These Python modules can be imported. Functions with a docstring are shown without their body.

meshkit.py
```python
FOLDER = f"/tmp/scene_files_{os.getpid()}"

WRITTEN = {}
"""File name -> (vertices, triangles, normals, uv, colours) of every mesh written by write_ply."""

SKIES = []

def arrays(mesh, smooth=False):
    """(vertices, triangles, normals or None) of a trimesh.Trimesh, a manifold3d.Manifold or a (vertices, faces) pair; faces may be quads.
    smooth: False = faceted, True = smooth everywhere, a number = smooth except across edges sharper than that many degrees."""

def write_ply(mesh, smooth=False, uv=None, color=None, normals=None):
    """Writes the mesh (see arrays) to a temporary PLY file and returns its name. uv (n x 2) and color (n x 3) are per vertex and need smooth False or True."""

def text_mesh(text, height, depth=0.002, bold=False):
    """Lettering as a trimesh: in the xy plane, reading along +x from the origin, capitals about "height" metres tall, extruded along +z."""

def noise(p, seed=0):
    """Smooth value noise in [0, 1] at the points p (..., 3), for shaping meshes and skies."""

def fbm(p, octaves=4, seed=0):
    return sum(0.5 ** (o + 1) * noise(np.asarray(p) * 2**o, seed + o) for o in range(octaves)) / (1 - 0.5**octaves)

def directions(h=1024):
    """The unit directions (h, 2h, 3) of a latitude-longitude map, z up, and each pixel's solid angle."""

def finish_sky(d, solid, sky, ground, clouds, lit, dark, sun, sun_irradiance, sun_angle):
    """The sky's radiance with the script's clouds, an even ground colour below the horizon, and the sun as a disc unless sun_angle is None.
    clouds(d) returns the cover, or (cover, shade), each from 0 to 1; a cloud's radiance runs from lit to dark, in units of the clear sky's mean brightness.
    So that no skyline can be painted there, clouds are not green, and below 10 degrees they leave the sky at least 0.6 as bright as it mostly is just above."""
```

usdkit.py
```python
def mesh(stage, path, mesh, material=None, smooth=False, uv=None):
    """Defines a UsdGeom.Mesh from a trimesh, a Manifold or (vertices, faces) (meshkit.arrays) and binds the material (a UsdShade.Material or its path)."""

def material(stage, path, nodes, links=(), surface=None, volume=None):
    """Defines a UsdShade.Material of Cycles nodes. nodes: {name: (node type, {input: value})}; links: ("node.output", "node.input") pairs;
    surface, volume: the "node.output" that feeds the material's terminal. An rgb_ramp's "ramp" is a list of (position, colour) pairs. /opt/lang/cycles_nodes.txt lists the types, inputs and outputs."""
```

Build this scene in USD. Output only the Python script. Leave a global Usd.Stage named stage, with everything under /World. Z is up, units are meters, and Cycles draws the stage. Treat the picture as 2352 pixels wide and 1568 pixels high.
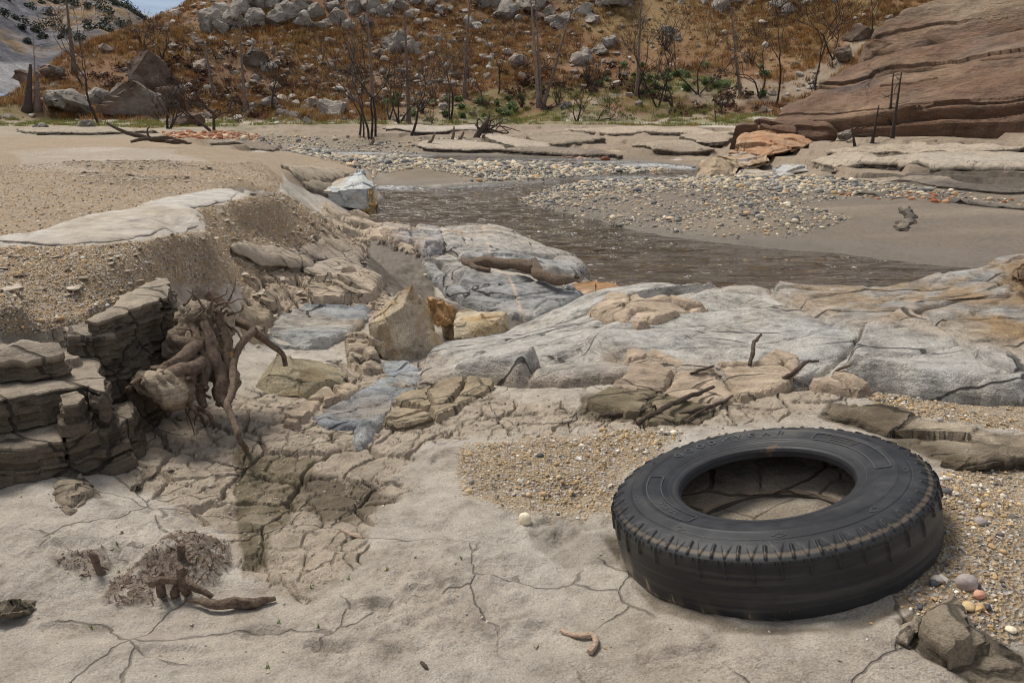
import math, os, numpy as np, trimesh, manifold3d, shapely
from shapely.geometry import Polygon, Point, LineString
from scipy.interpolate import LinearNDInterpolator
from scipy.ndimage import gaussian_filter, map_coordinates
from scipy.spatial import Delaunay, Voronoi, cKDTree
from pxr import Usd, UsdGeom, UsdLux, UsdShade, Sdf, Gf, Vt
import usdkit, meshkit
T_ = Sdf.ValueTypeNames
NAZ, NR1, NR2 = 860, 620, 330
stage = Usd.Stage.CreateInMemory()
UsdGeom.SetStageUpAxis(stage, 'Z'); UsdGeom.SetStageMetersPerUnit(stage, 1.0)
world = UsdGeom.Xform.Define(stage, '/World'); stage.SetDefaultPrim(world.GetPrim())
UsdGeom.Scope.Define(stage, '/World/Looks')
# ------------------------------------------------------------------ camera, sky, sun, exposure
FPX, PITCH, CZ = 1829.0, math.radians(16.0), 2.6        # focal length in reference pixels (2352 wide), pitch down, eye height over the water
cam = UsdGeom.Camera.Define(stage, '/World/camera')
cam.CreateHorizontalApertureAttr(36.0); cam.CreateVerticalApertureAttr(24.0)
cam.CreateFocalLengthAttr(36.0 * FPX / 2352.0); cam.CreateClippingRangeAttr(Gf.Vec2f(0.05, 20000))
cam.AddTranslateOp().Set(Gf.Vec3d(0, 0, CZ)); cam.AddRotateXOp().Set(90 - math.degrees(PITCH))
cam.CreateExposureAttr(1.66)
SUN_AZ, SUN_EL = math.radians(-48), math.radians(58)       # azimuth from +y towards +x
dome = UsdLux.DomeLight.Define(stage, '/World/sky')
sky = usdkit.material(stage, '/World/Looks/sky', {
    'tc': ('texture_coordinate', {}),
    'sep': ('separate_xyz', {}),
    'zz': ('math', {'math_type': 'maximum', 'value2': 0.06}),
    'dx': ('math', {'math_type': 'divide'}), 'dy': ('math', {'math_type': 'divide'}),
    'cv': ('combine_xyz', {'z': 0.0}),
    'n': ('noise_texture', {'scale': 0.55, 'detail': 6, 'roughness': 0.55}),
    'cr': ('rgb_ramp', {'ramp': [(0.0, (0.75,) * 3), (0.42, (0.85,) * 3), (0.6, (0.95,) * 3), (1, (1,) * 3)]}),
    'n2': ('noise_texture', {'scale': 0.9, 'detail': 5}),
    'cr2': ('rgb_ramp', {'ramp': [(0.0, (.66, .70, .78)), (0.5, (.95, .96, .98)), (1, (1.15, 1.15, 1.15))]}),
    'el': ('rgb_ramp', {'ramp': [(0.0, (1.6, 2.0, 2.75)), (0.12, (1.8, 2.15, 2.8)), (.35, (2.4, 2.55, 2.8)), (1, (3.0, 3.0, 3.05))]}),
    'cl': ('mix', {'mix_type': 'multiply', 'fac': 1.0}),
    'sky': ('sky_texture', {'sky_type': 'single_scattering', 'sun_disc': False, 'sun_elevation': SUN_EL, 'sun_rotation': SUN_AZ}),
    'mix': ('mix', {'mix_type': 'mix'}),
    'bg': ('background_shader', {'strength': 0.058})},
    [('tc.generated', 'sep.vector'), ('sep.z', 'zz.value1'), ('sep.x', 'dx.value1'), ('zz.value', 'dx.value2'), ('sep.y', 'dy.value1'), ('zz.value', 'dy.value2'),
     ('dx.value', 'cv.x'), ('dy.value', 'cv.y'), ('cv.vector', 'n.vector'), ('cv.vector', 'n2.vector'), ('n.fac', 'cr.fac'), ('n2.fac', 'cr2.fac'),
     ('cr.color', 'mix.fac'), ('sky.color', 'mix.color1'), ('sep.z', 'el.fac'), ('cr2.color', 'cl.color1'), ('el.color', 'cl.color2'), ('cl.color', 'mix.color2'), ('mix.color', 'bg.color')], surface='bg.background')
UsdShade.MaterialBindingAPI.Apply(dome.GetPrim()).Bind(sky)
sun = UsdLux.DistantLight.Define(stage, '/World/sun')
sun.CreateNormalizeAttr(True); sun.CreateIntensityAttr(0.36); sun.CreateAngleAttr(22.0); sun.CreateColorAttr(Gf.Vec3f(1.0, 0.95, 0.87))
sun.AddRotateZOp().Set(-math.degrees(SUN_AZ)); sun.AddRotateXOp().Set(-(90 - math.degrees(SUN_EL)))
# a distant light shines along -z; rotated by x = -(90-el) it comes from +y side at elevation el, then turned to the azimuth

# ------------------------------------------------------------------ helpers: names, tags, meshes
USED = {}
def numbered(parent, name):
    k = (parent, name); n = USED.get(k, -1) + 1; USED[k] = n
    return f'{parent}/{name}' if n == 0 else f'{parent}/{name}_{n:03d}'
def tag(prim, label=None, cat=None, group=None, kind=None):
    p = prim.GetPrim() if hasattr(prim, 'GetPrim') else prim
    for k, v in (('label', label), ('category', cat), ('group', group), ('kind', kind)):
        if v: p.SetCustomDataByKey(k, v)
    return prim
def thing(name, label, cat, loc=(0, 0, 0), rz=0.0, group=None, scale=None):
    x = UsdGeom.Xform.Define(stage, numbered('/World', name))
    x.AddTranslateOp().Set(Gf.Vec3d(*map(float, loc)))
    if rz: x.AddRotateZOp().Set(math.degrees(rz))
    if scale is not None: x.AddScaleOp().Set(Gf.Vec3f(*map(float, scale)))
    tag(x, label, cat, group); return x
def look(name): return UsdShade.Material.Get(stage, '/World/Looks/' + name)
def creased(m, deg, color):
    """smooth normals, except at corners whose face turns away from them by more than deg: those get points of their own"""
    v, f, n = meshkit.arrays(m, True); fn = np.cross(v[f[:, 1]] - v[f[:, 0]], v[f[:, 2]] - v[f[:, 0]]); fn /= np.linalg.norm(fn, axis=1)[:, None] + 1e-20
    sharp = np.einsum('fkj,fj->fk', n[f], fn) < math.cos(math.radians(deg)); k = np.nonzero(sharp.ravel())[0]; f2 = f.ravel().copy(); src = f2[k]; f2[k] = len(v) + np.arange(len(k))
    return np.vstack([v, v[src]]), f2.reshape(-1, 3), np.vstack([n, fn[k // 3]]), None if color is None else np.vstack([color, np.asarray(color)[src]])
def put(name, m, mat, parent=None, smooth=False, color=None, vals=None):
    """one Mesh prim. color: per-vertex primvar tint; vals: {name: per-vertex floats}"""
    par = '/World' if parent is None else str(parent.GetPath())
    if color is not None or vals:
        if smooth and smooth is not True: v, f, n, color = creased(m, float(smooth), color)
        else: v, f, n = meshkit.arrays(m, True if smooth else False)
    else:
        v, f, n = meshkit.arrays(m, smooth)
    me = usdkit.mesh(stage, numbered(par, name), (v, f), look(mat) if isinstance(mat, str) else mat)
    if n is not None:
        me.CreateNormalsAttr(Vt.Vec3fArray.FromNumpy(n.astype(np.float32))); me.SetNormalsInterpolation('vertex')
    api = UsdGeom.PrimvarsAPI(me)
    if color is not None:
        api.CreatePrimvar('tint', T_.Color3fArray, 'vertex').Set(Vt.Vec3fArray.FromNumpy(np.asarray(color, np.float32)))
    for k, a in (vals or {}).items():
        api.CreatePrimvar(k, T_.FloatArray, 'vertex').Set(Vt.FloatArray.FromNumpy(np.asarray(a, np.float32)))
    return me
def local(m, loc, rz=0.0):
    """moves a world-space mesh into the frame of a thing standing at loc"""
    v, f, _ = meshkit.arrays(m); v = v - np.asarray(loc, float)
    if rz:
        c, s = math.cos(-rz), math.sin(-rz); v = np.c_[v[:, 0] * c - v[:, 1] * s, v[:, 0] * s + v[:, 1] * c, v[:, 2]]
    return v, f
def instancer(name, protos, pos, quat, scale, idx, label, cat, parent=None):
    par = '/World' if parent is None else str(parent.GetPath())
    path = numbered(par, name)
    pi = UsdGeom.PointInstancer.Define(stage, path)
    paths = []
    for i, (m, mat, smooth) in enumerate(protos):
        pp = f'{path}/piece_{i:03d}' if i else f'{path}/piece'
        v, f, n = meshkit.arrays(m, smooth)
        me = usdkit.mesh(stage, pp, (v, f), look(mat))
        if n is not None:
            me.CreateNormalsAttr(Vt.Vec3fArray.FromNumpy(n.astype(np.float32))); me.SetNormalsInterpolation('vertex')
        paths.append(Sdf.Path(pp))
    pi.CreatePrototypesRel().SetTargets(paths)
    pi.CreatePositionsAttr(Vt.Vec3fArray.FromNumpy(np.asarray(pos, np.float32)))
    q = np.asarray(quat, np.float32)
    pi.CreateOrientationsAttr([Gf.Quath(float(a), float(b), float(c), float(d)) for a, b, c, d in q])
    pi.CreateScalesAttr(Vt.Vec3fArray.FromNumpy(np.asarray(scale, np.float32)))
    pi.CreateProtoIndicesAttr(Vt.IntArray.FromNumpy(np.asarray(idx, np.int32)))
    tag(pi, label, cat, kind='stuff'); return pi
def quat_rand(rng, n, tilt=1.0):
    """random turn about z followed by a random tilt (radians, normal spread)"""
    a = rng.uniform(0, 2 * np.pi, n); t = rng.normal(0, tilt, n); ph = rng.uniform(0, 2 * np.pi, n)
    qz = np.c_[np.cos(a / 2), 0 * a, 0 * a, np.sin(a / 2)]
    qt = np.c_[np.cos(t / 2), np.sin(t / 2) * np.cos(ph), np.sin(t / 2) * np.sin(ph), 0 * a]
    w1, x1, y1, z1 = qt.T; w2, x2, y2, z2 = qz.T
    return np.c_[w1*w2 - x1*x2 - y1*y2 - z1*z2, w1*x2 + x1*w2 + y1*z2 - z1*y2, w1*y2 - x1*z2 + y1*w2 + z1*x2, w1*z2 + x1*y2 - y1*x2 + z1*w2]
def fb(x, y, z=0.0, s=1.0, o=4, seed=0):
    p = np.stack(np.broadcast_arrays(np.asarray(x, float) * s + 513.7, np.asarray(y, float) * s + 217.3, np.asarray(z, float) * s + 91.1), -1)
    return meshkit.fbm(p, o, seed) - 0.5
def sstep(a, b, x):
    t = np.clip((np.asarray(x, float) - a) / (b - a), 0, 1); return t * t * (3 - 2 * t)

# ------------------------------------------------------------------ from a place in the view to a place in the world (used once, to lay things out where they stand)
CP, SP = math.cos(PITCH), math.sin(PITCH)
def ray(u, v):
    dx = (np.asarray(u, float) - 1176) / FPX; dy = (784 - np.asarray(v, float)) / FPX
    return np.stack(np.broadcast_arrays(dx, CP + dy * SP, -SP + dy * CP), -1)
def W(u, v, z):
    d = ray(u, v); t = (z - CZ) / d[..., 2]
    return d[..., 0] * t, d[..., 1] * t
def Wr(u, v, r):
    """the point seen at u, v at horizontal distance r"""
    d = ray(u, v); t = np.asarray(r) / np.hypot(d[..., 0], d[..., 1])
    return np.stack([d[..., 0] * t, d[..., 1] * t, CZ + d[..., 2] * t], -1)
def azof(u): return math.atan((u - 1176) / FPX * CP)
def UV(x, y, z):
    zz = np.asarray(z, float) - CZ
    f = np.asarray(y) * CP - zz * SP; up = np.asarray(y) * SP + zz * CP
    f = np.where(f > 0.05, f, 0.05)
    return 1176 + FPX * np.asarray(x) / f, 784 - FPX * up / f
# ------------------------------------------------------------------ materials
def mat(name, nodes, links, out='p.BSDF', **k): return usdkit.material(stage, '/World/Looks/' + name, nodes, links, surface=out, **k)
PEB = [(0, (.07, .07, .07)), (.09, (.15, .13, .115)), (.2, (.36, .26, .155)), (.5, (.42, .28, .14)), (.66, (.5, .36, .2)), (.8, (.34, .31, .28)), (.92, (.62, .56, .46)), (1, (.7, .67, .6))]
mat('ground', {
    'g': ('geometry', {}), 'at': ('attribute', {'attribute': 'tint'}), 'ag': ('attribute', {'attribute': 'grain'}), 'aw': ('attribute', {'attribute': 'wet'}),
    'n1': ('noise_texture', {'scale': 9, 'detail': 8, 'roughness': .65}), 'r1': ('rgb_ramp', {'ramp': [(.3, (.56, .54, .51)), (.46, (.92, .91, .9)), (.7, (1.22, 1.21, 1.2))]}),
    'n2': ('noise_texture', {'scale': 160, 'detail': 4, 'roughness': .7}), 'r2': ('rgb_ramp', {'ramp': [(.3, (.62, .6, .58)), (.5, (1, 1, 1)), (.7, (1.25, 1.24, 1.22))]}),
    'v': ('voronoi_texture', {'feature': 'f1', 'scale': 85}), 'sv': ('separate_color', {}), 'rv': ('rgb_ramp', {'ramp': PEB}),
    'gm': ('math', {'math_type': 'multiply', 'value2': .62}),
    'm1': ('mix', {'mix_type': 'multiply', 'fac': 1.0}), 'm2': ('mix', {'mix_type': 'multiply', 'fac': 1.0}), 'm3': ('mix', {'mix_type': 'mix'}),
    'inv': ('math', {'math_type': 'multiply_add', 'value2': -.62, 'value3': .95}),
    'h1': ('math', {'math_type': 'multiply', 'value2': .35}), 'gh': ('math', {'math_type': 'multiply'}), 'h2': ('math', {'math_type': 'add'}),
    'n4': ('noise_texture', {'scale': 38, 'detail': 8, 'roughness': .7}), 'h3': ('math', {'math_type': 'add'}),
    'cn': ('noise_texture', {'scale': 2.6, 'detail': 4}), 'ca': ('mix_vector', {'fac': .2}), 'cv': ('voronoi_texture', {'feature': 'distance_to_edge', 'scale': 2.6}), 'cr': ('rgb_ramp', {'ramp': [(0, (.38, .36, .34)), (.004, (.38, .36, .34)), (.0095, (1, 1, 1)), (1, (1, 1, 1))]}),
    'ck': ('noise_texture', {'scale': 1.1, 'detail': 2}), 'ckr': ('rgb_ramp', {'ramp': [(.47, (0,) * 3), (.53, (1,) * 3)]}), 'gx': ('math', {'math_type': 'multiply', 'value2': 2.5, 'use_clamp': True}), 'cmx': ('math', {'math_type': 'maximum'}), 'cx': ('mix', {'color2': (1, 1, 1)}), 'm4': ('mix', {'mix_type': 'multiply', 'fac': 1.0}), 'h4': ('math', {'math_type': 'multiply_add', 'value2': 1.0}),
    'b': ('bump', {'strength': 1.0, 'distance': .02}), 'p': ('principled_bsdf', {'specular_ior_level': .3})},
    [('g.position', 'n1.vector'), ('g.position', 'n2.vector'), ('g.position', 'v.vector'), ('g.position', 'n4.vector'), ('n1.fac', 'r1.fac'), ('n2.fac', 'r2.fac'), ('v.color', 'sv.color'), ('sv.r', 'rv.fac'),
     ('at.color', 'm1.color1'), ('r1.color', 'm1.color2'), ('m1.color', 'm2.color1'), ('r2.color', 'm2.color2'), ('ag.fac', 'gm.value1'), ('gm.value', 'm3.fac'), ('m2.color', 'm3.color1'), ('rv.color', 'm3.color2'),
     ('g.position', 'cn.vector'), ('g.position', 'ca.a'), ('cn.color', 'ca.b'), ('ca.result', 'cv.vector'), ('cv.distance', 'cr.fac'), ('g.position', 'ck.vector'), ('ck.fac', 'ckr.fac'), ('ag.fac', 'gx.value1'), ('gx.value', 'cmx.value1'), ('ckr.color', 'cmx.value2'), ('cmx.value', 'cx.fac'), ('cr.color', 'cx.color1'), ('m3.color', 'm4.color1'), ('cx.color', 'm4.color2'), ('m4.color', 'p.base_color'), ('aw.fac', 'inv.value1'), ('inv.value', 'p.roughness'),
     ('n2.fac', 'h1.value1'), ('v.distance', 'gh.value1'), ('ag.fac', 'gh.value2'), ('h1.value', 'h2.value1'), ('gh.value', 'h2.value2'), ('h2.value', 'h3.value1'), ('n4.fac', 'h3.value2'), ('cx.color', 'h4.value1'), ('h3.value', 'h4.value3'), ('h4.value', 'b.height'), ('b.normal', 'p.normal')])
mat('water', {
    'g': ('geometry', {}), 'mp': ('mapping', {'mapping_type': 'point', 'rotation': (0, 0, .5), 'scale': (1.0, 2.2, 1.0)}),
    'n1': ('noise_texture', {'scale': 1.15, 'detail': 3.0, 'roughness': .5, 'distortion': 1.2}), 'n2': ('noise_texture', {'scale': .5, 'detail': 3}),
    'af': ('attribute', {'attribute': 'foam'}), 'nf': ('noise_texture', {'scale': 5.0, 'detail': 8, 'roughness': .75}), 'rf': ('rgb_ramp', {'ramp': [(0, (0, 0, 0)), (.46, (0, 0, 0)), (.57, (1, 1, 1)), (1, (1, 1, 1))]}),
    'mf': ('math', {'math_type': 'multiply'}), 'ca': ('mix', {'color1': (.045, .031, .018), 'color2': (.085, .062, .040)}), 'cm': ('mix', {'color2': (.75, .78, .8)}),
    'hs': ('math', {'math_type': 'multiply'}), 'nc': ('noise_texture', {'scale': .16, 'detail': 3}), 'rc': ('rgb_ramp', {'ramp': [(.36, (.35,) * 3), (.62, (1.2,) * 3)]}),
    'rr': ('math', {'math_type': 'multiply_add', 'value2': .6, 'value3': .035}),
    'b': ('bump', {'strength': 1.0, 'distance': .42}), 'p': ('principled_bsdf', {'ior': 1.33, 'specular_ior_level': .5})},
    [('g.position', 'mp.vector'), ('mp.vector', 'n1.vector'), ('g.position', 'n2.vector'), ('mp.vector', 'nf.vector'), ('nf.fac', 'rf.fac'), ('rf.color', 'mf.value1'), ('af.fac', 'mf.value2'), ('n2.fac', 'ca.fac'), ('mf.value', 'cm.fac'), ('ca.color', 'cm.color1'),
     ('cm.color', 'p.base_color'), ('mf.value', 'rr.value1'), ('rr.value', 'p.roughness'), ('g.position', 'nc.vector'), ('nc.fac', 'rc.fac'), ('n1.fac', 'hs.value1'), ('rc.color', 'hs.value2'), ('hs.value', 'b.height'), ('b.normal', 'p.normal')])
def rockmat(name, speck=.5, sscale=120, streak=.3, bumpd=.02, nscale=5.0, rough=.88, contrast=1.0, fine=60, crk=0.0, cscale=2.0, cw=.018):
    c = contrast
    mat(name, {
        'g': ('geometry', {}), 'at': ('attribute', {'attribute': 'tint'}),
        'n1': ('noise_texture', {'scale': nscale, 'detail': 9, 'roughness': .68}), 'r1': ('rgb_ramp', {'ramp': [(.28, (1 - .5 * c,) * 3), (.46, (.96,) * 3), (.7, (1 + .3 * c,) * 3)]}),
        'n2': ('noise_texture', {'scale': sscale, 'detail': 3, 'roughness': .8}), 'r2': ('rgb_ramp', {'ramp': [(.34, (1 - speck,) * 3), (.5, (1,) * 3), (.64, (1 + speck * .7,) * 3)]}),
        'mp': ('mapping', {'scale': (1.0, 1.0, 4.0), 'rotation': (.25, .35, .6)}), 'n3': ('noise_texture', {'scale': nscale * 2.2, 'detail': 7, 'roughness': .7}),
        'r3': ('rgb_ramp', {'ramp': [(.3, (1 - streak,) * 3), (.5, (1,) * 3), (.7, (1 + streak * .5,) * 3)]}),
        'm1': ('mix', {'mix_type': 'multiply', 'fac': 1.0}), 'm2': ('mix', {'mix_type': 'multiply', 'fac': 1.0}), 'm3': ('mix', {'mix_type': 'multiply', 'fac': 1.0}),
        'n4': ('noise_texture', {'scale': fine, 'detail': 8, 'roughness': .7}), 'h': ('math', {'math_type': 'multiply_add', 'value2': .6}), 'h2': ('math', {'math_type': 'add'}),
        **({} if not crk else {'cm': ('mapping', {'scale': (.55, 1.3, 1.0), 'rotation': (0, 0, -.55)}), 'cn': ('noise_texture', {'scale': 2.4, 'detail': 4}), 'ca': ('mix_vector', {'fac': .16}), 'cv': ('voronoi_texture', {'feature': 'distance_to_edge', 'scale': cscale}),
            'cr': ('rgb_ramp', {'ramp': [(0, (1 - crk,) * 3), (cw * .45, (1 - crk,) * 3), (cw, (1, 1, 1)), (1, (1, 1, 1))]}), 'ck': ('noise_texture', {'scale': 1.3, 'detail': 2}), 'ckr': ('rgb_ramp', {'ramp': [(.48, (0,) * 3), (.56, (1,) * 3)]}), 'cx': ('mix', {'color2': (1, 1, 1)}), 'm4': ('mix', {'mix_type': 'multiply', 'fac': 1.0}), 'h3': ('math', {'math_type': 'multiply_add', 'value2': 1.2})}),
        'b': ('bump', {'strength': 1.0, 'distance': bumpd}), 'p': ('principled_bsdf', {'roughness': rough, 'specular_ior_level': .25})},
        [('g.position', 'n1.vector'), ('g.position', 'n2.vector'), ('g.position', 'mp.vector'), ('mp.vector', 'n3.vector'), ('g.position', 'n4.vector'), ('n1.fac', 'r1.fac'), ('n2.fac', 'r2.fac'), ('n3.fac', 'r3.fac'),
         ('at.color', 'm1.color1'), ('r1.color', 'm1.color2'), ('m1.color', 'm2.color1'), ('r2.color', 'm2.color2'), ('m2.color', 'm3.color1'), ('r3.color', 'm3.color2'), *([] if crk else [('m3.color', 'p.base_color')]),
         ('n4.fac', 'h.value1'), ('n3.fac', 'h.value3'), ('h.value', 'h2.value1'), ('n1.fac', 'h2.value2'), ('b.normal', 'p.normal')] + ([('h2.value', 'b.height')] if not crk else
         [('g.position', 'cm.vector'), ('g.position', 'cn.vector'), ('cn.color', 'ca.b'), ('cm.vector', 'ca.a'), ('ca.result', 'cv.vector'), ('cv.distance', 'cr.fac'), ('g.position', 'ck.vector'), ('ck.fac', 'ckr.fac'), ('cr.color', 'cx.color1'), ('ckr.color', 'cx.fac'), ('m3.color', 'm4.color1'), ('cx.color', 'm4.color2'), ('m4.color', 'p.base_color'), ('cx.color', 'h3.value1'), ('h2.value', 'h3.value3'), ('h3.value', 'b.height')]))
rockmat('granite', .5, 120, .55, .045, 3.6, crk=.75, cscale=1.5, cw=.016)
rockmat('tanrock', .42, 90, .3, .03, 3.0)
rockmat('domerock', .25, 14, .4, .25, .55, fine=6)
rockmat('silt', .2, 150, .15, .015, 6.0, .95)
rockmat('mud', .25, 150, .25, .022, 6.0, .95, crk=.6, cscale=4.2, cw=.03)
mat('rubber', {
    'g': ('geometry', {}), 'at': ('attribute', {'attribute': 'tint'}),
    'n1': ('noise_texture', {'scale': 22, 'detail': 8, 'roughness': .7}), 'r1': ('rgb_ramp', {'ramp': [(.3, (.7, .7, .7)), (.5, (1, 1, 1)), (.72, (1.35, 1.33, 1.3))]}),
    'n2': ('noise_texture', {'scale': 240, 'detail': 3}), 'm1': ('mix', {'mix_type': 'multiply', 'fac': 1.0}), 'rr': ('math', {'math_type': 'multiply_add', 'value2': .35, 'value3': .38}),
    'h': ('math', {'math_type': 'multiply_add', 'value2': .5}), 'b': ('bump', {'strength': .5, 'distance': .0025}), 'p': ('principled_bsdf', {'specular_ior_level': .27})},
    [('g.position', 'n1.vector'), ('g.position', 'n2.vector'), ('n1.fac', 'r1.fac'), ('at.color', 'm1.color1'), ('r1.color', 'm1.color2'), ('m1.color', 'p.base_color'), ('n1.fac', 'rr.value1'), ('rr.value', 'p.roughness'),
     ('n2.fac', 'h.value1'), ('n1.fac', 'h.value3'), ('h.value', 'b.height'), ('b.normal', 'p.normal')])
rockmat('farrock', .3, .9, .35, 1.2, .06, .95, fine=.4)
rockmat('hillrock', .3, 12, .35, .12, .9, .92, fine=5)
def randmat(name, ramp, rough=.85, n=0, contrast=.3, bumpd=0.0, bs=20, trans=0.0, spec=.25):
    nodes = {'oi': ('object_info', {}), 'r': ('rgb_ramp', {'ramp': ramp}), 'p': ('principled_bsdf', {'roughness': rough, 'specular_ior_level': spec})}; links = [('oi.random', 'r.fac')]; out = 'r.color'
    if n:
        nodes |= {'g': ('geometry', {}), 'n': ('noise_texture', {'scale': n, 'detail': 5, 'roughness': .65}), 'rn': ('rgb_ramp', {'ramp': [(.3, (1 - contrast,) * 3), (.5, (1,) * 3), (.7, (1 + contrast * .7,) * 3)]}), 'mm': ('mix', {'mix_type': 'multiply', 'fac': 1.0})}
        links += [('g.position', 'n.vector'), ('n.fac', 'rn.fac'), ('r.color', 'mm.color1'), ('rn.color', 'mm.color2')]; out = 'mm.color'
        if bumpd: nodes['b'] = ('bump', {'strength': 1.0, 'distance': bumpd}); links += [('n.fac', 'b.height'), ('b.normal', 'p.normal')]
    links.append((out, 'p.base_color')); surf = 'p.BSDF'
    if trans: nodes |= {'t': ('translucent_bsdf', {}), 'mx': ('mix_closure', {'fac': trans})}; links += [(out, 't.color'), ('p.BSDF', 'mx.closure1'), ('t.BSDF', 'mx.closure2')]; surf = 'mx.closure'
    mat(name, nodes, links, surf)
randmat('hillstone', [(0, (.13, .095, .07)), (.35, (.25, .21, .17)), (.75, (.35, .31, .265)), (1, (.46, .42, .36))], .9, 3, .35)
randmat('drygrass', [(0, (.11, .05, .025)), (.3, (.21, .10, .035)), (.6, (.29, .155, .05)), (.85, (.36, .24, .10)), (1, (.42, .32, .18))], .9, .25, .4, trans=.25)
randmat('brownleaf', [(0, (.05, .03, .02)), (.5, (.10, .05, .03)), (1, (.17, .10, .055))], .9)
randmat('greengrass', [(0, (.10, .13, .03)), (.4, (.15, .17, .045)), (.75, (.24, .21, .07)), (1, (.26, .16, .06))], .85, trans=.3)
randmat('darkleaf', [(0, (.03, .04, .028)), (1, (.06, .07, .045))], .9)
randmat('greenleaf', [(0, (.07, .11, .04)), (1, (.15, .19, .07))], .85, trans=.25)
randmat('palegreenleaf', [(0, (.17, .23, .11)), (1, (.24, .26, .12))], .85, trans=.25)
randmat('burntwood', [(0, (.028, .02, .016)), (.7, (.055, .04, .032)), (1, (.085, .062, .048))], .9, 6, .4)
randmat('greywood', [(0, (.12, .085, .065)), (.6, (.19, .14, .11)), (1, (.24, .2, .165))], .9, 4, .4)
COBR = [(0, (.08, .078, .075)), (.25, (.18, .172, .16)), (.45, (.29, .265, .22)), (.65, (.42, .36, .265)), (.8, (.58, .49, .34)), (.9, (.46, .29, .14)), (1, (.68, .61, .48))]
randmat('cobble', COBR, .75, 9, .3, .01)
randmat('orangecobble', [(0, (.22, .07, .03)), (.5, (.34, .13, .055)), (.8, (.42, .26, .14)), (1, (.45, .37, .27))], .8, 6, .3)
randmat('gravelstone', PEB, .75)
randmat('flake', [(0, (.24, .195, .145)), (.6, (.36, .30, .235)), (1, (.44, .38, .31))], .92)
randmat('litter', [(0, (.05, .033, .025)), (.6, (.10, .065, .045)), (.9, (.2, .14, .1)), (1, (.32, .25, .19))], .9)
randmat('sproutgreen', [(0, (.09, .16, .03)), (1, (.15, .22, .05))], .7, trans=.3)
for nm_, c_ in (('creamstone', (.66, .57, .42)), ('mauvestone', (.30, .255, .235)), ('pinkstone', (.5, .27, .18)), ('tanstone', (.5, .37, .2)), ('darkstone', (.07, .08, .095)), ('ruststone', (.15, .05, .02))): randmat(nm_, [(0, c_), (1, c_)], .7, 60, .25, .004)
def woodmat(name, c0, c1, sc=30):
    mat(name, {'g': ('geometry', {}), 'n': ('noise_texture', {'scale': sc, 'detail': 8, 'roughness': .7}), 'r': ('rgb_ramp', {'ramp': [(.3, c0), (.68, c1)]}), 'n2': ('noise_texture', {'scale': sc * 5, 'detail': 4}), 'h': ('math', {'math_type': 'add'}), 'b': ('bump', {'strength': 1.0, 'distance': .012}), 'p': ('principled_bsdf', {'roughness': .85, 'specular_ior_level': .25})},
        [('g.position', 'n.vector'), ('g.position', 'n2.vector'), ('n.fac', 'r.fac'), ('r.color', 'p.base_color'), ('n.fac', 'h.value1'), ('n2.fac', 'h.value2'), ('h.value', 'b.height'), ('b.normal', 'p.normal')])
woodmat('drift', (.05, .033, .023), (.25, .18, .13), 45); woodmat('darkdrift', (.035, .026, .02), (.12, .085, .062)); woodmat('palewood', (.3, .2, .14), (.52, .39, .3)); woodmat('orangewood', (.2, .1, .03), (.5, .29, .1))
rockmat('barkdrift', .3, 90, .5, .02, 9.0, .9)
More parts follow.
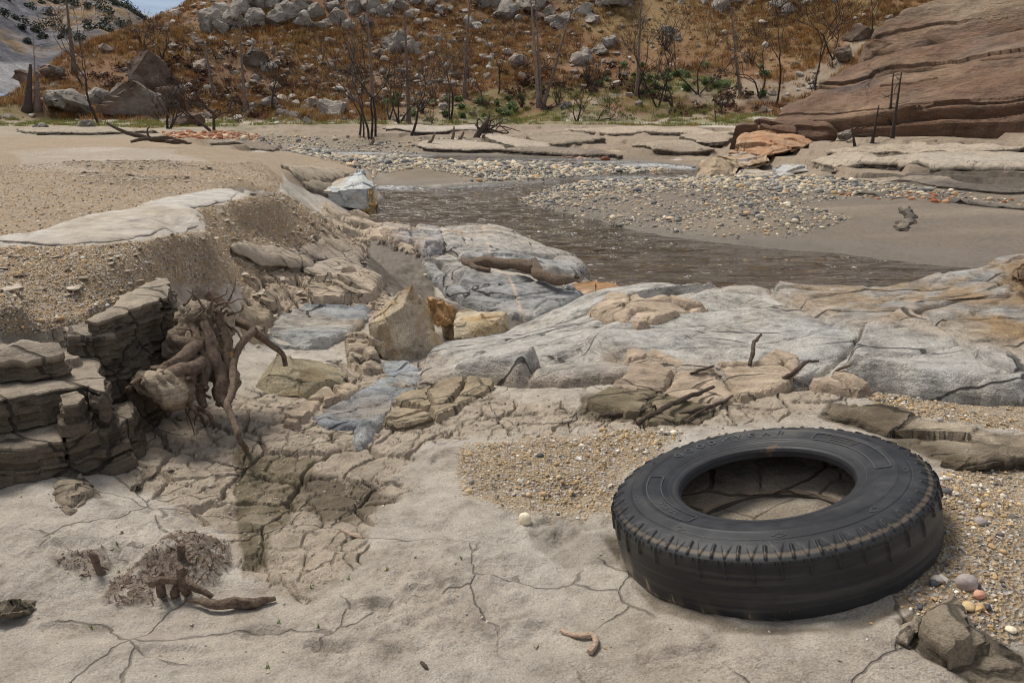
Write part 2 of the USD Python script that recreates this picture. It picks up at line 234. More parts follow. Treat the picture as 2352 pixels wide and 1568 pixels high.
# ------------------------------------------------------------------ the ground: control lines (place in the view, height over the water)
CTRL = []
def line(pts, step=14):
    pts = np.array(pts, float)
    for a, b in zip(pts[:-1], pts[1:]):
        n = max(1, int(np.hypot(*(b - a)[:2]) / step))
        for t in np.arange(n) / n: CTRL.append(a + (b - a) * t)
    CTRL.append(pts[-1])
def pts_(*p): CTRL.extend(np.array(q, float) for q in p)
FAR = []          # (az, r, z)
def D(u, r, z): FAR.append((azof(u), r, z))
def bed(pts, z, step=10):
    """the river bed under places of the water's surface"""
    for a, b in zip(pts[:-1], pts[1:]):
        n = max(1, int(math.hypot(b[0] - a[0], b[1] - a[1]) / step))
        for t in np.arange(n) / n:
            x, y = W(a[0] + (b[0] - a[0]) * t, a[1] + (b[1] - a[1]) * t, 0.0); FAR.append((math.atan2(x, y), math.hypot(x, y), z))
line([(-300, 1568, 1.1), (600, 1568, 1.1), (1500, 1568, 1.1), (2700, 1568, 1.12)], 150)
line([(-200, 1400, 1.08), (300, 1400, 1.03), (500, 1400, 1.02), (900, 1400, 1.07), (1300, 1400, 1.09), (1800, 1400, 1.1), (2352, 1400, 1.14), (2600, 1400, 1.2)], 60)
line([(-200, 1250, 1.1), (100, 1250, 1.12), (300, 1250, 1.06), (400, 1280, 1.05), (500, 1250, 1.02), (620, 1250, 1.0), (900, 1250, 1.06), (1300, 1250, 1.08), (1800, 1250, 1.08), (2352, 1250, 1.1), (2600, 1250, 1.15)], 60)
line([(-100, 1120, 1.08), (100, 1130, 1.1), (300, 1120, 1.05), (550, 1120, .97), (800, 1120, .98), (1100, 1120, 1.05), (1500, 1120, 1.08), (2352, 1120, 1.12), (2600, 1120, 1.15)], 50)
line([(340, 1030, 1.02), (560, 1030, .95), (850, 1030, 1.0), (1100, 1030, 1.06), (1400, 1030, 1.1), (1900, 1030, 1.12), (2352, 1030, 1.15), (2600, 1030, 1.2)], 40)
# layered mud ledges on the left
line([(-120, 1090, 1.08), (0, 1079, 1.08), (110, 1067, 1.08), (250, 1060, 1.07), (292, 1010, 1.07), (322, 960, 1.07)])
line([(-120, 1030, 1.17), (0, 1012, 1.17), (105, 995, 1.16), (215, 968, 1.14), (262, 945, 1.12)])
line([(-120, 990, 1.2), (0, 975, 1.2), (80, 950, 1.19), (150, 935, 1.18), (240, 915, 1.15)])
line([(-120, 890, 1.37), (0, 875, 1.36), (115, 855, 1.34), (200, 850, 1.28)])
line([(-120, 850, 1.53), (0, 815, 1.43), (100, 798, 1.41), (200, 802, 1.34), (222, 830, 1.25), (270, 818, 1.26), (330, 792, 1.24), (386, 762, 1.2)])
line([(-120, 775, 1.55), (0, 765, 1.54), (100, 745, 1.52), (200, 722, 1.49), (290, 680, 1.47), (340, 662, 1.46), (380, 668, 1.4)])
line([(270, 875, 1.17), (330, 835, 1.17), (395, 790, 1.16)]); pts_((300, 925, 1.1), (360, 880, 1.08), (440, 860, 1.05), (420, 960, 1.03), (480, 950, 1.0))
# gravel slope
line([(-150, 715, 1.67), (0, 705, 1.66), (150, 690, 1.63), (300, 665, 1.58), (390, 655, 1.52)], 40)
line([(-150, 630, 1.70), (0, 630, 1.7), (200, 620, 1.67), (330, 600, 1.62), (420, 585, 1.55), (500, 565, 1.5), (560, 530, 1.45), (620, 500, 1.42)], 40)
pts_((450, 640, 1.38), (520, 650, 1.24), (520, 600, 1.34), (560, 700, 1.02), (600, 650, 1.1), (650, 560, 1.22), (700, 600, 1.02), (740, 540, 1.0), (640, 500, 1.38), (700, 480, 1.1), (660, 460, 1.45), (740, 500, .95), (470, 720, 1.12))
E = [(-150, 553), (0, 557), (113, 564), (205, 559), (294, 550), (349, 538), (427, 523), (478, 521), (471, 499), (434, 478), (513, 465), (574, 448), (632, 437), (648, 415)]
line([(u, v, 1.76) for u, v in E], 8)
line([(u + 3, v + 7, 1.72) for u, v in E], 8)
for row in ((540, 1.76), (480, 1.78), (400, 1.78), (345, 1.77)):
    line([(u, row[0] - 12 * (u > 300), row[1]) for u in (-200, 0, 150, 300, 420)], 60)
line([(-200, 319, 1.75), (0, 317, 1.75), (200, 317, 1.73), (400, 321, 1.7), (440, 326, 1.68)], 20)
pts_((500, 420, 1.78), (600, 410, 1.77), (560, 380, 1.77), (500, 350, 1.72), (590, 365, 1.7), (620, 385, 1.7), (635, 400, 1.72))
line([(600, 354, 1.3), (660, 358, 1.2), (740, 358, 1.15), (800, 366, 1.05), (832, 382, .95)], 12)       # gravelly mound
line([(640, 392, 1.3), (690, 395, 1.1), (760, 398, .95), (815, 402, .8)], 12)
line([(660, 412, 1.15), (700, 428, .75), (740, 445, .5), (790, 468, .2), (857, 490, -.15)], 12)
line([(690, 455, 1.2), (750, 474, 1.0), (800, 486, .95), (850, 500, .85), (882, 513, .75)], 10)           # cracked mud rock over the water
for u in (740, 790, 840, 885): D(u, 17, .1 - (u - 740) / 400); D(u, 19, -.05 - (u - 740) / 400)
line([(835, 548, .88), (838, 600, .88), (830, 640, .86)], 8); line([(846, 552, .55), (850, 600, .45), (846, 645, .38)], 8)
pts_((880, 560, .6), (940, 560, .55), (990, 590, .45), (1010, 560, .5), (900, 640, .36), (930, 600, .45), (1000, 690, .12), (1080, 730, .05), (1180, 758, .03), (1230, 748, .05), (960, 700, .2))
pts_((940, 525, .6), (1000, 533, .5), (1100, 530, .5), (1150, 532, .42), (1250, 572, .22), (1330, 603, 0), (1405, 640, -.1), (1350, 645, .08), (1200, 620, .33), (1050, 600, .4),
     (1000, 620, .33), (1150, 650, .27), (1340, 690, .08), (1200, 700, .12), (1430, 675, -.1))
for u, r in ((940, 17), (1050, 17.5), (1150, 17.5), (1250, 16), (1330, 14.8), (1400, 13.6), (1450, 12.6)): D(u, r, -.4)
RID = [(1165, 772, .72), (1230, 752, .78), (1350, 694, .92), (1500, 682, .98), (1640, 704, .97), (1720, 690, 1.0), (1900, 686, 1.07), (2050, 684, 1.1), (2150, 646, 1.25), (2330, 618, 1.38), (2600, 575, 1.5)]
line(RID, 25)
for u, v, z in RID:
    x, y = W(u, v, z); r = math.hypot(x, y)
    if u > 1300: D(u, r + .9, .3)
    D(u, r + 1.9, -.15 if u > 1300 else .05)
line([(960, 900, .93), (1100, 888, 1.0), (1300, 898, 1.08), (1430, 882, 1.1), (1900, 897, 1.12), (2200, 925, 1.13), (2352, 932, 1.15), (2600, 940, 1.2)], 30)
pts_((985, 812, .78), (972, 842, .82), (1400, 780, 1.02), (1700, 780, 1.05), (2000, 780, 1.12), (2300, 740, 1.22), (1200, 830, .9))
pts_((620, 805, .85), (700, 705, .85), (850, 720, .8), (700, 900, .9), (560, 900, .95), (480, 800, 1.04), (560, 760, .98), (900, 850, .78), (800, 860, .88), (880, 950, .93), (700, 960, .95), (1050, 765, .55), (1110, 740, .3),
     (1020, 720, .35), (760, 672, .93), (650, 662, 1.02), (860, 672, .8), (680, 632, 1.05), (930, 690, .6))
# the river bed, the gravel bars
bed([(868, 446), (1000, 462), (1100, 490), (1250, 515), (1400, 550), (1550, 580), (1700, 610), (1900, 630), (2100, 640), (2250, 650), (2600, 680)], -.45, 20)
bed([(868, 436), (1000, 438), (1100, 440), (1180, 440)], -.4, 15)
bed([(1050, 432), (1180, 424), (1320, 413), (1450, 402), (1560, 397), (1640, 392)], -.35, 12)
for o_ in (-1.5, 2.5): bed([(640, 339 + o_), (800, 350.5 + o_), (960, 358 + o_), (1100, 364 + o_), (1300, 367.5 + o_), (1480, 377 + o_), (1570, 384 + o_)], -.4)
BARB = [(1182, 462), (1240, 440), (1320, 421), (1500, 411.5), (1610, 408)]
BARBn = [(1184, 464), (1300, 491), (1400, 515), (1500, 538), (1640, 557), (1800, 575), (2000, 592), (2200, 616), (2340, 632), (2600, 665)]
line([(u, v, 0) for u, v in BARB], 10); line([(u, v, 0) for u, v in BARBn], 16)
BARA = [(862, 402), (866, 428), (960, 427), (1080, 415), (1260, 409.5), (1400, 400), (1500, 394), (1590, 387)]
BARAf = [(652, 348), (750, 357), (900, 364.5), (1100, 372.5), (1290, 375), (1500, 385), (1592, 390)]
line([(u, v, 0) for u, v in BARA], 10); line([(u, v, 0) for u, v in BARAf], 10)
line([(1000, 418, .22), (1100, 408, .25), (1250, 403, .22), (1400, 394, .15)], 12)
pts_((760, 357, .2), (850, 370, .3), (1000, 380, .35), (1200, 384, .35), (1400, 385, .25), (900, 390, .22), (1100, 396, .3), (930, 412, .12), (880, 412, .1))
pts_((1300, 445, .15), (1400, 432, .25), (1600, 425, .38), (1800, 425, .38), (1500, 480, .22), (1700, 500, .28), (1900, 500, .3), (1900, 450, .42), (2100, 480, .42), (2352, 500, .4), (2352, 470, .42), (2000, 555, .12), (2250, 585, .1), (2600, 610, .2), (1650, 530, .12), (2600, 480, .5))
# far bank
line([(640, 334.5, 0), (780, 346, 0), (960, 353.5, 0), (1150, 358, 0), (1300, 361, 0), (1450, 370, 0), (1600, 378, 0), (1612, 400, 0)], 8)
line([(640, 306, .9), (760, 312, .88), (930, 312, 1.0), (965, 322, .78), (1000, 330, .45), (1150, 337, .42), (1260, 325, .68), (1300, 312, .95), (1400, 312, .98), (1500, 314, .95), (1600, 314, .98), (1700, 312, 1.18)], 10)
line([(655, 332, .3), (780, 341, .3), (930, 348, .3), (990, 350, .2), (1150, 354, .12), (1300, 350, .3), (1450, 352, .4), (1600, 358, .5)], 10)
line([(640, 295, 1.25), (1000, 291, 1.35), (1300, 291, 1.4), (1500, 293, 1.4), (1700, 297, 1.38)], 20)
line([(640, 283, 1.62), (1000, 282, 1.62), (1300, 282, 1.62), (1500, 283, 1.6), (1700, 287, 1.55)], 25)
pts_((1640, 388, .05), (1700, 378, .18), (1740, 355, .5), (1800, 335, .9), (1850, 400, .15), (1690, 409, .0), (1760, 409, .02), (1740, 313, 1.2), (1850, 308, 1.35), (1880, 380, .45), (1660, 365, .3))
line([(1950, 408, .38), (2150, 431, .33), (2352, 446, .33), (2600, 460, .4)], 10)
line([(1950, 396, .53), (2150, 393, .86), (2352, 394, 1.0), (2600, 395, 1.2)], 10)
line([(1980, 378, .72), (2150, 381, .9), (2352, 382, 1.03), (2600, 382, 1.22)], 20)
line([(1990, 362, .85), (2150, 363, .98), (2352, 364, 1.06), (2600, 364, 1.25)], 20)
line([(1990, 352, 1.05), (2150, 347, 1.22), (2352, 345, 1.3), (2600, 345, 1.5)], 20)
line([(1930, 322, 1.3), (2000, 310, 1.5), (2150, 308, 1.62), (2352, 310, 1.72), (2600, 310, 1.8)], 20)
pts_((2000, 292, 1.72), (2200, 282, 2.05), (2352, 280, 2.15), (2600, 280, 2.3))
# far left: eroded bank, valley floor
line([(400, 320, 1.4), (520, 323, 1.3), (590, 329, 1.1), (640, 334, .9)], 8); line([(400, 327, 1.3), (520, 338, 1.05), (590, 343, .9), (640, 347, .7)], 8)
pts_((480, 312, 1.3), (380, 312, 1.4), (570, 312, 1.1), (0, 290, 1.62), (300, 290, 1.6), (-200, 290, 1.7), (0, 305, 1.5), (300, 304, 1.5), (500, 300, 1.4), (500, 290, 1.5), (600, 318, .8), (150, 297, 1.55))
CAP = [(-900, 90, 3.4), (-300, 92, 4.6), (0, 94.2, 5.7), (100, 99.4, 8.0), (200, 106, 11), (300, 111.8, 13.6), (360, 117.3, 16.1), (470, 127.6, 20.7), (600, 135, 24.5), (900, 138, 25.5), (1200, 138, 25.5), (1500, 138, 25.5), (1800, 134, 24), (2100, 130, 22.5), (2600, 125, 22), (3300, 115, 20)]
for u, r, z in CAP:
    ft = 91 - 6 * sstep(1400, 2000, u)
    D(u, ft - 2, 1.8)
    D(u, ft + 1.5, 2.6)
    for k in (.25, .5, .75, 1.0): D(u, ft + 1.5 + (r - ft - 1.5) * k, 2.6 + (z - 2.6) * k)
    if u < 560: D(u, r + 22, max(z - 6, 1)); D(u, r + 60, max(z - 18, 0.5)); D(u, 222, .5)
    else: D(u, 175, z + 16); D(u, 222, z + 32)
D(480, 150, 22); D(520, 155, 28)
for a in np.radians(np.r_[np.arange(-180, -48, 6.0), np.arange(50, 181, 6.0)]):
    for r, z in ((.5, 1.1), (1.5, 1.1), (4, 1.15), (8, 1.4), (16, 1.6), (40, 1.8), (70, 2.5), (120, 14), (222, 40)): FAR.append((a, r, z))
for a in np.radians(np.arange(-45, 46, 7.5)):
    FAR.append((a, .5, 1.1)); FAR.append((a, 1.2, 1.1))
C = np.array(CTRL); cx, cy = W(C[:, 0], C[:, 1], C[:, 2])
caz, cr = np.arctan2(cx, cy), np.hypot(cx, cy)
F = np.array(FAR)
P = np.vstack([np.c_[caz, np.log(cr), C[:, 2]], np.c_[F[:, 0], np.log(F[:, 1]), F[:, 2]]])
P = P[np.abs(P[:, 0]) <= math.pi + 1e-6]
KAZ = 1.6
base_z = LinearNDInterpolator(np.c_[P[:, 0] * KAZ, P[:, 1]], P[:, 2])
AZ = np.radians(np.r_[np.linspace(-180, -50, 40)[:-1], np.linspace(-50, -37, 40)[:-1], np.linspace(-37, 37, NAZ), np.linspace(37, 50, 40)[1:], np.linspace(50, 180, 40)[1:]])
LR = np.log(np.r_[np.geomspace(.5, 1.25, 16)[:-1], np.geomspace(1.25, 12, NR1)[:-1], np.geomspace(12, 120, NR2)[:-1], np.geomspace(120, 222, 40)])
GA, GR = np.meshgrid(AZ, LR, indexing='ij')
Zb = base_z(GA * KAZ, GR)
Zb = np.where(np.isnan(Zb), 1.2, Zb)
Zs = gaussian_filter(Zb, (2.5, 2.5)); Zl = gaussian_filter(Zb, (7, 9))
R_ = np.exp(GR); X, Y = np.sin(GA) * R_, np.cos(GA) * R_
far = sstep(84, 94, R_)
H = Zs * (1 - far) + Zl * far
# the sand has settled up to the underside of the tyre, which lies tilted
_dx, _dy = X - .877, Y - 2.457
_pl = 1.297 - .098 + .205 * _dx - .078 * _dy + .012
_w = sstep(1.25, .62, np.hypot(_dx, _dy)) * sstep(-.75, .1, _dx + .35 * _dy + .25 + .4)
H = H + np.clip(_pl - H, -.03, .3) * _w
def look_up(grid, x, y):
    a, l = np.arctan2(x, y), np.log(np.maximum(np.hypot(x, y), .51))
    return map_coordinates(grid, [np.interp(a, AZ, np.arange(len(AZ))), np.interp(l, LR, np.arange(len(LR)))], order=1, mode='nearest')
PU, PV = UV(X, Y, H)
def region(poly, r0=0.0, r1=1e9, warp=8.0, soft=6.0, scale=None, seed=3):
    """1 inside an outline given by places in the view (the ground there, between two distances), with a ragged edge"""
    pg = Polygon(poly); x0, y0, x1, y1 = pg.bounds; m = warp + soft + 6
    out = np.zeros(H.shape)
    sel = (PU > x0 - m) & (PU < x1 + m) & (PV > y0 - m) & (PV < y1 + m) & (R_ > r0) & (R_ < r1) & (np.abs(GA) < 1.0)
    if not sel.any(): return out
    s = scale or 14.0
    lr, a = GR[sel] * s, GA[sel] * s
    vert = np.clip((PV[sel] - 255) / 400, .08, 1)
    u = PU[sel] + warp * 2.2 * fb(a, lr, 0, 1.0, 4, seed); v = PV[sel] + warp * 2.2 * vert * fb(a, lr, 7.7, 1.0, 4, seed + 1)
    p = shapely.points(u, v); shapely.prepare(pg)
    soft = .5 * soft; d = shapely.distance(pg.exterior, p); ins = shapely.contains(pg, p)
    sd = np.where(ins, d, -d) / np.maximum(soft * vert, .6)
    out[sel] = np.clip(.5 + .5 * sd, 0, 1); return out
# ------------------------------------------------------------------ the ground's regions
hasz = H.copy()
near = 1 - sstep(14, 26, R_)
M = {}
M['terrace'] = region([(-300, 562)] + [(u, v) for u, v in E] + [(640, 380), (600, 352), (420, 318), (-300, 314)], 4.5, 60, 10, 8)
sheet = region([(-60, 556), (113, 566), (205, 561), (294, 552), (349, 540), (427, 525), (478, 523), (471, 501), (434, 480), (513, 467), (574, 450), (632, 439), (560, 437), (470, 440), (380, 452), (330, 470), (280, 486), (200, 492), (140, 510), (60, 545)], 4, 20, 8, 3, 30)
sheet2 = region([(20, 352), (200, 338), (400, 345), (480, 372), (300, 372), (200, 392), (60, 385)], 8, 40, 30, 30, 8)
M['slope'] = region([(-300, 566), (205, 566), (349, 545), (480, 530), (440, 480), (640, 440), (700, 470), (760, 505), (690, 600), (560, 650), (440, 660), (380, 640), (330, 690), (210, 745), (100, 765), (-300, 800)], 3.5, 16, 14, 8, 20)
M['ledge'] = region([(-300, 770), (100, 755), (215, 735), (300, 690), (330, 640), (400, 640), (430, 720), (395, 800), (300, 950), (270, 1065), (-300, 1110)], 2.5, 8, 6, 12)
M['hollow'] = region([(836, 560), (900, 520), (990, 560), (1030, 590), (985, 620), (1000, 680), (1130, 740), (1240, 735), (1180, 775), (1040, 770), (900, 680), (840, 660)], 7, 19, 5, 6)
M['mudcrust'] = region([(560, 640), (700, 560), (760, 480), (890, 510), (1030, 560), (980, 600), (850, 560), (835, 650), (900, 680), (860, 730), (700, 700), (640, 760), (590, 800), (560, 740)], 4, 19, 8, 8)
M['cracks'] = region([(330, 960), (560, 900), (700, 920), (880, 1010), (1010, 980), (900, 1100), (960, 1120), (860, 1180), (830, 1290), (700, 1380), (560, 1330), (520, 1230), (390, 1150), (260, 1110)], 2, 8, 14, 26, 24)
M['cracks'] = np.maximum(M['cracks'], region([(620, 900), (760, 830), (1000, 840), (1100, 900), (1330, 930), (1450, 860), (1900, 830), (2000, 900), (1800, 960), (1400, 980), (900, 1020), (700, 990)], 3, 8, 14, 20, 24))
M['olive'] = region([(537, 1030), (640, 1040), (735, 1052), (715, 1112), (690, 1165), (640, 1215), (605, 1290), (560, 1330), (548, 1250), (540, 1110)], 2, 8, 12, 10, 30)
M['darkmud_crescent'] = np.clip(region([(700, 1090), (870, 1110), (920, 1150), (840, 1190), (740, 1200), (700, 1160)], 2, 8, 18, 14, 30) + region([(1340, 900), (1480, 890), (1660, 940), (1600, 985), (1330, 950)], 2, 8, 14, 8, 30)
    + region([(1900, 925), (2000, 945), (2130, 970), (2352, 1005), (2500, 1030), (2500, 1085), (2352, 1075), (2200, 1080), (2100, 1040), (1980, 985), (1880, 955)], 2, 8, 8, 6, 30)
    + .45 * region([(1200, 1200), (1330, 1180), (1430, 1230), (1420, 1290), (1300, 1300), (1230, 1260)], 2, 5, 8, 8, 30) + .8 * region([(1380, 1230), (1420, 1240), (1460, 1340), (1700, 1430), (1900, 1440), (2020, 1400), (2100, 1360), (2060, 1400), (1950, 1460), (1650, 1450), (1500, 1400)], 1.5, 5, 8, 14, 30)  # last outline here: a darker crescent along the front foot of the tyre
    + region([(2060, 1420), (2130, 1380), (2230, 1440), (2352, 1500), (2400, 1600), (2250, 1580), (2120, 1510)], 1.5, 4, 10, 8, 30), 0, 1)
M['gravelR'] = np.clip(region([(1060, 1030), (1200, 1000), (1500, 985), (1560, 1000), (1420, 1100), (1400, 1180), (1200, 1175), (1060, 1130)], 2, 6, 22, 22, 26) + region([(1980, 905), (2200, 910), (2500, 950), (2500, 1010), (2300, 985), (2060, 950)], 2.5, 7, 12, 8, 30)
    + region([(2160, 1090), (2500, 1060), (2500, 1480), (2300, 1480), (2200, 1420), (2080, 1390), (2040, 1340), (2150, 1280)], 1.5, 5, 14, 14, 26), 0, 1)
M['litter'] = np.clip(region([(340, 1280), (420, 1232), (520, 1260), (540, 1310), (440, 1370), (330, 1390), (240, 1390), (250, 1340)], 1.5, 5, 14, 10, 40) + .7 * region([(110, 1285), (230, 1260), (260, 1310), (190, 1330)], 1.5, 5, 12, 8, 40), 0, 1)
M['barA'] = region([(640, 341), (760, 350), (900, 358), (1100, 367), (1300, 370), (1610, 385), (1500, 395), (1260, 411), (1080, 417), (960, 428), (862, 432), (850, 395)], 22, 75, 1, 1.5)
M['barB'] = region([(1175, 463), (1240, 438), (1320, 419), (1500, 410), (1620, 406), (1900, 405), (2600, 470), (2600, 672), (2330, 634), (2000, 594), (1640, 559), (1400, 517), (1300, 493)], 13, 38, 1, 1.5)
M['cobble'] = np.clip(M['barA'] * (1 - region([(862, 402), (960, 386), (1040, 400), (1120, 412), (960, 432), (850, 432)], 22, 60, 6, 5)) + region([(1175, 463), (1240, 438), (1320, 419), (1500, 410), (1620, 406), (1900, 408), (2100, 432), (2500, 472), (2500, 490), (2150, 455), (1960, 455), (1830, 470), (1960, 500), (1860, 540), (1700, 545), (1560, 535), (1400, 516), (1300, 492)], 13, 40, 12, 10, 30), 0, 1)
M['farbank'] = region([(640, 345), (960, 358), (1300, 366), (1612, 404), (1700, 412), (1960, 408), (2600, 462), (2600, 300), (1740, 300), (1500, 283), (640, 283), (420, 318), (430, 345)], 26, 95, 3, 4)
M['bankcob'] = np.clip(region([(655, 338), (960, 356), (960, 330), (900, 322), (740, 316), (650, 310), (380, 308), (400, 320), (600, 330)], 38, 90, 3, 2) + region([(960, 320), (1060, 315), (1120, 330), (1000, 330)], 45, 80, 3, 2), 0, 1)
M['orange'] = region([(370, 304), (590, 307), (590, 322), (400, 321)], 40, 75, 3, 2)
M['green'] = np.clip(region([(-200, 240), (100, 245), (180, 280), (60, 290), (-200, 292)], 40, 110, 12, 8) + region([(880, 282), (900, 230), (1000, 235), (1150, 200), (1300, 200), (1500, 150), (1700, 155), (1650, 240), (1850, 260), (1760, 290), (1500, 284)], 60, 110, 26, 26, 30)
    + .8 * region([(60, 285), (640, 274), (1000, 270), (1720, 270), (1720, 289), (640, 288), (300, 296)], 60, 100, 6, 4, 40) + region([(1990, 300), (2150, 272), (2600, 240), (2600, 296), (2200, 300), (2100, 310)], 24, 75, 10, 5, 30), 0, 1)
hill = sstep(84, 91, R_)
wet = np.clip(1 - sstep(.02, .16, H), 0, 1) * sstep(8.5, 10, R_)
band = region([(1250, 285), (1300, 230), (1500, 190), (1700, 230), (1850, 200), (1900, 180), (2000, 100), (2060, 40), (1800, 170), (1650, 150), (1480, 190)], 60, 120, 20, 20, 30)
# ------------------------------------------------------------------ relief
nz = np.zeros_like(H)
nz += near * (.035 * fb(X, Y, 0, 1.1, 3, 11) + .02 * fb(X, Y, 0, 5, 3, 12) * (1 - .5 * M['terrace']))
selN = R_ < 16
xs, ys = X[selN], Y[selN]
cl_ = np.clip(fb(xs, ys, 0, 2.0, 3, 23) * 4, 0, 1); nz[selN] += (.012 + .03 * cl_) * fb(xs, ys, 0, 22, 4, 13) + .022 * cl_ * (np.abs(fb(xs, ys, 0, 9, 3, 24)) * 2 - .2) * (1 - .3 * M['terrace'][selN])
rip = fb(xs * .9 + .9 * fb(xs, ys, 0, 1.2, 2, 14), ys * 2.2 + .6 * xs, 0, 2.6, 2, 15)
nz[selN] += .03 * (np.abs(rip) * 2 - .3) * (PV[selN] > 1020) * (1 - M['ledge'][selN])
mid = sstep(14, 26, R_) * (1 - hill)
nz += mid * (.22 * fb(X, Y, 0, .35, 4, 16) * np.clip(H, 0, 1) * (1 - .8 * M['barB']) * (1 - .6 * M['barA']))
nz += hill * (3.2 * fb(X, Y, 0, .045, 3, 17) + 1.6 * fb(X, Y, 0, .16, 4, 18))
nz += M['hollow'] * (.14 * np.abs(fb(X, Y * 2, 0, 2.2, 5, 19)) + .05 * fb(X, Y, 0, 9, 3, 25))
nz += M['slope'] * .03 * fb(X * 2.5 - Y * .8, Y * .5 + X * .4, 0, 2.2, 3, 20)
nz -= .014 * M['darkmud_crescent'] * (.3 + fb(X, Y, 0, 9, 4, 21)) * (R_ < 6)
nz += .012 * M['litter'] * (1 + fb(X, Y, 0, 30, 3, 22)) + .06 * np.exp(-((PU - 430) / 90) ** 2 - ((PV - 1290) / 60) ** 2) * (R_ < 6)
H2 = H + nz
for du, dv, sx, sy, dp in ((850, 1392, 60, 13, .012), (1225, 1432, 46, 12, .014), (770, 1482, 50, 14, .012), (1290, 1235, 44, 24, .02), (600, 1455, 80, 14, .011), (930, 1110, 26, 20, .014), (1030, 1060, 40, 20, .014), (640, 1300, 70, 22, .012), (130, 1440, 44, 10, .01), (1000, 1350, 60, 10, .008), (1130, 1290, 70, 10, .008), (430, 1500, 90, 14, .008), (1600, 1500, 90, 14, .008), (200, 1250, 90, 14, .012), (480, 1180, 70, 20, .012)):
    dd_ = ((PU - du) / sx) ** 2 + ((PV - dv) / sy) ** 2 + 3.2 * fb(X, Y, 0, 9, 4, int(du)); rr2 = np.sqrt(np.maximum(dd_, 0)); H2 += np.where((R_ < 6) & (rr2 < 3), -1.5 * dp * sstep(1.15, .5, rr2) + .5 * dp * np.exp(-((rr2 - 1.3) / .35) ** 2), 0)
H2 -= .012 * (1 - sheet) * sstep(.3, 1, M['terrace']) * (R_ < 14)
# layered mud: stairs in the height where banks were cut
def stairs(z, step, w=.16):
    q = z / step; n = np.floor(q); f = q - n; return (n + sstep(.5 - w, .5 + w, f)) * step
zn = H2 + .05 * fb(X, Y, 0, 2.5, 4, 31) + .02 * fb(X, Y, 0, 12, 3, 32)
st = stairs(zn, .062) - zn + .3 * (stairs(zn + .01 * fb(X, Y, 0, 30, 2, 33), .021) - zn)
lm = np.clip(M['ledge'] + .3 * M['mudcrust'], 0, 1) * near
H2 += lm * st * .8 * (1 - .75 * M['ledge'])
dip = R_ > 20
H2 += np.where(dip, M['farbank'] * (1 - M['bankcob']) * sstep(.1, .35, H2), 0) * .5 * fb(X, Y, 0, .33, 4, 36)
zf = H2 + .35 * fb(X, Y, 0, .3, 4, 34) + .12 * fb(X, Y, 0, 1.6, 3, 35)
H2 += np.where(dip, np.clip(M['farbank'] * (1 - M['bankcob']), 0, 1) * sstep(.12, .3, H2) * (stairs(zf, .3, .08) - zf) * 1.0, 0)
# mud cracks
def cracks(x, y, cell, seed, wob=.35):
    rg = np.random.default_rng(seed)
    xx = x + wob * cell * 2 * fb(x, y, 0, 1.2 / cell, 3, seed); yy = y + wob * cell * 2 * fb(x, y, 5, 1.2 / cell, 3, seed + 1)
    x0, x1, y0, y1 = xx.min() - cell, xx.max() + cell, yy.min() - cell, yy.max() + cell
    gx, gy = np.meshgrid(np.arange(x0, x1, cell), np.arange(y0, y1, cell)); pts = np.c_[gx.ravel(), gy.ravel()] + rg.uniform(-.45, .45, (gx.size, 2)) * cell
    t = cKDTree(pts); d, i = t.query(np.c_[xx, yy], k=2)
    return (d[:, 1] ** 2 - d[:, 0] ** 2) / (2 * np.linalg.norm(pts[i[:, 1]] - pts[i[:, 0]], axis=1) + 1e-9), i[:, 0]
crk = np.zeros_like(H)
sc = (M['cracks'] > .02) | ((M['mudcrust'] > .05))
ms = np.clip(M['cracks'] + .4 * M['mudcrust'] , 0, 1)[sc]
for cell, wd, dp, sd in ((.30, .008, .055, 41), (.12, .0035, .02, 43)):
    e, cid = cracks(X[sc], Y[sc], cell, sd)
    rr = np.maximum(R_[sc] / 3.2, .8)
    openw = wd * rr * np.clip(.45 + 2.4 * (fb(X[sc], Y[sc], 3, 2.2, 2, sd + 7) + .12), 0, 1.5) * (ms > .25) * np.clip(ms * 1.4, 0, 1)
    g = np.where(openw > 1e-5, np.exp(-(e / np.maximum(openw, 1e-4)) ** 2), 0)
    H2[sc] -= dp * rr * g * np.minimum(1, openw / wd * 1.5)
    H2[sc] += ms * (.2 * cell * .05) * (np.clip(e / (cell * .3), 0, 1) ** .6 - .6) + .003 * ms * (np.random.default_rng(sd).uniform(-1, 1, cid.max() + 1)[cid])
    crk[sc] = np.maximum(crk[sc], g)
# ------------------------------------------------------------------ colour of the ground
def col(*c): return np.array(c, float)
tint = np.zeros(H.shape + (3,)); tint[:] = col(.45, .415, .365)
def paint(mask, c, k=1.0):
    global tint
    m = (np.clip(mask, 0, 1) * k)[..., None]; tint = tint * (1 - m) + m * np.asarray(c, float)
n1, n2 = fb(X, Y, 0, 1.7, 4, 51), fb(X, Y, 0, 7, 4, 52)
paint(np.clip(.5 + 2.2 * n1, 0, 1), col(.36, .31, .255), .6)
paint(M['cracks'], col(.36, .295, .225), .8); paint((PV > 1030) * (R_ < 8) * np.clip(-.1 + 3.2 * fb(X, Y, 0, .9, 4, 64), 0, 1), col(.28, .235, .185), .85); paint(M['mudcrust'], col(.37, .29, .21), .9)
paint(M['ledge'], col(.31, .265, .215), .9); paint(M['ledge'] * np.clip(.5 + 3 * n2, 0, 1), col(.24, .20, .155), .6)
paint(M['slope'], col(.36, .275, .185), .95); paint(M['slope'] * np.clip(.1 + 3 * fb(X, Y, 0, 1.5, 4, 53), 0, 1), col(.37, .31, .25), .7)
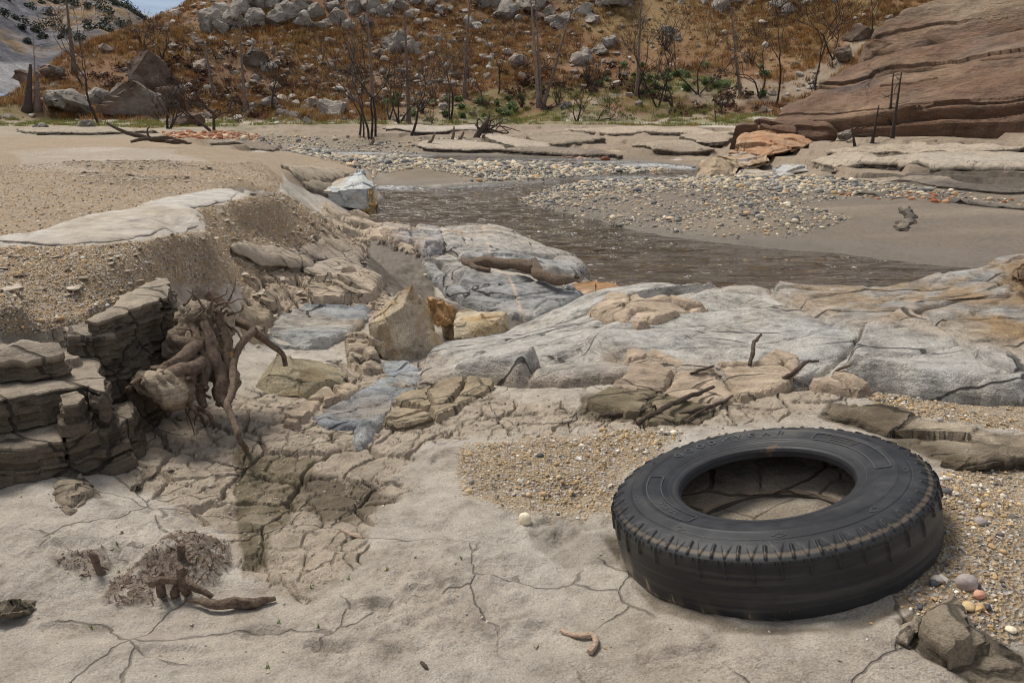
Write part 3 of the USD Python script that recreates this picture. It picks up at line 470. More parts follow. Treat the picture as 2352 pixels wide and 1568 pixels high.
paint(M['terrace'], col(.33, .25, .175)); paint(M['terrace'] * np.clip(3 * fb(X, Y, 0, .35, 4, 54), 0, 1), col(.25, .20, .15), .7); paint(np.maximum(sheet, .8 * sheet2) * np.clip(1.1 + n2, 0, 1), col(.46, .42, .375))
rough = np.clip(sstep(.02, .16, fb(X * .5, Y, 0, 1.6, 5, 55)) * region([(150, 375), (420, 372), (640, 430), (560, 440), (400, 450), (150, 420)], 6, 40, 20, 20, 10), 0, 1)
paint(rough, col(.2, .165, .12), .8); H2 += .05 * rough * (R_ < 30)
paint(M['hollow'], col(.125, .1, .075), .93)
paint(M['olive'] * np.clip(1.15 + 2.4 * n2, 0, 1), col(.125, .102, .06), .95); paint(M['darkmud_crescent'] * np.clip(1.1 + 2 * n2, 0, 1), col(.12, .096, .064), .92)
paint(M['gravelR'], col(.32, .26, .19), .8); paint(M['litter'] * np.clip(1.2 + 5 * fb(X, Y, 0, 22, 3, 63), 0, 1), col(.13, .095, .07), .8); paint(np.exp(-(np.hypot(X - .877, Y - 2.457) / .3) ** 6), col(.2, .165, .12), .8)
paint(M['farbank'], col(.25, .2, .148)); paint(M['farbank'] * np.clip(.2 + 3.4 * fb(X, Y, 0, .3, 4, 56), 0, 1), col(.17, .13, .095), .9)
paint(M['barA'], col(.15, .13, .105)); paint(M['barA'] * (1 - M['cobble']), col(.085, .072, .06), .9); paint(region([(640, 342), (600, 352), (640, 385), (660, 415), (740, 450), (860, 492), (870, 440), (862, 395), (830, 376), (760, 352)], 17, 45, 6, 5), col(.27, .21, .145), .95); paint(region([(-300, 283), (640, 283), (640, 320), (440, 318), (-300, 316)], 29, 95, 3, 3) * (1 - M['orange']), col(.27, .225, .165), .9); paint(region([(-300, 283), (640, 283), (640, 320), (440, 318), (-300, 316)], 29, 95, 3, 3) * np.clip(3 * fb(X, Y, 0, .3, 4, 62), 0, 1), col(.13, .12, .06), .8); paint(M['barB'], col(.105, .09, .077)); paint(M['barB'] * np.clip(3 * fb(X * .6, Y * 1.8, 0, .5, 4, 57), 0, 1), col(.24, .2, .16), .9)
M['cutbank'] = region([(1890, 402), (1960, 396), (2150, 394), (2420, 395), (2600, 400), (2600, 470), (2352, 447), (2150, 433), (1950, 410)], 20, 36, 2, 3)
paint(M['cutbank'], col(.06, .05, .042), .95); paint(region([(1990, 352), (2150, 346), (2500, 343), (2500, 352), (2200, 356), (2000, 358)], 20, 45, 5, 3), col(.1, .08, .06), .8)
paint(M['bankcob'], col(.2, .17, .13), .9)
paint(wet * (1 - near * (R_ < 9)), col(.085, .075, .06), .85); paint(M['orange'], col(.42, .13, .04), .8)
paint(hill, col(.175, .084, .034)); paint(hill * np.clip(.25 + 3.2 * fb(X, Y, 0, .11, 4, 58), 0, 1), col(.12, .06, .034), .8); paint(hill * np.clip(-.1 + 3.4 * fb(X, Y, 0, .2, 4, 59), 0, 1), col(.25, .18, .11), .7)
paint(band * np.clip(.9 + 2 * n1, 0, 1), col(.27, .225, .17), .85); paint(hill * sstep(900, 1400, PU) * sstep(140, 40, PV) * np.clip(.4 + 2 * fb(X, Y, 0, .08, 3, 60), 0, 1), col(.28, .21, .08), .6)
paint(M['green'] * np.clip(.45 + 2.6 * fb(X, Y, 0, .5, 4, 61), 0, 1), col(.14, .135, .04), .85)
paint(np.where(H2 < -.03, 1, 0) * (R_ > 9), col(.06, .05, .04))
grain = np.clip(M['slope'] + .75 * M['terrace'] * (1 - sheet) + M['gravelR'] + .25 * M['barB'] + .5 * M['barA'], 0, 1) * np.clip(.9 + 1.6 * n1, 0, 1) + .12
grain *= 1 - .8 * np.maximum(M['darkmud_crescent'], M['hollow'])
wetv = np.clip(wet + .5 * M['hollow'] + .15 * M['olive'] + .35 * M['barB'] * np.clip(.5 - 3 * fb(X * .6, Y * 1.8, 0, .5, 4, 57), 0, 1), 0, 1)
def ground_h(x, y): return look_up(H2, x, y)
def hit(u, v, lift=0.0, r0=1.3, r1=200.0, on=None):
    """the first place on the ground that is seen at u, v"""
    u, v = np.atleast_1d(np.asarray(u, float)), np.atleast_1d(np.asarray(v, float)); out = np.zeros((len(u), 3))
    gh = on or ground_h; rs = np.geomspace(r0, r1, 900)
    for i, (a, b) in enumerate(zip(u, v)):
        p = Wr(a, b, rs); below = p[:, 2] < gh(p[:, 0], p[:, 1]) + lift
        k = int(np.argmax(below)) if below.any() else len(rs) - 1
        if k > 0:
            rr = np.linspace(rs[k - 1], rs[k], 12); q = Wr(a, b, rr); bl = q[:, 2] < gh(q[:, 0], q[:, 1]) + lift
            out[i] = q[int(np.argmax(bl)) if bl.any() else -1]
        else: out[i] = p[k]
    return out
# the sheet of ground as one mesh, closed at its centre and round the full circle
na, nr = H2.shape
V = np.c_[X.ravel(), Y.ravel(), H2.ravel()]
ii, jj = np.meshgrid(np.arange(na - 1), np.arange(nr - 1), indexing='ij'); k = (ii * nr + jj).ravel()
quads = np.c_[k, k + 1, k + nr + 1, k + nr]
Fg = np.vstack([quads[:, [0, 2, 1]], quads[:, [0, 3, 2]]])
cidx = len(V); V = np.vstack([V, [0, 0, 1.1]])
fan = np.c_[np.full(na - 1, cidx), (np.arange(na - 1) + 1) * nr, np.arange(na - 1) * nr][:, [0, 2, 1]]
Fg = np.vstack([Fg, fan[:, [0, 2, 1]]])
nrm = np.cross(V[Fg[0, 1]] - V[Fg[0, 0]], V[Fg[0, 2]] - V[Fg[0, 0]])
if nrm[2] < 0: Fg = Fg[:, ::-1]
app = lambda a, c: np.concatenate([a.reshape((-1,) + a.shape[2:]), np.asarray(c)[None]])
tag(put('ground', (V, Fg), 'ground', smooth=True, color=app(np.clip(tint, .01, .8), (.4, .36, .3)), vals={'grain': app(grain, .1), 'wet': app(wetv, 0.0)}),
    'pale sand, cracked mud, gravel and dry hillside of the river valley', None, None, 'structure')
# ------------------------------------------------------------------ the river
ua = np.radians(np.linspace(-40, 50, 360)); rl = np.geomspace(7.5, 85, 420)
ga, gl = np.meshgrid(ua, rl, indexing='ij'); wx, wy = np.sin(ga) * gl, np.cos(ga) * gl
wu, wv = UV(wx, wy, 0 * wx)
foam = .0 * np.ones_like(wx)
def blob(u, v, su, sv, k):
    global foam
    foam = np.maximum(foam, k * np.exp(-((wu - u) / su) ** 2 - ((wv - v) / sv) ** 2))
for q in ((900, 430, 60, 6, .9), (1020, 424, 110, 6, 1.0), (1160, 416, 90, 6, .8), (1450, 408, 140, 5, .6), (1500, 379, 120, 5, 1.0), (1570, 384, 60, 5, 1), (1380, 372, 80, 3, .8), (700, 341, 90, 4, 1.1), (820, 352, 90, 3, 1.0), (950, 357, 60, 2, .7), (1250, 366, 200, 2, .5)): blob(*q)
wz = .055 * fb(wx + .4 * wy, wy * 1.8, 0, 1.1, 4, 71) + .05 * np.clip(foam, 0, 1) * fb(wx, wy * 1.5, 0, 2.2, 3, 72)
na_, nr_ = wx.shape; i_, j_ = np.meshgrid(np.arange(na_ - 1), np.arange(nr_ - 1), indexing='ij'); k = (i_ * nr_ + j_).ravel()
q = np.c_[k, k + nr_, k + nr_ + 1, k + 1]
tag(put('river', (np.c_[wx.ravel(), wy.ravel(), wz.ravel()], q[:, ::-1]), 'water', smooth=True, vals={'foam': foam.ravel()}), 'murky brown river rippling between gravel bars and rocks', None, None, 'structure')
# ------------------------------------------------------------------ rock makers
def hull_rock(pts, edge, amp, seed, strata=0.0, sdir=(0, 0, 1), sstepm=.1, fs=None, smooth=28):
    """an angular rock: the convex hull of its corners, cut fine and weathered"""
    h = trimesh.convex.convex_hull(np.asarray(pts, float))
    v, f = trimesh.remesh.subdivide_to_size(h.vertices, h.faces, edge, max_iter=20)
    m = trimesh.Trimesh(v, f, process=True); m.merge_vertices(); n = m.vertex_normals; v = m.vertices.copy()
    size = np.ptp(v, axis=0).max(); fs = fs or 3.0 / size
    sh = np.linalg.norm(np.asarray(h.vertices), axis=1).mean()
    d = amp * 2 * fb(v[:, 0], v[:, 1], v[:, 2], fs, 5, seed)
    if strata:
        sd = np.asarray(sdir, float); sd /= np.linalg.norm(sd)
        q = v @ sd / sstepm + 1.6 * fb(v[:, 0], v[:, 1], v[:, 2], fs * .8, 3, seed + 5)
        fr = q - np.floor(q); d += strata * (np.abs(fr - .5) * 2 - .75) * (.4 + np.random.default_rng(seed).uniform(.2, 1, 400)[np.floor(q).astype(int) % 400])
    d += chipped(v, n, size, seed + 11, .9 * amp); v += n * d[:, None]; return trimesh.Trimesh(v, m.faces, process=False)
def fract(x, y, ang, cell, stretch, seed, amp, tilt=.0, wob=.18):
    """rock broken along joints: (height of each block over the mean, distance to the nearest joint)"""
    c, s = math.cos(ang), math.sin(ang); a, b = (x * c + y * s) / stretch, -x * s + y * c; a = a + wob * cell * 2 * fb(x, y, 0, .8 / cell, 3, seed); b = b + wob * cell * 2 * fb(x, y, 4, .8 / cell, 3, seed + 1)
    rg = np.random.default_rng(seed); g0, g1 = np.meshgrid(np.arange(a.min() - cell, a.max() + cell, cell), np.arange(b.min() - cell, b.max() + cell, cell)); P_ = np.c_[g0.ravel(), g1.ravel()] + rg.uniform(-.48, .48, (g0.size, 2)) * cell
    d, i = cKDTree(P_).query(np.c_[a, b], k=2); i0 = i[:, 0]; e = (d[:, 1] ** 2 - d[:, 0] ** 2) / (2 * np.linalg.norm(P_[i[:, 1]] - P_[i0], axis=1) + 1e-9)
    tl = rg.normal(0, tilt, (len(P_), 2)); return amp * rg.uniform(-1, 1, len(P_))[i0] + tl[i0, 0] * (a - P_[i0, 0]) + tl[i0, 1] * (b - P_[i0, 1]), e
def chipped(v, n, size, seed, amp, cells=(2.2, 6.0)):
    """flat chips broken off a rock's faces"""
    out = np.zeros(len(v)); rg = np.random.default_rng(seed)
    for k, cn in enumerate(cells):
        cell = size / cn; lo, hi = v.min(0) - cell, v.max(0) + cell; cnt = max(8, int(np.prod((hi - lo) / cell))); P_ = rg.uniform(lo, hi, (min(cnt, 6000), 3)); w = v + .2 * cell * np.stack([fb(v[:, 0], v[:, 1], v[:, 2], 1 / cell, 2, seed + q) for q in range(3)], 1)
        i = cKDTree(P_).query(w)[1]; tl = rg.normal(0, .12, (len(P_), 3)); out += amp / (1 + 1.4 * k) * rg.uniform(-1, 1, len(P_))[i] + .5 * ((v - P_[i]) * tl[i]).sum(1) / (1 + k)
    return out
def at_view(pts): return np.array([Wr(u, v, r) for u, v, r in pts])
def settled(p, lo=.94, hi=1.05):
    """a rock's corners, moved nearer or farther so that its foot is set a little into the ground"""
    if np.hypot(p[:, 0], p[:, 1]).min() > 15: return p
    eye = np.array([0, 0, CZ]); size = np.ptp(p, axis=0).max(); best = None
    for k in np.linspace(lo, hi, 61):
        q = p + (p.mean(0) - eye) * (k - 1); low = np.argsort(q[:, 2])[:max(3, len(q) // 3)]; g = np.median(q[low, 2] - ground_h(q[low, 0], q[low, 1])) + .05 * size
        if best is None or abs(g) < best[0]: best = (abs(g), q)
    return best[1]
def mesh_of(p, f): return trimesh.Trimesh(p, f, process=False)
def zone(v, base, *layers):
    """vertex colours: a base and (colour, amount) layers"""
    c = np.tile(np.asarray(base, float), (len(v), 1))
    for colr, am in layers:
        a = np.clip(am, 0, 1)[:, None]; c = c * (1 - a) + a * np.asarray(colr, float)
    return c
def tri_region(poly, sp, jag=0.0, seed=0):
    """points and triangles filling a polygon at about the spacing sp, with the ring of its edge"""
    ex = np.asarray(poly.exterior.coords)[:-1]; L = poly.exterior.length; n = max(8, int(L / sp)); s = np.arange(n) / n * L
    ring = np.array([poly.exterior.interpolate(a).coords[0] for a in s])
    if jag:
        nn = np.roll(ring, -1, 0) - np.roll(ring, 1, 0); nn = np.c_[nn[:, 1], -nn[:, 0]] / (np.linalg.norm(nn, axis=1)[:, None] + 1e-9)
        ring = ring + nn * (jag * 2.4 * fb(ring[:, 0], ring[:, 1], 0, .35 / jag, 4, seed))[:, None]
    pg = Polygon(ring)
    if not pg.is_valid:
        pg = pg.buffer(0); pg = max(pg.geoms, key=lambda g: g.area) if hasattr(pg, 'geoms') else pg
        ring = np.asarray(pg.exterior.coords)[:-1]
    x0, y0, x1, y1 = pg.bounds; rg = np.random.default_rng(seed)
    gx, gy = np.meshgrid(np.arange(x0, x1, sp), np.arange(y0, y1, sp)); g = np.c_[gx.ravel(), gy.ravel()] + rg.uniform(-.28, .28, (gx.size, 2)) * sp
    inner = pg.buffer(-.45 * sp); shapely.prepare(inner); g = g[shapely.contains_xy(inner, g[:, 0], g[:, 1])]
    P2 = np.vstack([ring, g]); t = Delaunay(P2).simplices; c = P2[t].mean(1); shapely.prepare(pg); t = t[shapely.contains_xy(pg, c[:, 0], c[:, 1])]
    a = P2[t]; cr_ = (a[:, 1, 0] - a[:, 0, 0]) * (a[:, 2, 1] - a[:, 0, 1]) - (a[:, 1, 1] - a[:, 0, 1]) * (a[:, 2, 0] - a[:, 0, 0]); t[cr_ < 0] = t[cr_ < 0][:, ::-1]
    d = shapely.distance(pg.exterior, shapely.points(P2)); d[:len(ring)] = 0
    return P2, t, len(ring), d
def slab_mesh(poly, sp, topz, drop=.15, edge=.05, jag=.03, seed=0, lift=.06, flare=.0):
    """a slab lying on the ground: its worn top over topz(x, y), rounded at the edge, with sides going down into the ground"""
    P2, t, nr_, d = tri_region(poly, sp, jag, seed)
    prof = np.sqrt(np.clip(1 - (1 - np.clip(d / edge, 0, 1)) ** 2, 0, 1))
    z = topz(P2[:, 0], P2[:, 1], d) + lift * prof
    cen = P2[:nr_].mean(0); out = P2[:nr_] + (P2[:nr_] - cen) / (np.linalg.norm(P2[:nr_] - cen, axis=1)[:, None] + 1e-9) * flare
    V = np.vstack([np.c_[P2, z], np.c_[out, z[:nr_] - drop]]); b0 = len(P2); i = np.arange(nr_); j = (i + 1) % nr_
    ring = np.asarray(P2[:nr_]); ccw = Polygon(ring).exterior.is_ccw
    side = np.vstack([np.c_[i, b0 + i, b0 + j], np.c_[i, b0 + j, j]])
    if not ccw: side = side[:, ::-1]
    cap = np.c_[np.full(nr_, len(V)), b0 + j, b0 + i]
    if not ccw: cap = cap[:, ::-1]
    V = np.vstack([V, [cen[0], cen[1], z[:nr_].min() - drop]])
    return trimesh.Trimesh(V, np.vstack([t, side, cap]), process=False)
def ground_poly(uvs, r0=1.3, on=None):
    p = hit([q[0] for q in uvs], [q[1] for q in uvs], 0.0, r0, on=on)[:, :2]; pg = Polygon(p)
    if not pg.is_valid:
        pg = pg.buffer(0); pg = max(pg.geoms, key=lambda g: g.area) if hasattr(pg, 'geoms') else pg
    return pg
def smooth_h(x, y): return look_up(Hsm, x, y)
Hsm = gaussian_filter(H2, (3, 3))
def grooves(x, y, lines):
    """how deep the joints in a rock cut at x, y; lines: (places in the view, width, depth)"""
    out = np.zeros(len(x)); p = shapely.points(x, y)
    for uvs, wd, dp in lines:
        q = hit([a[0] for a in uvs], [a[1] for a in uvs])[:, :2]; l = LineString(q)
        dd = shapely.distance(l, p) + .5 * wd * 2 * fb(x, y, 0, 6, 3, 5); out = np.maximum(out, dp * np.exp(-(np.maximum(dd, 0) / wd) ** 2))
    return out
def foliated(x, y, ang, amp, scale, seed, stretch=5.0):
    c, s = math.cos(ang), math.sin(ang); a, b = x * c + y * s, -x * s + y * c
    w = .25 * fb(x, y, 0, scale * .6, 3, seed + 3)
    q = fb(a / stretch, b + w, 0, scale, 4, seed)
    fine = fb(a / stretch, b + w, 0, scale * 5, 3, seed + 1)
    return amp * (stairs(q * 5 + .5, .5, .12) / 5 * 2 + .35 * fine), q
SLABS = []
def top_h(x, y):
    """the ground, or the slab that lies on it"""
    x, y = np.asarray(x, float), np.asarray(y, float); z = smooth_h(x, y)
    for (x0, y0, x1, y1), f in SLABS:
        k = (x > x0) & (x < x1) & (y > y0) & (y < y1)
        if k.any():
            q = f(x[k], y[k]); z[k] = np.fmax(z[k], np.where(np.isnan(q), -9, q))
    return z
def top_s(x, y):
    return np.mean([top_h(x + dx, y + dy) for dx in (-.07, 0, .07) for dy in (-.09, 0, .09)], 0)
BLUE, PALE, RUST, TAN, DUST = (.25, .265, .28), (.47, .44, .395), (.33, .225, .125), (.46, .35, .21), (.38, .31, .235)
def slab_obj(name, label, cat, uvs, look_, lift=.06, edge=.06, jag=.03, drop=.2, sp=None, ang=.5, amp=.05, fscale=1.6, seed=1, paintf=None, gr=(), extra=None, group=None, base=None, cell=.55):
    pg = ground_poly(uvs); c = np.array(pg.centroid.coords[0]); r = np.hypot(*c); sp = sp or .0036 * r
    def top(x, y, d):
        z = smooth_h(x, y) + .5 * foliated(x, y, ang, amp, fscale, seed)[0] * sstep(0, edge, d)
        for k_, (cc_, st_) in enumerate(((cell, 2.2), (cell * .38, 3.0), (cell * .15, 3.5))):
            dz_, e_ = fract(x, y, ang + (.25, -.15, .1)[k_], cc_, st_, seed + 40 + k_, amp * (.8, .4, .2)[k_], .075); z += sstep(0, .8 * edge, d) * dz_ * (1 if k_ == 0 else np.clip(.5 + 3 * fb(x, y, 0, 1.2 / cell, 3, seed + 60 + k_), 0, 1)) * sstep(0, .045 * cell, e_) - sstep(0, .6 * edge, d) * (amp * (.9, .35, 0)[k_]) * np.exp(-(e_ / (.02 * cell if k_ == 0 else .014 * cell)) ** 2)
        if gr: z -= grooves(x, y, gr)
        if extra is not None: z += extra(x, y)
        return z
    m = slab_mesh(pg, sp, top, drop, edge, jag, seed, lift)
    v = m.vertices; q = foliated(v[:, 0], v[:, 1], ang, amp, fscale, seed)[1]; b = fb(v[:, 0], v[:, 1], v[:, 2], 1.3, 4, seed + 9)
    colr = paintf(v, q, b) if paintf else zone(v, base or PALE, (BLUE, .5 + 4 * q), (DUST, .1 + 3.5 * b - .3))
    loc = (c[0], c[1], float(smooth_h(np.array([c[0]]), np.array([c[1]]))[0]))
    k_ = (m.face_normals[:, 2] > .2); tv = np.unique(m.faces[k_]); tv = tv[::2]; x0, y0, x1, y1 = pg.bounds; SLABS.append(((x0, y0, x1, y1), LinearNDInterpolator(v[tv, :2], v[tv, 2])))
    o = put(name, (v, m.faces), look_, smooth=24, color=colr)
    tag(o, label, cat, group); return o, m
# ------------------------------------------------------------------ the granite by the river and in the foreground
def p_right(v, q, b):
    u, w = UV(v[:, 0], v[:, 1], v[:, 2])
    rust = sstep(1500, 2000, u) * sstep(760, 690, w + 60 * fb(v[:, 0], v[:, 1], 0, 1.5, 3, 77) - .12 * (u - 1900)) + .5 * sstep(2150, 2300, u) * (.5 + 2 * b)
    dust = np.clip(sstep(800, 890, w + 120 * b) * sstep(2000, 1500, u) * .85 + .5 * sstep(.1, .22, b), 0, 1)
    return zone(v, PALE, (BLUE, .15 + 5.0 * q + .3 * sstep(1700, 1900, u)), ((.5, .47, .42), .0 + 3 * b), (DUST, dust), (RUST, .8 * rust * np.clip(.7 + 3 * fb(v[:, 0], v[:, 1], v[:, 2], 5, 4, 76), 0, 1)))
def ridge_x(x, y):
    u, w = UV(x, y, smooth_h(x, y)); l = 775 - (u - 1440) * .26
    return .10 * sstep(30, -14, np.abs(w - l + 8) - 12) * sstep(1380, 1450, u) * sstep(1900, 1700, u) + .03 * fb(x, y, 0, 1.4, 4, 79)
slab_obj('granite_slab', 'broad pale blue-grey granite slab with rusty upper edge, behind the tyre', 'rock', [(960, 898), (970, 850), (985, 814), (1003, 801), (1100, 787), (1165, 774), (1200, 762), (1232, 752), (1300, 718), (1350, 696), (1420, 690), (1500, 685), (1640, 706), (1720, 692), (1900, 688), (2050, 686), (2150, 648), (2330, 620), (2460, 598), (2560, 935), (2352, 935), (2200, 928), (2050, 905), (1880, 893), (1700, 893), (1430, 880), (1300, 893), (1100, 885)],
    'granite', .1, .12, .03, .35, .015, .55, .05, 1.0, 101, p_right,
    [([(2010, 772), (1985, 790), (1940, 830), (1890, 868), (1850, 890)], .02, .06), ([(2100, 765), (2150, 790), (2200, 830), (2240, 870), (2300, 905)], .025, .07), ([(2100, 765), (2200, 735), (2352, 715)], .02, .06), ([(1440, 775), (1560, 745), (1760, 695)], .03, .03), ([(1265, 850), (1420, 790), (1500, 740)], .016, .03), ([(1820, 700), (1880, 705), (1950, 706)], .03, .06), ([(2230, 760), (2280, 780), (2352, 775)], .02, .05)], ridge_x, cell=1.0)
slab_obj('granite_slab', 'flat blue-grey granite slab left of the tall pointed boulder', 'rock', [(612, 785), (622, 760), (640, 724), (700, 705), (800, 707), (852, 718), (842, 748), (800, 778), (748, 802), (700, 805), (650, 800)], 'granite', .05, .07, .03, .3, .014, .25, .02, 1.6, 111,
    lambda v, q, b: zone(v, (.44, .43, .40), (BLUE, .4 + 5 * q), (DUST, -.1 + 4 * b)))
slab_obj('granite_slab', 'long blue-grey granite slab tapering to a point in the cracked mud', 'rock', [(715, 962), (783, 922), (835, 897), (893, 870), (935, 856), (974, 850), (968, 880), (950, 908), (905, 930), (882, 981), (852, 1012), (832, 1040), (808, 1014), (820, 987), (780, 990), (735, 980)], 'granite', .035, .05, .02, .2, .011, .8, .016, 1.8, 121,
    lambda v, q, b: zone(v, (.42, .415, .395), (BLUE, .5 + 5 * q), (DUST, -.1 + 4 * b)), [([(760, 962), (790, 957), (822, 948)], .008, .03)])
slab_obj('dark_slab', 'small dark blue-grey slab wedged under the tall pointed boulder', 'rock', [(876, 840), (927, 834), (973, 846), (941, 858), (893, 871)], 'granite', .05, .04, .01, .2, None, .3, .02, 3, 131, lambda v, q, b: zone(v, (.25, .27, .30), ((.36, .37, .37), .3 + 4 * q)))
def p_s1(v, q, b):
    u, w = UV(v[:, 0], v[:, 1], v[:, 2]); e = sstep(1330, 1400, u + 40 * b) + .7 * sstep(618, 640, w + 20 * b) * sstep(1190, 1280, u)
    vein = np.exp(-((u - 1112 - (w - 530) * .25 + 12 * fb(v[:, 0], v[:, 1], 0, 3, 3, 88)) / 3.5) ** 2)
    return zone(v, (.34, .335, .325), ((.44, .39, .33), .3 + 5 * q), ((.36, .22, .11), .8 * e + .5 * sstep(.15, .25, b)), ((.6, .5, .38), .6 * vein))
slab_obj('river_slab', 'large smooth grey slab sloping into the river with a rusty edge', 'rock', [(1000, 536), (1050, 530), (1130, 529), (1185, 533), (1250, 563), (1330, 597), (1400, 630), (1410, 641), (1380, 648), (1330, 650), (1250, 642), (1200, 628), (1120, 612), (1060, 600), (1030, 582), (1005, 562)], 'granite', .14, .16, .06, .6, .032, .2, .028, .7, 141, p_s1, [([(1060, 590), (1200, 612), (1390, 632)], .03, .06)])
def p_s2(v, q, b):
    u, w = UV(v[:, 0], v[:, 1], v[:, 2]); vein = np.exp(-((u - 1170 - (w - 635) * .35 + 8 * fb(v[:, 0], v[:, 1], 0, 3, 3, 89)) / 3) ** 2)
    return zone(v, (.31, .305, .295), ((.41, .385, .345), .3 + 5 * q), (DUST, -.2 + 3 * b), ((.6, .45, .33), .8 * vein))
slab_obj('river_slab', 'jointed grey slab below the driftwood branch with a thin pink vein', 'rock', [(968, 612), (1020, 603), (1060, 612), (1150, 640), (1240, 652), (1330, 682), (1350, 692), (1290, 722), (1230, 744), (1170, 738), (1090, 715), (1030, 690), (990, 645)], 'granite', .12, .1, .05, .4, .026, .1, .028, .9, 151, p_s2,
    [([(1010, 625), (1050, 660), (1090, 690), (1140, 700), (1180, 705)], .04, .12), ([(1060, 663), (1150, 672), (1230, 655), (1275, 648)], .025, .09), ([(1180, 705), (1260, 690), (1340, 685)], .02, .06), ([(1060, 610), (1130, 640)], .02, .05)])
slab_obj('river_slab', 'pinkish grey slab beside the cracked mud at the water', 'rock', [(884, 506), (930, 512), (965, 522), (1003, 536), (1026, 566), (1016, 588), (985, 590), (950, 570), (905, 560), (872, 540)], 'granite', .15, .12, .05, .5, .032, .3, .03, .9, 161,
    lambda v, q, b: zone(v, (.40, .37, .34), ((.35, .36, .38), .3 + 5 * q), ((.44, .32, .22), .3 + 3 * b)), [([(920, 520), (960, 545), (1000, 560)], .03, .08), ([(965, 525), (945, 560)], .025, .08)])
def rock_obj(name, label, pts, look_, edge, amp, seed, base, *layers, strata=0, sdir=(0, 0, 1), sst=.1, group=None, cat='rock', smooth=True):
    m = hull_rock(settled(at_view(pts)), edge, amp, seed, strata, sdir, sst); v = m.vertices
    n1_, n2_ = fb(v[:, 0], v[:, 1], v[:, 2], 2.2, 4, seed + 1), fb(v[:, 0], v[:, 1], v[:, 2], 7, 3, seed + 2)
    c = zone(v, base, *[(cc, k + a * n1_ + b * n2_) for cc, k, a, b in layers])
    return tag(put(name, (v, m.faces), look_, smooth=24, color=c), label, cat, group)
GOLD = (.40, .28, .14)
rock_obj('boulder', 'tall pointed golden-brown boulder standing in the middle of the slabs', [(948, 650, 6.15), (925, 705, 5.86), (893, 727, 5.82), (846, 743, 5.95), (850, 792, 5.92), (905, 848, 5.72), (985, 850, 5.8), (1016, 800, 6.02), (1000, 740, 6.2), (985, 690, 6.25), (915, 666, 6.1), (948, 656, 6.4), (870, 735, 6.5), (872, 805, 6.6), (1000, 795, 6.6)], 'tanrock', .022, .022, 201,
    GOLD, ((.50, .44, .35), .35, 4, 1), ((.28, .18, .09), -.1, 3, 2))
rock_obj('boulder', 'low wedge-shaped olive-brown boulder with the bent branch resting on it', [(568, 893, 4.75), (590, 919, 4.6), (690, 914, 4.56), (735, 914, 4.6), (790, 890, 4.74), (801, 858, 4.9), (735, 870, 4.66), (660, 850, 4.7), (608, 852, 4.74), (630, 804, 5.02), (735, 827, 5.08), (640, 835, 5.35), (780, 855, 5.3)], 'tanrock', .018, .016, 211,
    (.31, .25, .155), ((.42, .37, .27), .2, 4, 1), ((.2, .155, .09), -.1, 4, 2))
rock_obj('boulder', 'ragged rust-brown block behind the right shoulder of the pointed boulder', [(978, 681, 6.5), (1010, 688, 6.55), (1030, 698, 6.5), (1044, 708, 6.6), (1047, 737, 6.5), (1015, 748, 6.4), (985, 745, 6.4), (990, 690, 7), (1046, 715, 7)], 'tanrock', .025, .04, 221, (.36, .22, .1), ((.5, .36, .2), .2, 4, 1), strata=.02, sdir=(1, .3, .2), sst=.06)
rock_obj('boulder', 'flat-topped cream block with a square golden end', [(1052, 722, 7.1), (1105, 721, 7.15), (1162, 719, 7.0), (1128, 748, 6.55), (1045, 742, 6.7), (1166, 768, 6.85), (1128, 778, 6.5), (1045, 775, 6.6), (1060, 760, 7.2), (1160, 765, 7.1)], 'tanrock', .02, .012, 231, (.52, .44, .32), ((.42, .28, .13), .1, 3, 1))
slab_obj('mud_cover', 'grey-brown mud cake lying against the flat-topped cream block', 'mud', [(1012, 745), (1050, 735), (1105, 738), (1128, 750), (1122, 770), (1060, 786), (1018, 778)], 'mud', .17, .12, .03, .4, .02, .2, .05, 3, 241, lambda v, q, b: zone(v, (.26, .2, .14), ((.2, .16, .11), .3 + 4 * b)))
rock_obj('river_rock', 'rounded rust-orange rock at the water below the grey slab', [(1316, 660, 11.4), (1340, 650, 11.6), (1390, 648, 11.7), (1430, 660, 11.4), (1452, 673, 11.0), (1420, 680, 10.7), (1350, 678, 10.8), (1310, 674, 11), (1330, 690, 11.2), (1440, 690, 11.2), (1380, 670, 12)], 'tanrock', .03, .02, 251, (.31, .175, .085), ((.42, .33, .23), .1, 4, 1))
rock_obj('boulder', 'dark jagged rock cut by the right edge behind the granite slab', [(2328, 622, 6.2), (2340, 600, 6.25), (2362, 585, 6.3), (2420, 580, 6.4), (2430, 640, 6.2), (2340, 640, 6.1), (2400, 600, 6.8), (2340, 630, 6.6)], 'tanrock', .03, .03, 261, (.28, .19, .12), ((.4, .25, .13), .1, 4, 1))
# pale block at the water with split golden face
rock_obj('river_rock', 'pale blue-grey block at the water with a split golden end', [(740, 432, 23), (775, 425, 23.6), (810, 405, 24.2), (832, 393, 24.6), (842, 412, 24), (857, 432, 22.8), (858, 486, 22), (845, 482, 21.7), (833, 434, 21.9), (760, 448, 22), (735, 440, 22), (748, 475, 22), (800, 480, 23.5), (750, 470, 23.5)], 'tanrock', .06, .03, 271, (.44, .45, .44), ((.40, .28, .14), .0, 3, 1))
rock_obj('river_rock', 'split golden slice of rock leaning on the end of the pale block', [(838, 436, 22.2), (858, 430, 22.6), (859, 474, 21.9), (866, 494, 21.8), (852, 496, 21.6), (836, 490, 21.5), (845, 440, 22.8), (860, 480, 22.6)], 'tanrock', .05, .06, 281, (.36, .24, .1), ((.22, .15, .08), .2, 4, 1), strata=.06, sdir=(1, 0, .1), sst=.25)
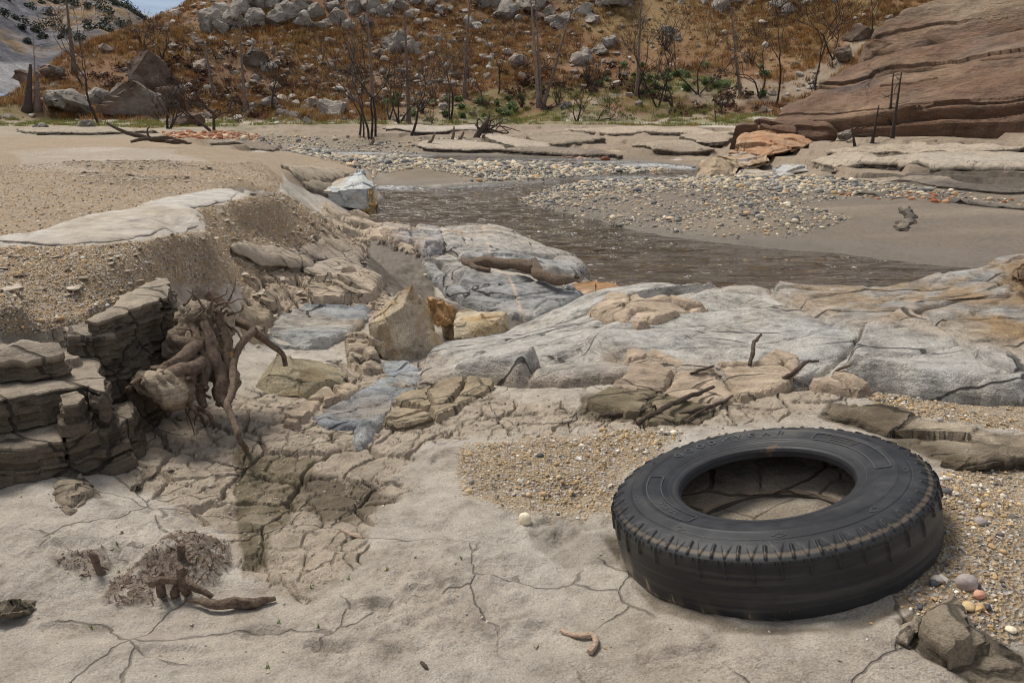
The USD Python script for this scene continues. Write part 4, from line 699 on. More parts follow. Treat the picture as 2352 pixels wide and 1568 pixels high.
# the rocks across the river
RB = (.33, .25, .165)
rock_obj('river_rock', 'angular brown block standing in the water at the far bend', [(1598, 408, 35.2), (1600, 388, 35.6), (1612, 370, 36.2), (1648, 357, 37), (1665, 372, 36), (1640, 395, 35), (1690, 400, 35.5), (1700, 380, 37), (1690, 408, 35.2), (1620, 410, 34.8), (1690, 370, 38)], 'tanrock', .1, .1, 301, RB, ((.4, .33, .24), .1, 4, 1), strata=.08, sdir=(.2, -.3, 1), sst=.6)
rock_obj('river_rock', 'low flat brown rock right of the angular block at the bend', [(1688, 404, 35), (1700, 393, 35.4), (1740, 391, 36), (1775, 396, 35.6), (1770, 406, 34.8), (1710, 408, 34.6), (1740, 395, 37)], 'tanrock', .1, .06, 311, (.36, .3, .23), ((.42, .38, .33), .1, 4, 1))
rock_obj('river_rock', 'smooth grey rock on the mud right of the bend', [(1770, 388, 36.5), (1800, 374, 37.5), (1850, 380, 37.2), (1858, 392, 36), (1810, 398, 35.8), (1775, 400, 35.8), (1820, 384, 38.5)], 'tanrock', .1, .05, 321, (.38, .37, .35), ((.3, .25, .19), .1, 4, 1))
rock_obj('river_rock', 'small grey rock at the foot of the smooth grey one', [(1775, 404, 35), (1790, 395, 35.4), (1818, 402, 35), (1815, 407, 34.6), (1780, 408, 34.6), (1800, 400, 36)], 'tanrock', .1, .05, 331, (.37, .35, .32))
rock_obj('river_rock', 'stepped brown ledge of rock above the angular block', [(1640, 362, 39), (1700, 350, 40.5), (1760, 352, 40.5), (1770, 375, 38.5), (1720, 385, 37.5), (1660, 378, 38), (1760, 360, 42), (1650, 372, 41)], 'tanrock', .12, .12, 341, (.33, .23, .14), ((.4, .38, .36), .1, 4, 1), strata=.12, sdir=(.1, -.5, 1), sst=.35)
rock_obj('orange_outcrop', 'rounded orange-brown outcrop below the foot of the great rock', [(1672, 358, 40), (1690, 335, 42), (1712, 310, 44.5), (1740, 304, 46), (1800, 307, 46), (1850, 314, 45.5), (1868, 325, 44.5), (1840, 340, 42.5), (1790, 352, 41), (1720, 362, 40), (1700, 330, 42), (1780, 325, 42.6), (1750, 330, 48), (1860, 335, 47)], 'tanrock', .14, .16, 351, (.36, .2, .11), ((.44, .31, .2), .15, 4, 1), ((.24, .14, .08), -.1, 4, 2), strata=.1, sdir=(.5, -.3, 1), sst=.7)
rock_obj('river_rock', 'pinkish boulder at the foot of the far sandy bank', [(1290, 360, 49.5), (1315, 350, 50.5), (1345, 345, 51), (1362, 352, 50), (1365, 364, 48.6), (1320, 366, 48.4), (1340, 355, 52)], 'tanrock', .15, .06, 361, (.40, .26, .2), ((.46, .36, .28), .1, 4, 1))
rock_obj('river_rock', 'tan boulder beside the pinkish one on the far bank', [(1368, 362, 48.6), (1385, 348, 50), (1410, 345, 50.5), (1432, 352, 49.5), (1436, 366, 48), (1395, 369, 47.5), (1400, 355, 51.5)], 'tanrock', .15, .06, 371, (.38, .3, .2), ((.3, .22, .14), .1, 4, 1))
rock_obj('river_rock', 'low pale slab at the water right of the tan boulder', [(1470, 372, 46), (1510, 362, 47.5), (1560, 366, 46.5), (1580, 376, 44), (1500, 378, 44.5), (1520, 366, 49)], 'tanrock', .15, .06, 381, (.42, .36, .33), ((.3, .25, .2), .1, 4, 1))
# the great brown dome of rock on the right
uu = np.linspace(1700, 2600, 380); tt = np.linspace(0, 1, 300)
top_v = np.interp(uu, [1700, 1742, 1800, 1850, 1885, 1930, 1962, 2000, 2012, 2060, 2130, 2240, 2352, 2500, 2760], [316, 309, 275, 235, 196, 172, 148, 104, 82, 42, 4, -30, -48, -40, 60])
bas_v = np.interp(uu, [1700, 1742, 1870, 1960, 2100, 2200, 2352, 2500, 2760], [318, 313, 322, 305, 292, 285, 280, 280, 280])
rb = np.interp(uu, [1700, 1742, 1960, 2352, 2760], [47, 46.5, 46, 41, 38]); rt = np.interp(uu, [1700, 1742, 1850, 2000, 2200, 2400, 2760], [47.6, 48, 54, 61, 63, 60, 52])
DU, DT = np.meshgrid(uu, tt, indexing='ij')
vv = bas_v[:, None] + (top_v - bas_v)[:, None] * DT
rr = rb[:, None] + (rt - rb)[:, None] * DT ** 1.35
dp_ = ray(DU, vv); hh = np.hypot(dp_[..., 0], dp_[..., 1]); k_ = rr / hh
Dm = np.stack([dp_[..., 0] * k_, dp_[..., 1] * k_, CZ + dp_[..., 2] * k_], -1)
gu, gt = np.gradient(Dm, axis=0), np.gradient(Dm, axis=1); dn = np.cross(gu, gt); dn /= np.linalg.norm(dn, axis=-1, keepdims=True) + 1e-9
if dn[..., 1].mean() > 0: dn = -dn
bx, by, bz = Dm[..., 0], Dm[..., 1], Dm[..., 2]
lay = bz * 1.0 - .10 * (bx - 25) + .05 * by + .9 * fb(bx, by, bz, .12, 3, 401)          # beds dip gently
q1 = lay / 1.25; f1 = q1 - np.floor(q1); a1 = np.random.default_rng(402).uniform(.05, 1, 200)[np.floor(q1).astype(int) % 200]
q2 = lay / .33; f2 = q2 - np.floor(q2); a2 = np.random.default_rng(403).uniform(0, 1, 400)[np.floor(q2).astype(int) % 400]
up = sstep(.45, .8, DT); patchy = np.clip(.5 + 3 * fb(bx, by, bz, .25, 3, 405), 0, 1)
dd = 1.25 * (.3 + up) * a1 * (f1 ** .5 - .6) * (.4 + .6 * patchy) + .3 * a2 * (f2 - .5) * patchy + .7 * fb(bx, by, bz, .35, 4, 404) + .12 * fb(bx, by, bz * 2.5, 1.2, 4, 406)
fx_, fe_ = fract((bx * .9 + by * .45).ravel(), lay.ravel(), .1, 2.6, 2.4, 409, .45, .1); fx2, fe2 = fract((bx * .9 + by * .45).ravel(), lay.ravel(), -.1, .8, 3.2, 410, .16, .08)
dd = dd + (fx_ + fx2 - .8 * np.exp(-(fe_ / .06) ** 2)).reshape(dd.shape)
Dm = Dm + dn * dd[..., None]
back = Dm[:, -1:, :] + np.array([0, 6.0, -9.0]); back[..., 2] = np.minimum(back[..., 2], 1.0); base_ = Dm[:, :1, :] + np.array([0, 1.5, -2.0])
Dall = np.concatenate([base_, Dm, back], 1); nu, nt = Dall.shape[:2]; i_, j_ = np.meshgrid(np.arange(nu - 1), np.arange(nt - 1), indexing='ij'); k = (i_ * nt + j_).ravel()
dv = Dall.reshape(-1, 3); dq = np.c_[k, k + nt, k + nt + 1, k + 1]
b1, b2 = fb(dv[:, 0], dv[:, 1], dv[:, 2], .22, 4, 407), fb(dv[:, 0] * .4, dv[:, 1] * .4, dv[:, 2] * 2.2, .5, 4, 408)
du_, dv_ = UV(dv[:, 0], dv[:, 1], dv[:, 2])
tag(put('great_rock', (dv, dq), 'domerock', smooth=40, color=None) if False else put('great_rock', (dv, dq), 'domerock', smooth=22, color=zone(dv, (.175, .105, .068), ((.27, .185, .12), .2 + 3.5 * b2 + 2 * b1), ((.11, .085, .075), -.1 + 4 * b1), ((.30, .235, .16), sstep(70, 10, dv_) * .6))), 'great brown layered dome of rock filling the upper right corner', 'rock')
# ------------------------------------------------------------------ the tyre
TC = np.array([0.877, 2.457, 1.297]); TN = np.array([-.205, .078, 1.0]); TN /= np.linalg.norm(TN)
TX = np.array([1., 0, 0]) - TN * TN[0]; TX /= np.linalg.norm(TX); TY = np.cross(TN, TX)
def tw(p): p = np.asarray(p, float); return p[:, :1] * TX + p[:, 1:2] * TY + p[:, 2:] * TN
UPS = np.array([(.283, .078), (.284, .097), (.290, .108), (.300, .1125), (.308, .112), (.316, .1145), (.33, .119), (.345, .1245), (.37, .128), (.395, .129), (.405, .131), (.411, .1338), (.417, .131), (.43, .1285), (.447, .1255), (.4505, .122), (.454, .1235), (.47, .119), (.49, .110), (.505, .101), (.512, .0965), (.517, .092)])
def zs(r): return np.interp(r, UPS[:, 0], UPS[:, 1])
NT = 1344; th = np.arange(NT) / NT * 2 * np.pi; PER = 42
ph = (th * PER / (2 * np.pi)) % 1.0
def strip(prof, fine, disp=None):
    prof = np.asarray(prof, float); s = np.r_[0, np.cumsum(np.linalg.norm(np.diff(prof, axis=0), axis=1))]; q = np.linspace(0, s[-1], fine)
    r, z = np.interp(q, s, prof[:, 0]), np.interp(q, s, prof[:, 1]); tr, tz = np.gradient(r), np.gradient(z); l = np.hypot(tr, tz); nr, nzz = tz / l, -tr / l
    Rr, Zz = np.tile(r, (NT, 1)), np.tile(z, (NT, 1))
    if disp is not None: dd = disp(th[:, None], Rr, Zz, ph[:, None]); Rr = Rr - dd * nr; Zz = Zz - dd * nzz
    v = np.stack([Rr * np.cos(th)[:, None], Rr * np.sin(th)[:, None], Zz], -1).reshape(-1, 3)
    i, j = np.meshgrid(np.arange(NT), np.arange(fine - 1), indexing='ij'); i2 = (i + 1) % NT
    f = np.stack([i * fine + j, i2 * fine + j, i2 * fine + j + 1, i * fine + j + 1], -1).reshape(-1, 4); return v, f
RUB, MUDC = (.0125, .0135, .016), (.20, .16, .115)
tyre = thing('tyre', 'large worn black truck tyre lying on its side in the pale sand', 'tyre', TC)
def sip(t, r, z, p):
    d = np.zeros(np.broadcast(t, r).shape); a = np.abs(p - .5) * (2 * np.pi / PER) * r
    slot = sstep(.0052, .0032, a) * sstep(.470, .476, r) * sstep(.515, .511, r); d = np.maximum(d, .0062 * slot)
    b = np.minimum(p, 1 - p) * (2 * np.pi / PER) * r; wdt = .002 + .020 * np.clip((.512 - r) / .055, 0, 1)
    d = np.maximum(d, .0038 * sstep(wdt * 1.05, wdt * .9, b) * sstep(.455, .50, r) * sstep(.516, .511, r) * (1 - .25 * b / wdt)); return d
v, f = strip(UPS[5:], 110, sip)
vw = v; a_ = np.arctan2(v[:, 1], v[:, 0]); rr_ = np.hypot(v[:, 0], v[:, 1]); dn_ = fb(v[:, 0], v[:, 1], v[:, 2], 14, 4, 501)
crumb = sstep(.494, .499, rr_) * sstep(.510, .505, rr_) * (fb(v[:, 0], v[:, 1], v[:, 2], 120, 2, 502) + .2 > 0) * sstep(.6, -.2, np.sin(a_) - .35 * np.cos(a_))
put('sidewall', (tw(v), f), 'rubber', tyre, True, zone(v, RUB, ((.03, .031, .033), .3 + 2.5 * dn_), ((.075, .07, .062), .55 * sstep(.03, .2, fb(v[:, 0], v[:, 1], 0, 5, 5, 509)) * (1 - .6 * sstep(.45, .46, rr_))), ((.095, .075, .055), .9 * crumb)))
v, f = strip(UPS[:6], 26); dn_ = fb(v[:, 0] , v[:, 1], v[:, 2], 18, 4, 503)
put('bead', (tw(v), f), 'rubber', tyre, True, zone(v, (.018, .018, .02), ((.09, .055, .032), .8 * sstep(.14, .24, dn_) * (v[:, 1] > .1))))
TR = [(.517, .092), (.5205, .086), (.523, .076), (.525, .05), (.5255, 0), (.525, -.05), (.522, -.076), (.516, -.09), (.508, -.098)]
def trd(t, r, z, p):
    q = (p + .5) % 1; a = np.abs(q - .5) * (2 * np.pi / PER) * .525
    jit = .012 * np.sin(t * 7) + .008 * np.sin(t * 23)
    d = .007 * sstep(.0042, .0022, a) * sstep(.036 + jit, .044 + jit, z)
    d = np.maximum(d, .005 * sstep(.0045, .0028, np.minimum(p, 1 - p) * 0 + np.abs(((p * 2) % 1) - .5) * (np.pi / PER) * .525) * sstep(.080, .085, z))
    zig = .012 + .007 * (np.abs(((p * 1.0) % 1) - .5) * 4 - 1) * np.sin(t * 3 + 1) ** 2
    d = np.maximum(d, .0012 * np.exp(-((z - zig) / .0018) ** 2)); d = np.maximum(d, .004 * sstep(.004, .002, a + .004) * sstep(-.06, -.07, z)); return d
v, f = strip(TR, 70, trd); a_ = np.arctan2(v[:, 1], v[:, 0])
ww = tw(v) + TC; lowm = sstep(.0, .11, (1.235 + .3 * (ww[:, 0] - 1.05) * 0 + .03 * np.sin(a_ * 3)) - ww[:, 2] + .22 * fb(v[:, 0] * 3, v[:, 1] * 3, v[:, 2], 6, 4, 504))
streak = fb(a_ * 1.2, v[:, 2] * 60, 0, 1.5, 4, 505)
put('tread', (tw(v), f), 'rubber', tyre, True, zone(v, (.014, .014, .015), ((.035, .033, .03), .3 + 3 * streak), ((.12, .098, .07), .75 * lowm * sstep(.085, .06, v[:, 2])), (MUDC, sstep(.12, .2, lowm * .4 + fb(v[:, 0] * 4, v[:, 1] * 4, v[:, 2] * .6, 26, 3, 506) - .12) * sstep(-.02, -.06, v[:, 2]) * sstep(.1, -.6, np.cos(a_) + .1))))
v, f = strip([(.508, -.098), (.49, -.108), (.44, -.125), (.36, -.126), (.30, -.112), (.284, -.098), (.283, -.075)], 30)
put('sidewall', (tw(v), f), 'rubber', tyre, True, zone(v, (.06, .05, .04)))
v, f = strip([(.283, -.075), (.30, -.085), (.36, -.105), (.44, -.105), (.49, -.07), (.505, 0), (.49, .07), (.44, .103), (.36, .105), (.30, .092), (.283, .078)], 60)
put('inner_liner', (tw(v), f), 'rubber', tyre, True, zone(v, (.022, .02, .018), ((.17, .135, .1), sstep(.02, -.04, v[:, 2]))))
# dried mud that settled inside, cut sharp at the lower bead
tm, rm = np.meshgrid(np.linspace(0, 2 * np.pi, 361)[:-1], np.r_[.286, .2865, np.linspace(.29, .5, 26)], indexing='ij')
hm = np.where(rm < .2862, -.11, np.where(rm < .287, -.062, -.058 + .20 * (rm - .29))) + .006 * fb(rm * np.cos(tm), rm * np.sin(tm), 0, 9, 3, 507)
for t0 in (2.55, 3.45, 4.3, 1.35, .6):
    hm -= .02 * np.exp(-((tm - t0 - .08 * fb(rm, 0 * rm + t0, 0, 18, 3, 508) * 2) * rm / .0035) ** 2) * (rm > .2868)
n_ = hm.shape[1]; i, j = np.meshgrid(np.arange(360), np.arange(n_ - 1), indexing='ij'); i2 = (i + 1) % 360
put('mud_lining', (tw(np.stack([rm * np.cos(tm), rm * np.sin(tm), hm], -1).reshape(-1, 3)), np.stack([i * n_ + j, i2 * n_ + j, i2 * n_ + j + 1, i * n_ + j + 1], -1).reshape(-1, 4)), 'mud', tyre, True, np.tile((.33, .265, .2), (hm.size, 1)))
# marks moulded in the sidewall
def on_wall(m, r0, t0, up=True):
    v, f, _ = meshkit.arrays(m); v, f = trimesh.remesh.subdivide_to_size(v, f, .012); r = r0 + v[:, 1]; t = t0 - v[:, 0] / r0
    return np.c_[r * np.cos(t), r * np.sin(t), zs(r) - .0008 + v[:, 2]], f
def words(text, h, r0, t0, space, dep=.0042, bold=True, name='lettering', label=None):
    parts, x = [], 0
    for ch in text:
        if ch == ' ': x += space; continue
        m = meshkit.text_mesh(ch, h, dep, bold); v, f = on_wall(m, r0, t0 - x / r0); parts.append(trimesh.Trimesh(v, f, process=False)); x += space
    m = trimesh.util.concatenate(parts); o = put(name, (tw(m.vertices), m.faces), 'rubber', tyre, False, np.tile((.058, .06, .064), (len(m.vertices), 1)))
    if label: tag(o, label)
    return x
words('GOOD YEAR', .031, .372, 2.235, .0505 * .372 / .4 + .0035, label='raised maker name with a winged foot between the two words')
wf = Polygon([(0, 0), (.008, .002), (.012, .010), (.02, .014), (.03, .024), (.046, .031), (.026, .030), (.016, .028), (.02, .022), (.012, .020), (.006, .012), (-.004, .004)])
vv_, ff_ = on_wall(trimesh.creation.extrude_polygon(wf, .0026, engine='earcut'), .372, 2.235 - 4 * (.0505 * .372 / .4 + .0035) / .372)
put('winged_foot_mark', (tw(vv_), ff_), 'rubber', tyre, False, np.tile((.058, .06, .064), (len(vv_), 1)))
words('MADE IN U.S.A.', .007, .360, 1.87, .0068, .0015, False)
words('11-22.5', .020, .356, 3.60, .015, .002, True)
words('LOAD RANGE F', .006, .385, 2.95, .007, .0014, False); words('TUBELESS', .0075, .35, 3.05, .0085, .0014, False)
words('Unisteel II', .011, .372, .56, .0085, .0022, True)
words('MAX LOAD SINGLE', .007, .335, 5.6, .0075, .0014, False); words('LOUDON', .007, .335, 4.6, .0085, .0014, False)
for t0 in (np.arange(9) * 2 * np.pi / 9 + .32):
    o_ = Polygon([(-.022, .0), (0, .0105), (.022, 0), (0, -.0105)]); d_ = o_.difference(o_.buffer(-.0022)); v, f = on_wall(trimesh.creation.extrude_polygon(d_, .0024, engine='earcut'), .434, t0)
    put('diamond_mark', (tw(v), f), 'rubber', tyre, False, np.tile((.05, .052, .056), (len(v), 1)))
for t0, half in ((3.25, .56), (.22, .55)):
    tq = np.linspace(-half, half, 24); o_ = Polygon(np.r_[np.c_[tq * .365, .029 + 0 * tq], np.c_[tq[::-1] * .365, -.024 + 0 * tq]]).buffer(-.012).buffer(.012); d_ = o_.difference(o_.buffer(-.004)); v, f = on_wall(trimesh.creation.extrude_polygon(d_, .004, engine='earcut'), .368, t0)
    put('panel_rim', (tw(v), f), 'rubber', tyre, False, np.tile((.05, .052, .056), (len(v), 1)))
o_ = shapely.box(-.058, -.005, .045, .02).buffer(.004); d_ = o_.difference(o_.buffer(-.003)); v, f = on_wall(trimesh.creation.extrude_polygon(d_, .003, engine='earcut'), .370, .43); put('name_plate', (tw(v), f), 'rubber', tyre, False, np.tile((.075, .062, .045), (len(v), 1)))
for r0, a0, a1 in ((.347, .95, 2.5), (.358, .85, 2.62), (.337, 1.0, 2.4), (.321, 0, 6.28)):
    tq = np.linspace(a0, a1, 120); pr = np.array([(-.0009, 0), (-.0006, .0016), (.0006, .0016), (.0009, 0)])
    v = np.concatenate([[((r0 + p[0]) * math.cos(t), (r0 + p[0]) * math.sin(t), zs(r0 + p[0]) + p[1] - .0004) for p in pr] for t in tq]); i, j = np.meshgrid(np.arange(119), np.arange(3), indexing='ij')
    f = np.stack([i * 4 + j, i * 4 + j + 1, i * 4 + j + 5, i * 4 + j + 4], -1).reshape(-1, 4); put('moulded_rib', (tw(v), f), 'rubber', tyre, False, np.tile((.06, .062, .066), (len(v), 1)))
# ------------------------------------------------------------------ far mountain
mu = np.linspace(-260, 520, 300); mt = np.linspace(0, 1, 150)
sky_v = np.interp(mu, [-260, -60, 120, 240, 285, 312, 350, 375, 400, 430, 520], [-190, -150, -70, -24, 0, 12, 33, 47, 62, 85, 130])
MU, MT = np.meshgrid(mu, mt, indexing='ij'); mv = 215 + (sky_v[:, None] - 215) * MT; mr = 300 + 330 * MT ** 1.2 + 30 * np.sin(MU / 60)
mp = Wr(MU, mv, mr); spur = fb(mp[..., 0], mp[..., 1], 0, .012, 4, 601)
mp[..., 2] += (22 * spur + 7 * fb(mp[..., 0], mp[..., 1], 0, .05, 4, 602) + 2.5 * fb(mp[..., 0], mp[..., 1], 0, .2, 3, 603)) * np.minimum(1, 2.5 * MT * (1.25 - MT))
bk = mp[:, -1:] + np.array([0, 200, -120.]); mall = np.concatenate([mp, bk], 1); nm = mall.shape[1]
i_, j_ = np.meshgrid(np.arange(len(mu) - 1), np.arange(nm - 1), indexing='ij'); k = (i_ * nm + j_).ravel(); mvx = mall.reshape(-1, 3)
g1, g2 = fb(mvx[:, 0], mvx[:, 1], mvx[:, 2], .03, 5, 604), fb(mvx[:, 0], mvx[:, 1], mvx[:, 2], .15, 4, 605)
pu_, pv_ = UV(mvx[:, 0], mvx[:, 1], mvx[:, 2])
tag(put('mountain', (mvx, np.c_[k, k + nm, k + nm + 1, k + 1]), 'farrock', smooth=True, color=zone(mvx, (.085, .082, .095), ((.19, .125, .065), .55 + 6 * g1 + 3 * g2), ((.17, .168, .18), -.15 + 5 * g2), ((.3, .285, .28), sstep(138, 150, pv_) * sstep(75, 60, pu_)))), 'distant mountain of grey rock and tan grass', None, None, 'structure')
class _M: pass
mkd = cKDTree(np.c_[mu[:, None].repeat(len(mt), 1).ravel(), mv.ravel()])
def on_mountain(u, v): return mp.reshape(-1, 3)[mkd.query([u, v])[1]]
def leaf_ball(rng, n, rad, flat=.8, size=.16, lean=None):
    """small leaves spread unevenly through a crown"""
    c = rng.normal(0, 1, (n, 3)); c /= np.linalg.norm(c, axis=1)[:, None]; c *= (rng.uniform(0, 1, n) ** .45)[:, None] * rad; lump = fb(c[:, 0], c[:, 1], c[:, 2], 2.2 / rad, 3, int(rng.integers(1e6)))
    c *= (1 + 1.1 * lump)[:, None]; c[:, 2] = c[:, 2] * flat + rad * flat * .75; a = rng.normal(0, 1, (n, 3)); b = rng.normal(0, 1, (n, 3)); a /= np.linalg.norm(a, axis=1)[:, None]; b -= a * (a * b).sum(1)[:, None]; b /= np.linalg.norm(b, axis=1)[:, None]
    s = (size * rng.uniform(.6, 1.4, n))[:, None]; v = np.concatenate([c - a * s, c + b * s * .6, c + a * s, c - b * s * .6], 1).reshape(-1, 3); k = np.arange(n) * 4
    return v, np.vstack([np.c_[k, k + 1, k + 2], np.c_[k, k + 2, k + 3]])
rng = np.random.default_rng(610)
BUSH = [(205, 8), (225, 4), (245, 20), (262, 14), (238, 28), (300, 38), (318, 44), (290, 40), (270, 37), (251, 45), (245, 55), (278, 62), (288, 63), (120, 72), (172, 30), (205, 33), (186, 12), (150, 18), (130, 5), (115, 2), (92, 82), (100, 100), (84, 88), (142, 104), (183, 101), (72, 30), (95, 5), (20, 6), (35, 50), (255, 82), (236, 76), (330, 45), (345, 42), (356, 48), (260, 3), (160, 2), (215, 22), (232, 36), (12, 45), (60, 62), (115, 45), (150, 88), (64, 100), (50, 78), (198, 60), (210, 82), (310, 50), (278, 12), (305, 22), (322, 30), (338, 38), (292, 10)]
for i, (u, v) in enumerate(BUSH):
    p = on_mountain(u, v); r = rng.uniform(2.0, 4.2) * (1.15 if i < 14 else .85); m = leaf_ball(rng, 150, r, .75, .55)
    t = thing('mountain_bush', 'dark green bush, one of many dotted over the distant grey mountain', 'bush', p - [0, 0, .5], 0, 'dark bushes on the distant mountain'); put('foliage', m, 'darkleaf', t)
    s_ = trimesh.creation.cone(.25, r * .9, sections=5); put('stem', s_, 'burntwood', t)
# ------------------------------------------------------------------ boulders on the hillside
def chunk(rng, size, flat=.7, cuts=14, sub=2):
    n = rng.normal(0, 1, (cuts + 8, 3)); n /= np.linalg.norm(n, axis=1)[:, None]; p = n * rng.uniform(.72, 1.0, len(n))[:, None]
    h = trimesh.convex.convex_hull(p * np.array([1, rng.uniform(.7, 1.0), flat])); v, f = trimesh.remesh.subdivide_to_size(h.vertices, h.faces, .55 if sub < 2 else .17); m = trimesh.Trimesh(v, f); m.merge_vertices()
    nn = m.vertex_normals; s = int(rng.integers(1e6)); vv = m.vertices + nn * ((0 if sub < 2 else chipped(m.vertices, nn, 2.0, s, .06)) + .16 * fb(m.vertices[:, 0], m.vertices[:, 1], m.vertices[:, 2], 2.6, 4, s))[:, None]
    return vv * size, m.faces
GREY, BROWN, PALEB = (.21, .185, .155), (.12, .08, .058), (.30, .265, .225)
def boulder_at(u, v, w, label=None, tone=0, asp=.75, rng=None, group=None, name='boulder', edge=2, deep=.25):
    """a boulder whose foot is seen at u, v and which looks w wide"""
    p = hit([u], [v], 0.0, 40.0)[0]; r = np.hypot(p[0], p[1]); s = w / FPX * r / 2 / .9; vv, f = chunk(rng, s, asp, 10, edge); a = rng.uniform(0, 6.28); c, s_ = math.cos(a), math.sin(a)
    tilt = rng.normal(0, .25); vv = vv @ np.array([[1, 0, 0], [0, math.cos(tilt), -math.sin(tilt)], [0, math.sin(tilt), math.cos(tilt)]]); vv = np.c_[vv[:, 0] * c - vv[:, 1] * s_, vv[:, 0] * s_ + vv[:, 1] * c, vv[:, 2]]
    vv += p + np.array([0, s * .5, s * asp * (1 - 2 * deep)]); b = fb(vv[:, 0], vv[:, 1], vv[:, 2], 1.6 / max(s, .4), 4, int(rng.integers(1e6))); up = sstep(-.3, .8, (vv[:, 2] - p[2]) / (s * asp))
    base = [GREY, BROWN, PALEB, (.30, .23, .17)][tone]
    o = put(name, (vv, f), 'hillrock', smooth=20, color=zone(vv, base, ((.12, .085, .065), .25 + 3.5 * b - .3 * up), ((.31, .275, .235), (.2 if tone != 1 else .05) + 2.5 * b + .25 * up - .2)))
    return tag(o, label or 'weathered grey boulder, one of many strewn over the dry hillside', 'boulder', group or (None if label else 'boulders strewn over the hillside'))
rng = np.random.default_rng(620)
for q in [  # u, v of the foot, width, label, tone, aspect
    (342, 205, 112, 'huge square-topped brown boulder on the left of the hill foot', 1, .95), (278, 270, 150, 'big rounded brown boulder below the square-topped one', 1, .62), (380, 248, 78, 'brown split boulder leaning right beside the big rounded one', 1, .95),
    (140, 265, 116, 'large flat-topped grey boulder right of the two broken stumps', 0, .62), (215, 240, 62, 'grey boulder half hidden behind the big rounded one', 0, .7), (115, 180, 50, 'brown block at the far left foot of the hill', 1, .8), (55, 195, 50, 'round brown boulder at the far left edge of the hill foot', 1, .8),
    (455, 165, 50, 'grey-brown boulder uphill right of the square-topped one', 3, .7), (765, 268, 100, 'long pale boulder with dark overhang near the middle of the hill foot', 2, .5), (715, 252, 62, 'slab-shaped dark boulder tilted against the long pale one', 3, .6), (612, 250, 50, 'round grey boulder at the foot of the hill below the brown crag', 0, .7),
    (583, 155, 62, 'brown crag of rock halfway up the left of the hill', 1, 1.0), (615, 165, 46, 'light slab lying below the brown crag', 2, .6), (905, 122, 62, 'tall grey split boulder high on the middle of the hill', 0, 1.1), (940, 125, 48, 'pale pointed boulder right of the tall split one', 2, 1.2), (868, 138, 40, 'dark boulder low beside the tall split one', 1, .8),
    (420, 290, 90, 'low brown rock bank at the very foot of the hill', 1, .4), (190, 300, 44, 'blue-grey boulder on the valley floor at the left', 0, .6), (85, 300, 34, 'small grey boulder on the valley floor far left', 0, .6), (1187, 155, 46, 'pinkish boulder in the brown grass behind the leaning snag', 3, .9), (1300, 250, 36, 'smooth grey boulder in the green patch at the hill foot', 0, .7), (1467, 244, 22, 'small dark-topped boulder among the burnt trees', 0, .8),
    (1940, 145, 40, 'dark square boulder leaning on the edge of the great rock', 1, 1.3), (1978, 92, 60, 'brown blocks at the shoulder of the great rock', 1, .7), (1945, 318, 38, 'rounded grey boulder on the grassy bank under the great rock', 0, .6), (410, 215, 30, 'small white boulder in the brush right of the square-topped one', 2, .8), (640, 150, 36, 'pale flat boulder under the left crags', 2, .6)]:
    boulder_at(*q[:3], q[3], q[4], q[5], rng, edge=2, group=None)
# crags near the skyline: piles of big blocks
CRAG = [(480, 60, 60), (505, 45, 50), (530, 70, 56), (548, 40, 60), (560, 68, 44), (585, 30, 50), (592, 62, 54), (620, 25, 46), (628, 58, 50), (655, 50, 60), (470, 78, 44), (505, 80, 40), (680, 30, 50), (690, 62, 56), (720, 40, 44), (738, 68, 50), (760, 30, 46), (775, 60, 46), (810, 35, 44), (800, 70, 40), (850, 30, 50), (840, 62, 34), (880, 40, 40), (910, 25, 46), (700, 10, 44), (640, 8, 40), (770, 8, 40), (600, 5, 44), (560, 12, 36),
        (1130, 25, 80), (1165, 42, 66), (1190, 20, 90), (1215, 40, 60), (1100, 10, 50), (1238, 25, 60), (1260, 40, 40), (1420, 18, 80), (1450, 8, 60), (1395, 20, 50), (1340, 40, 50), (1360, 55, 44), (1300, 55, 40), (1270, 62, 44), (1290, 70, 50), (1080, 62, 36), (1095, 72, 30), (1010, 30, 30), (985, 20, 30), (940, 45, 30), (960, 60, 24),
        (1350, 230 - 90, 44), (1335, 150, 50), (1400, 110, 50), (1385, 125, 40), (1540, 80, 40), (1555, 95, 30), (1790, 20, 40), (1810, 38, 34), (1660, 25, 50), (1690, 10, 40)]
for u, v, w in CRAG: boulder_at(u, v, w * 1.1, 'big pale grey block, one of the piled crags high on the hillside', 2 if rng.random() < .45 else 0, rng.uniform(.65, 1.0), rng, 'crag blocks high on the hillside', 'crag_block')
n_ = 0
while n_ < 160:
    u, v = rng.uniform(-60, 2060), rng.uniform(-30, 268)
    if v < 200 - u * .55 and u < 500 or (u > 1560 and rng.random() < .8) or (u > 1740 and v > 150) or (v > 190 and 880 < u < 1800 and rng.random() < .75): continue
    dens = .5 + 1.8 * fb(u / 260, v / 120, 0, 1, 3, 630) + .25 * (v < 120)
    if rng.random() > dens: continue
    boulder_at(u, v, float(np.clip(rng.lognormal(2.7, .45), 9, 44)), None, int(rng.choice([0, 0, 2, 3, 1])), rng.uniform(.5, .85), rng, edge=1); n_ += 1
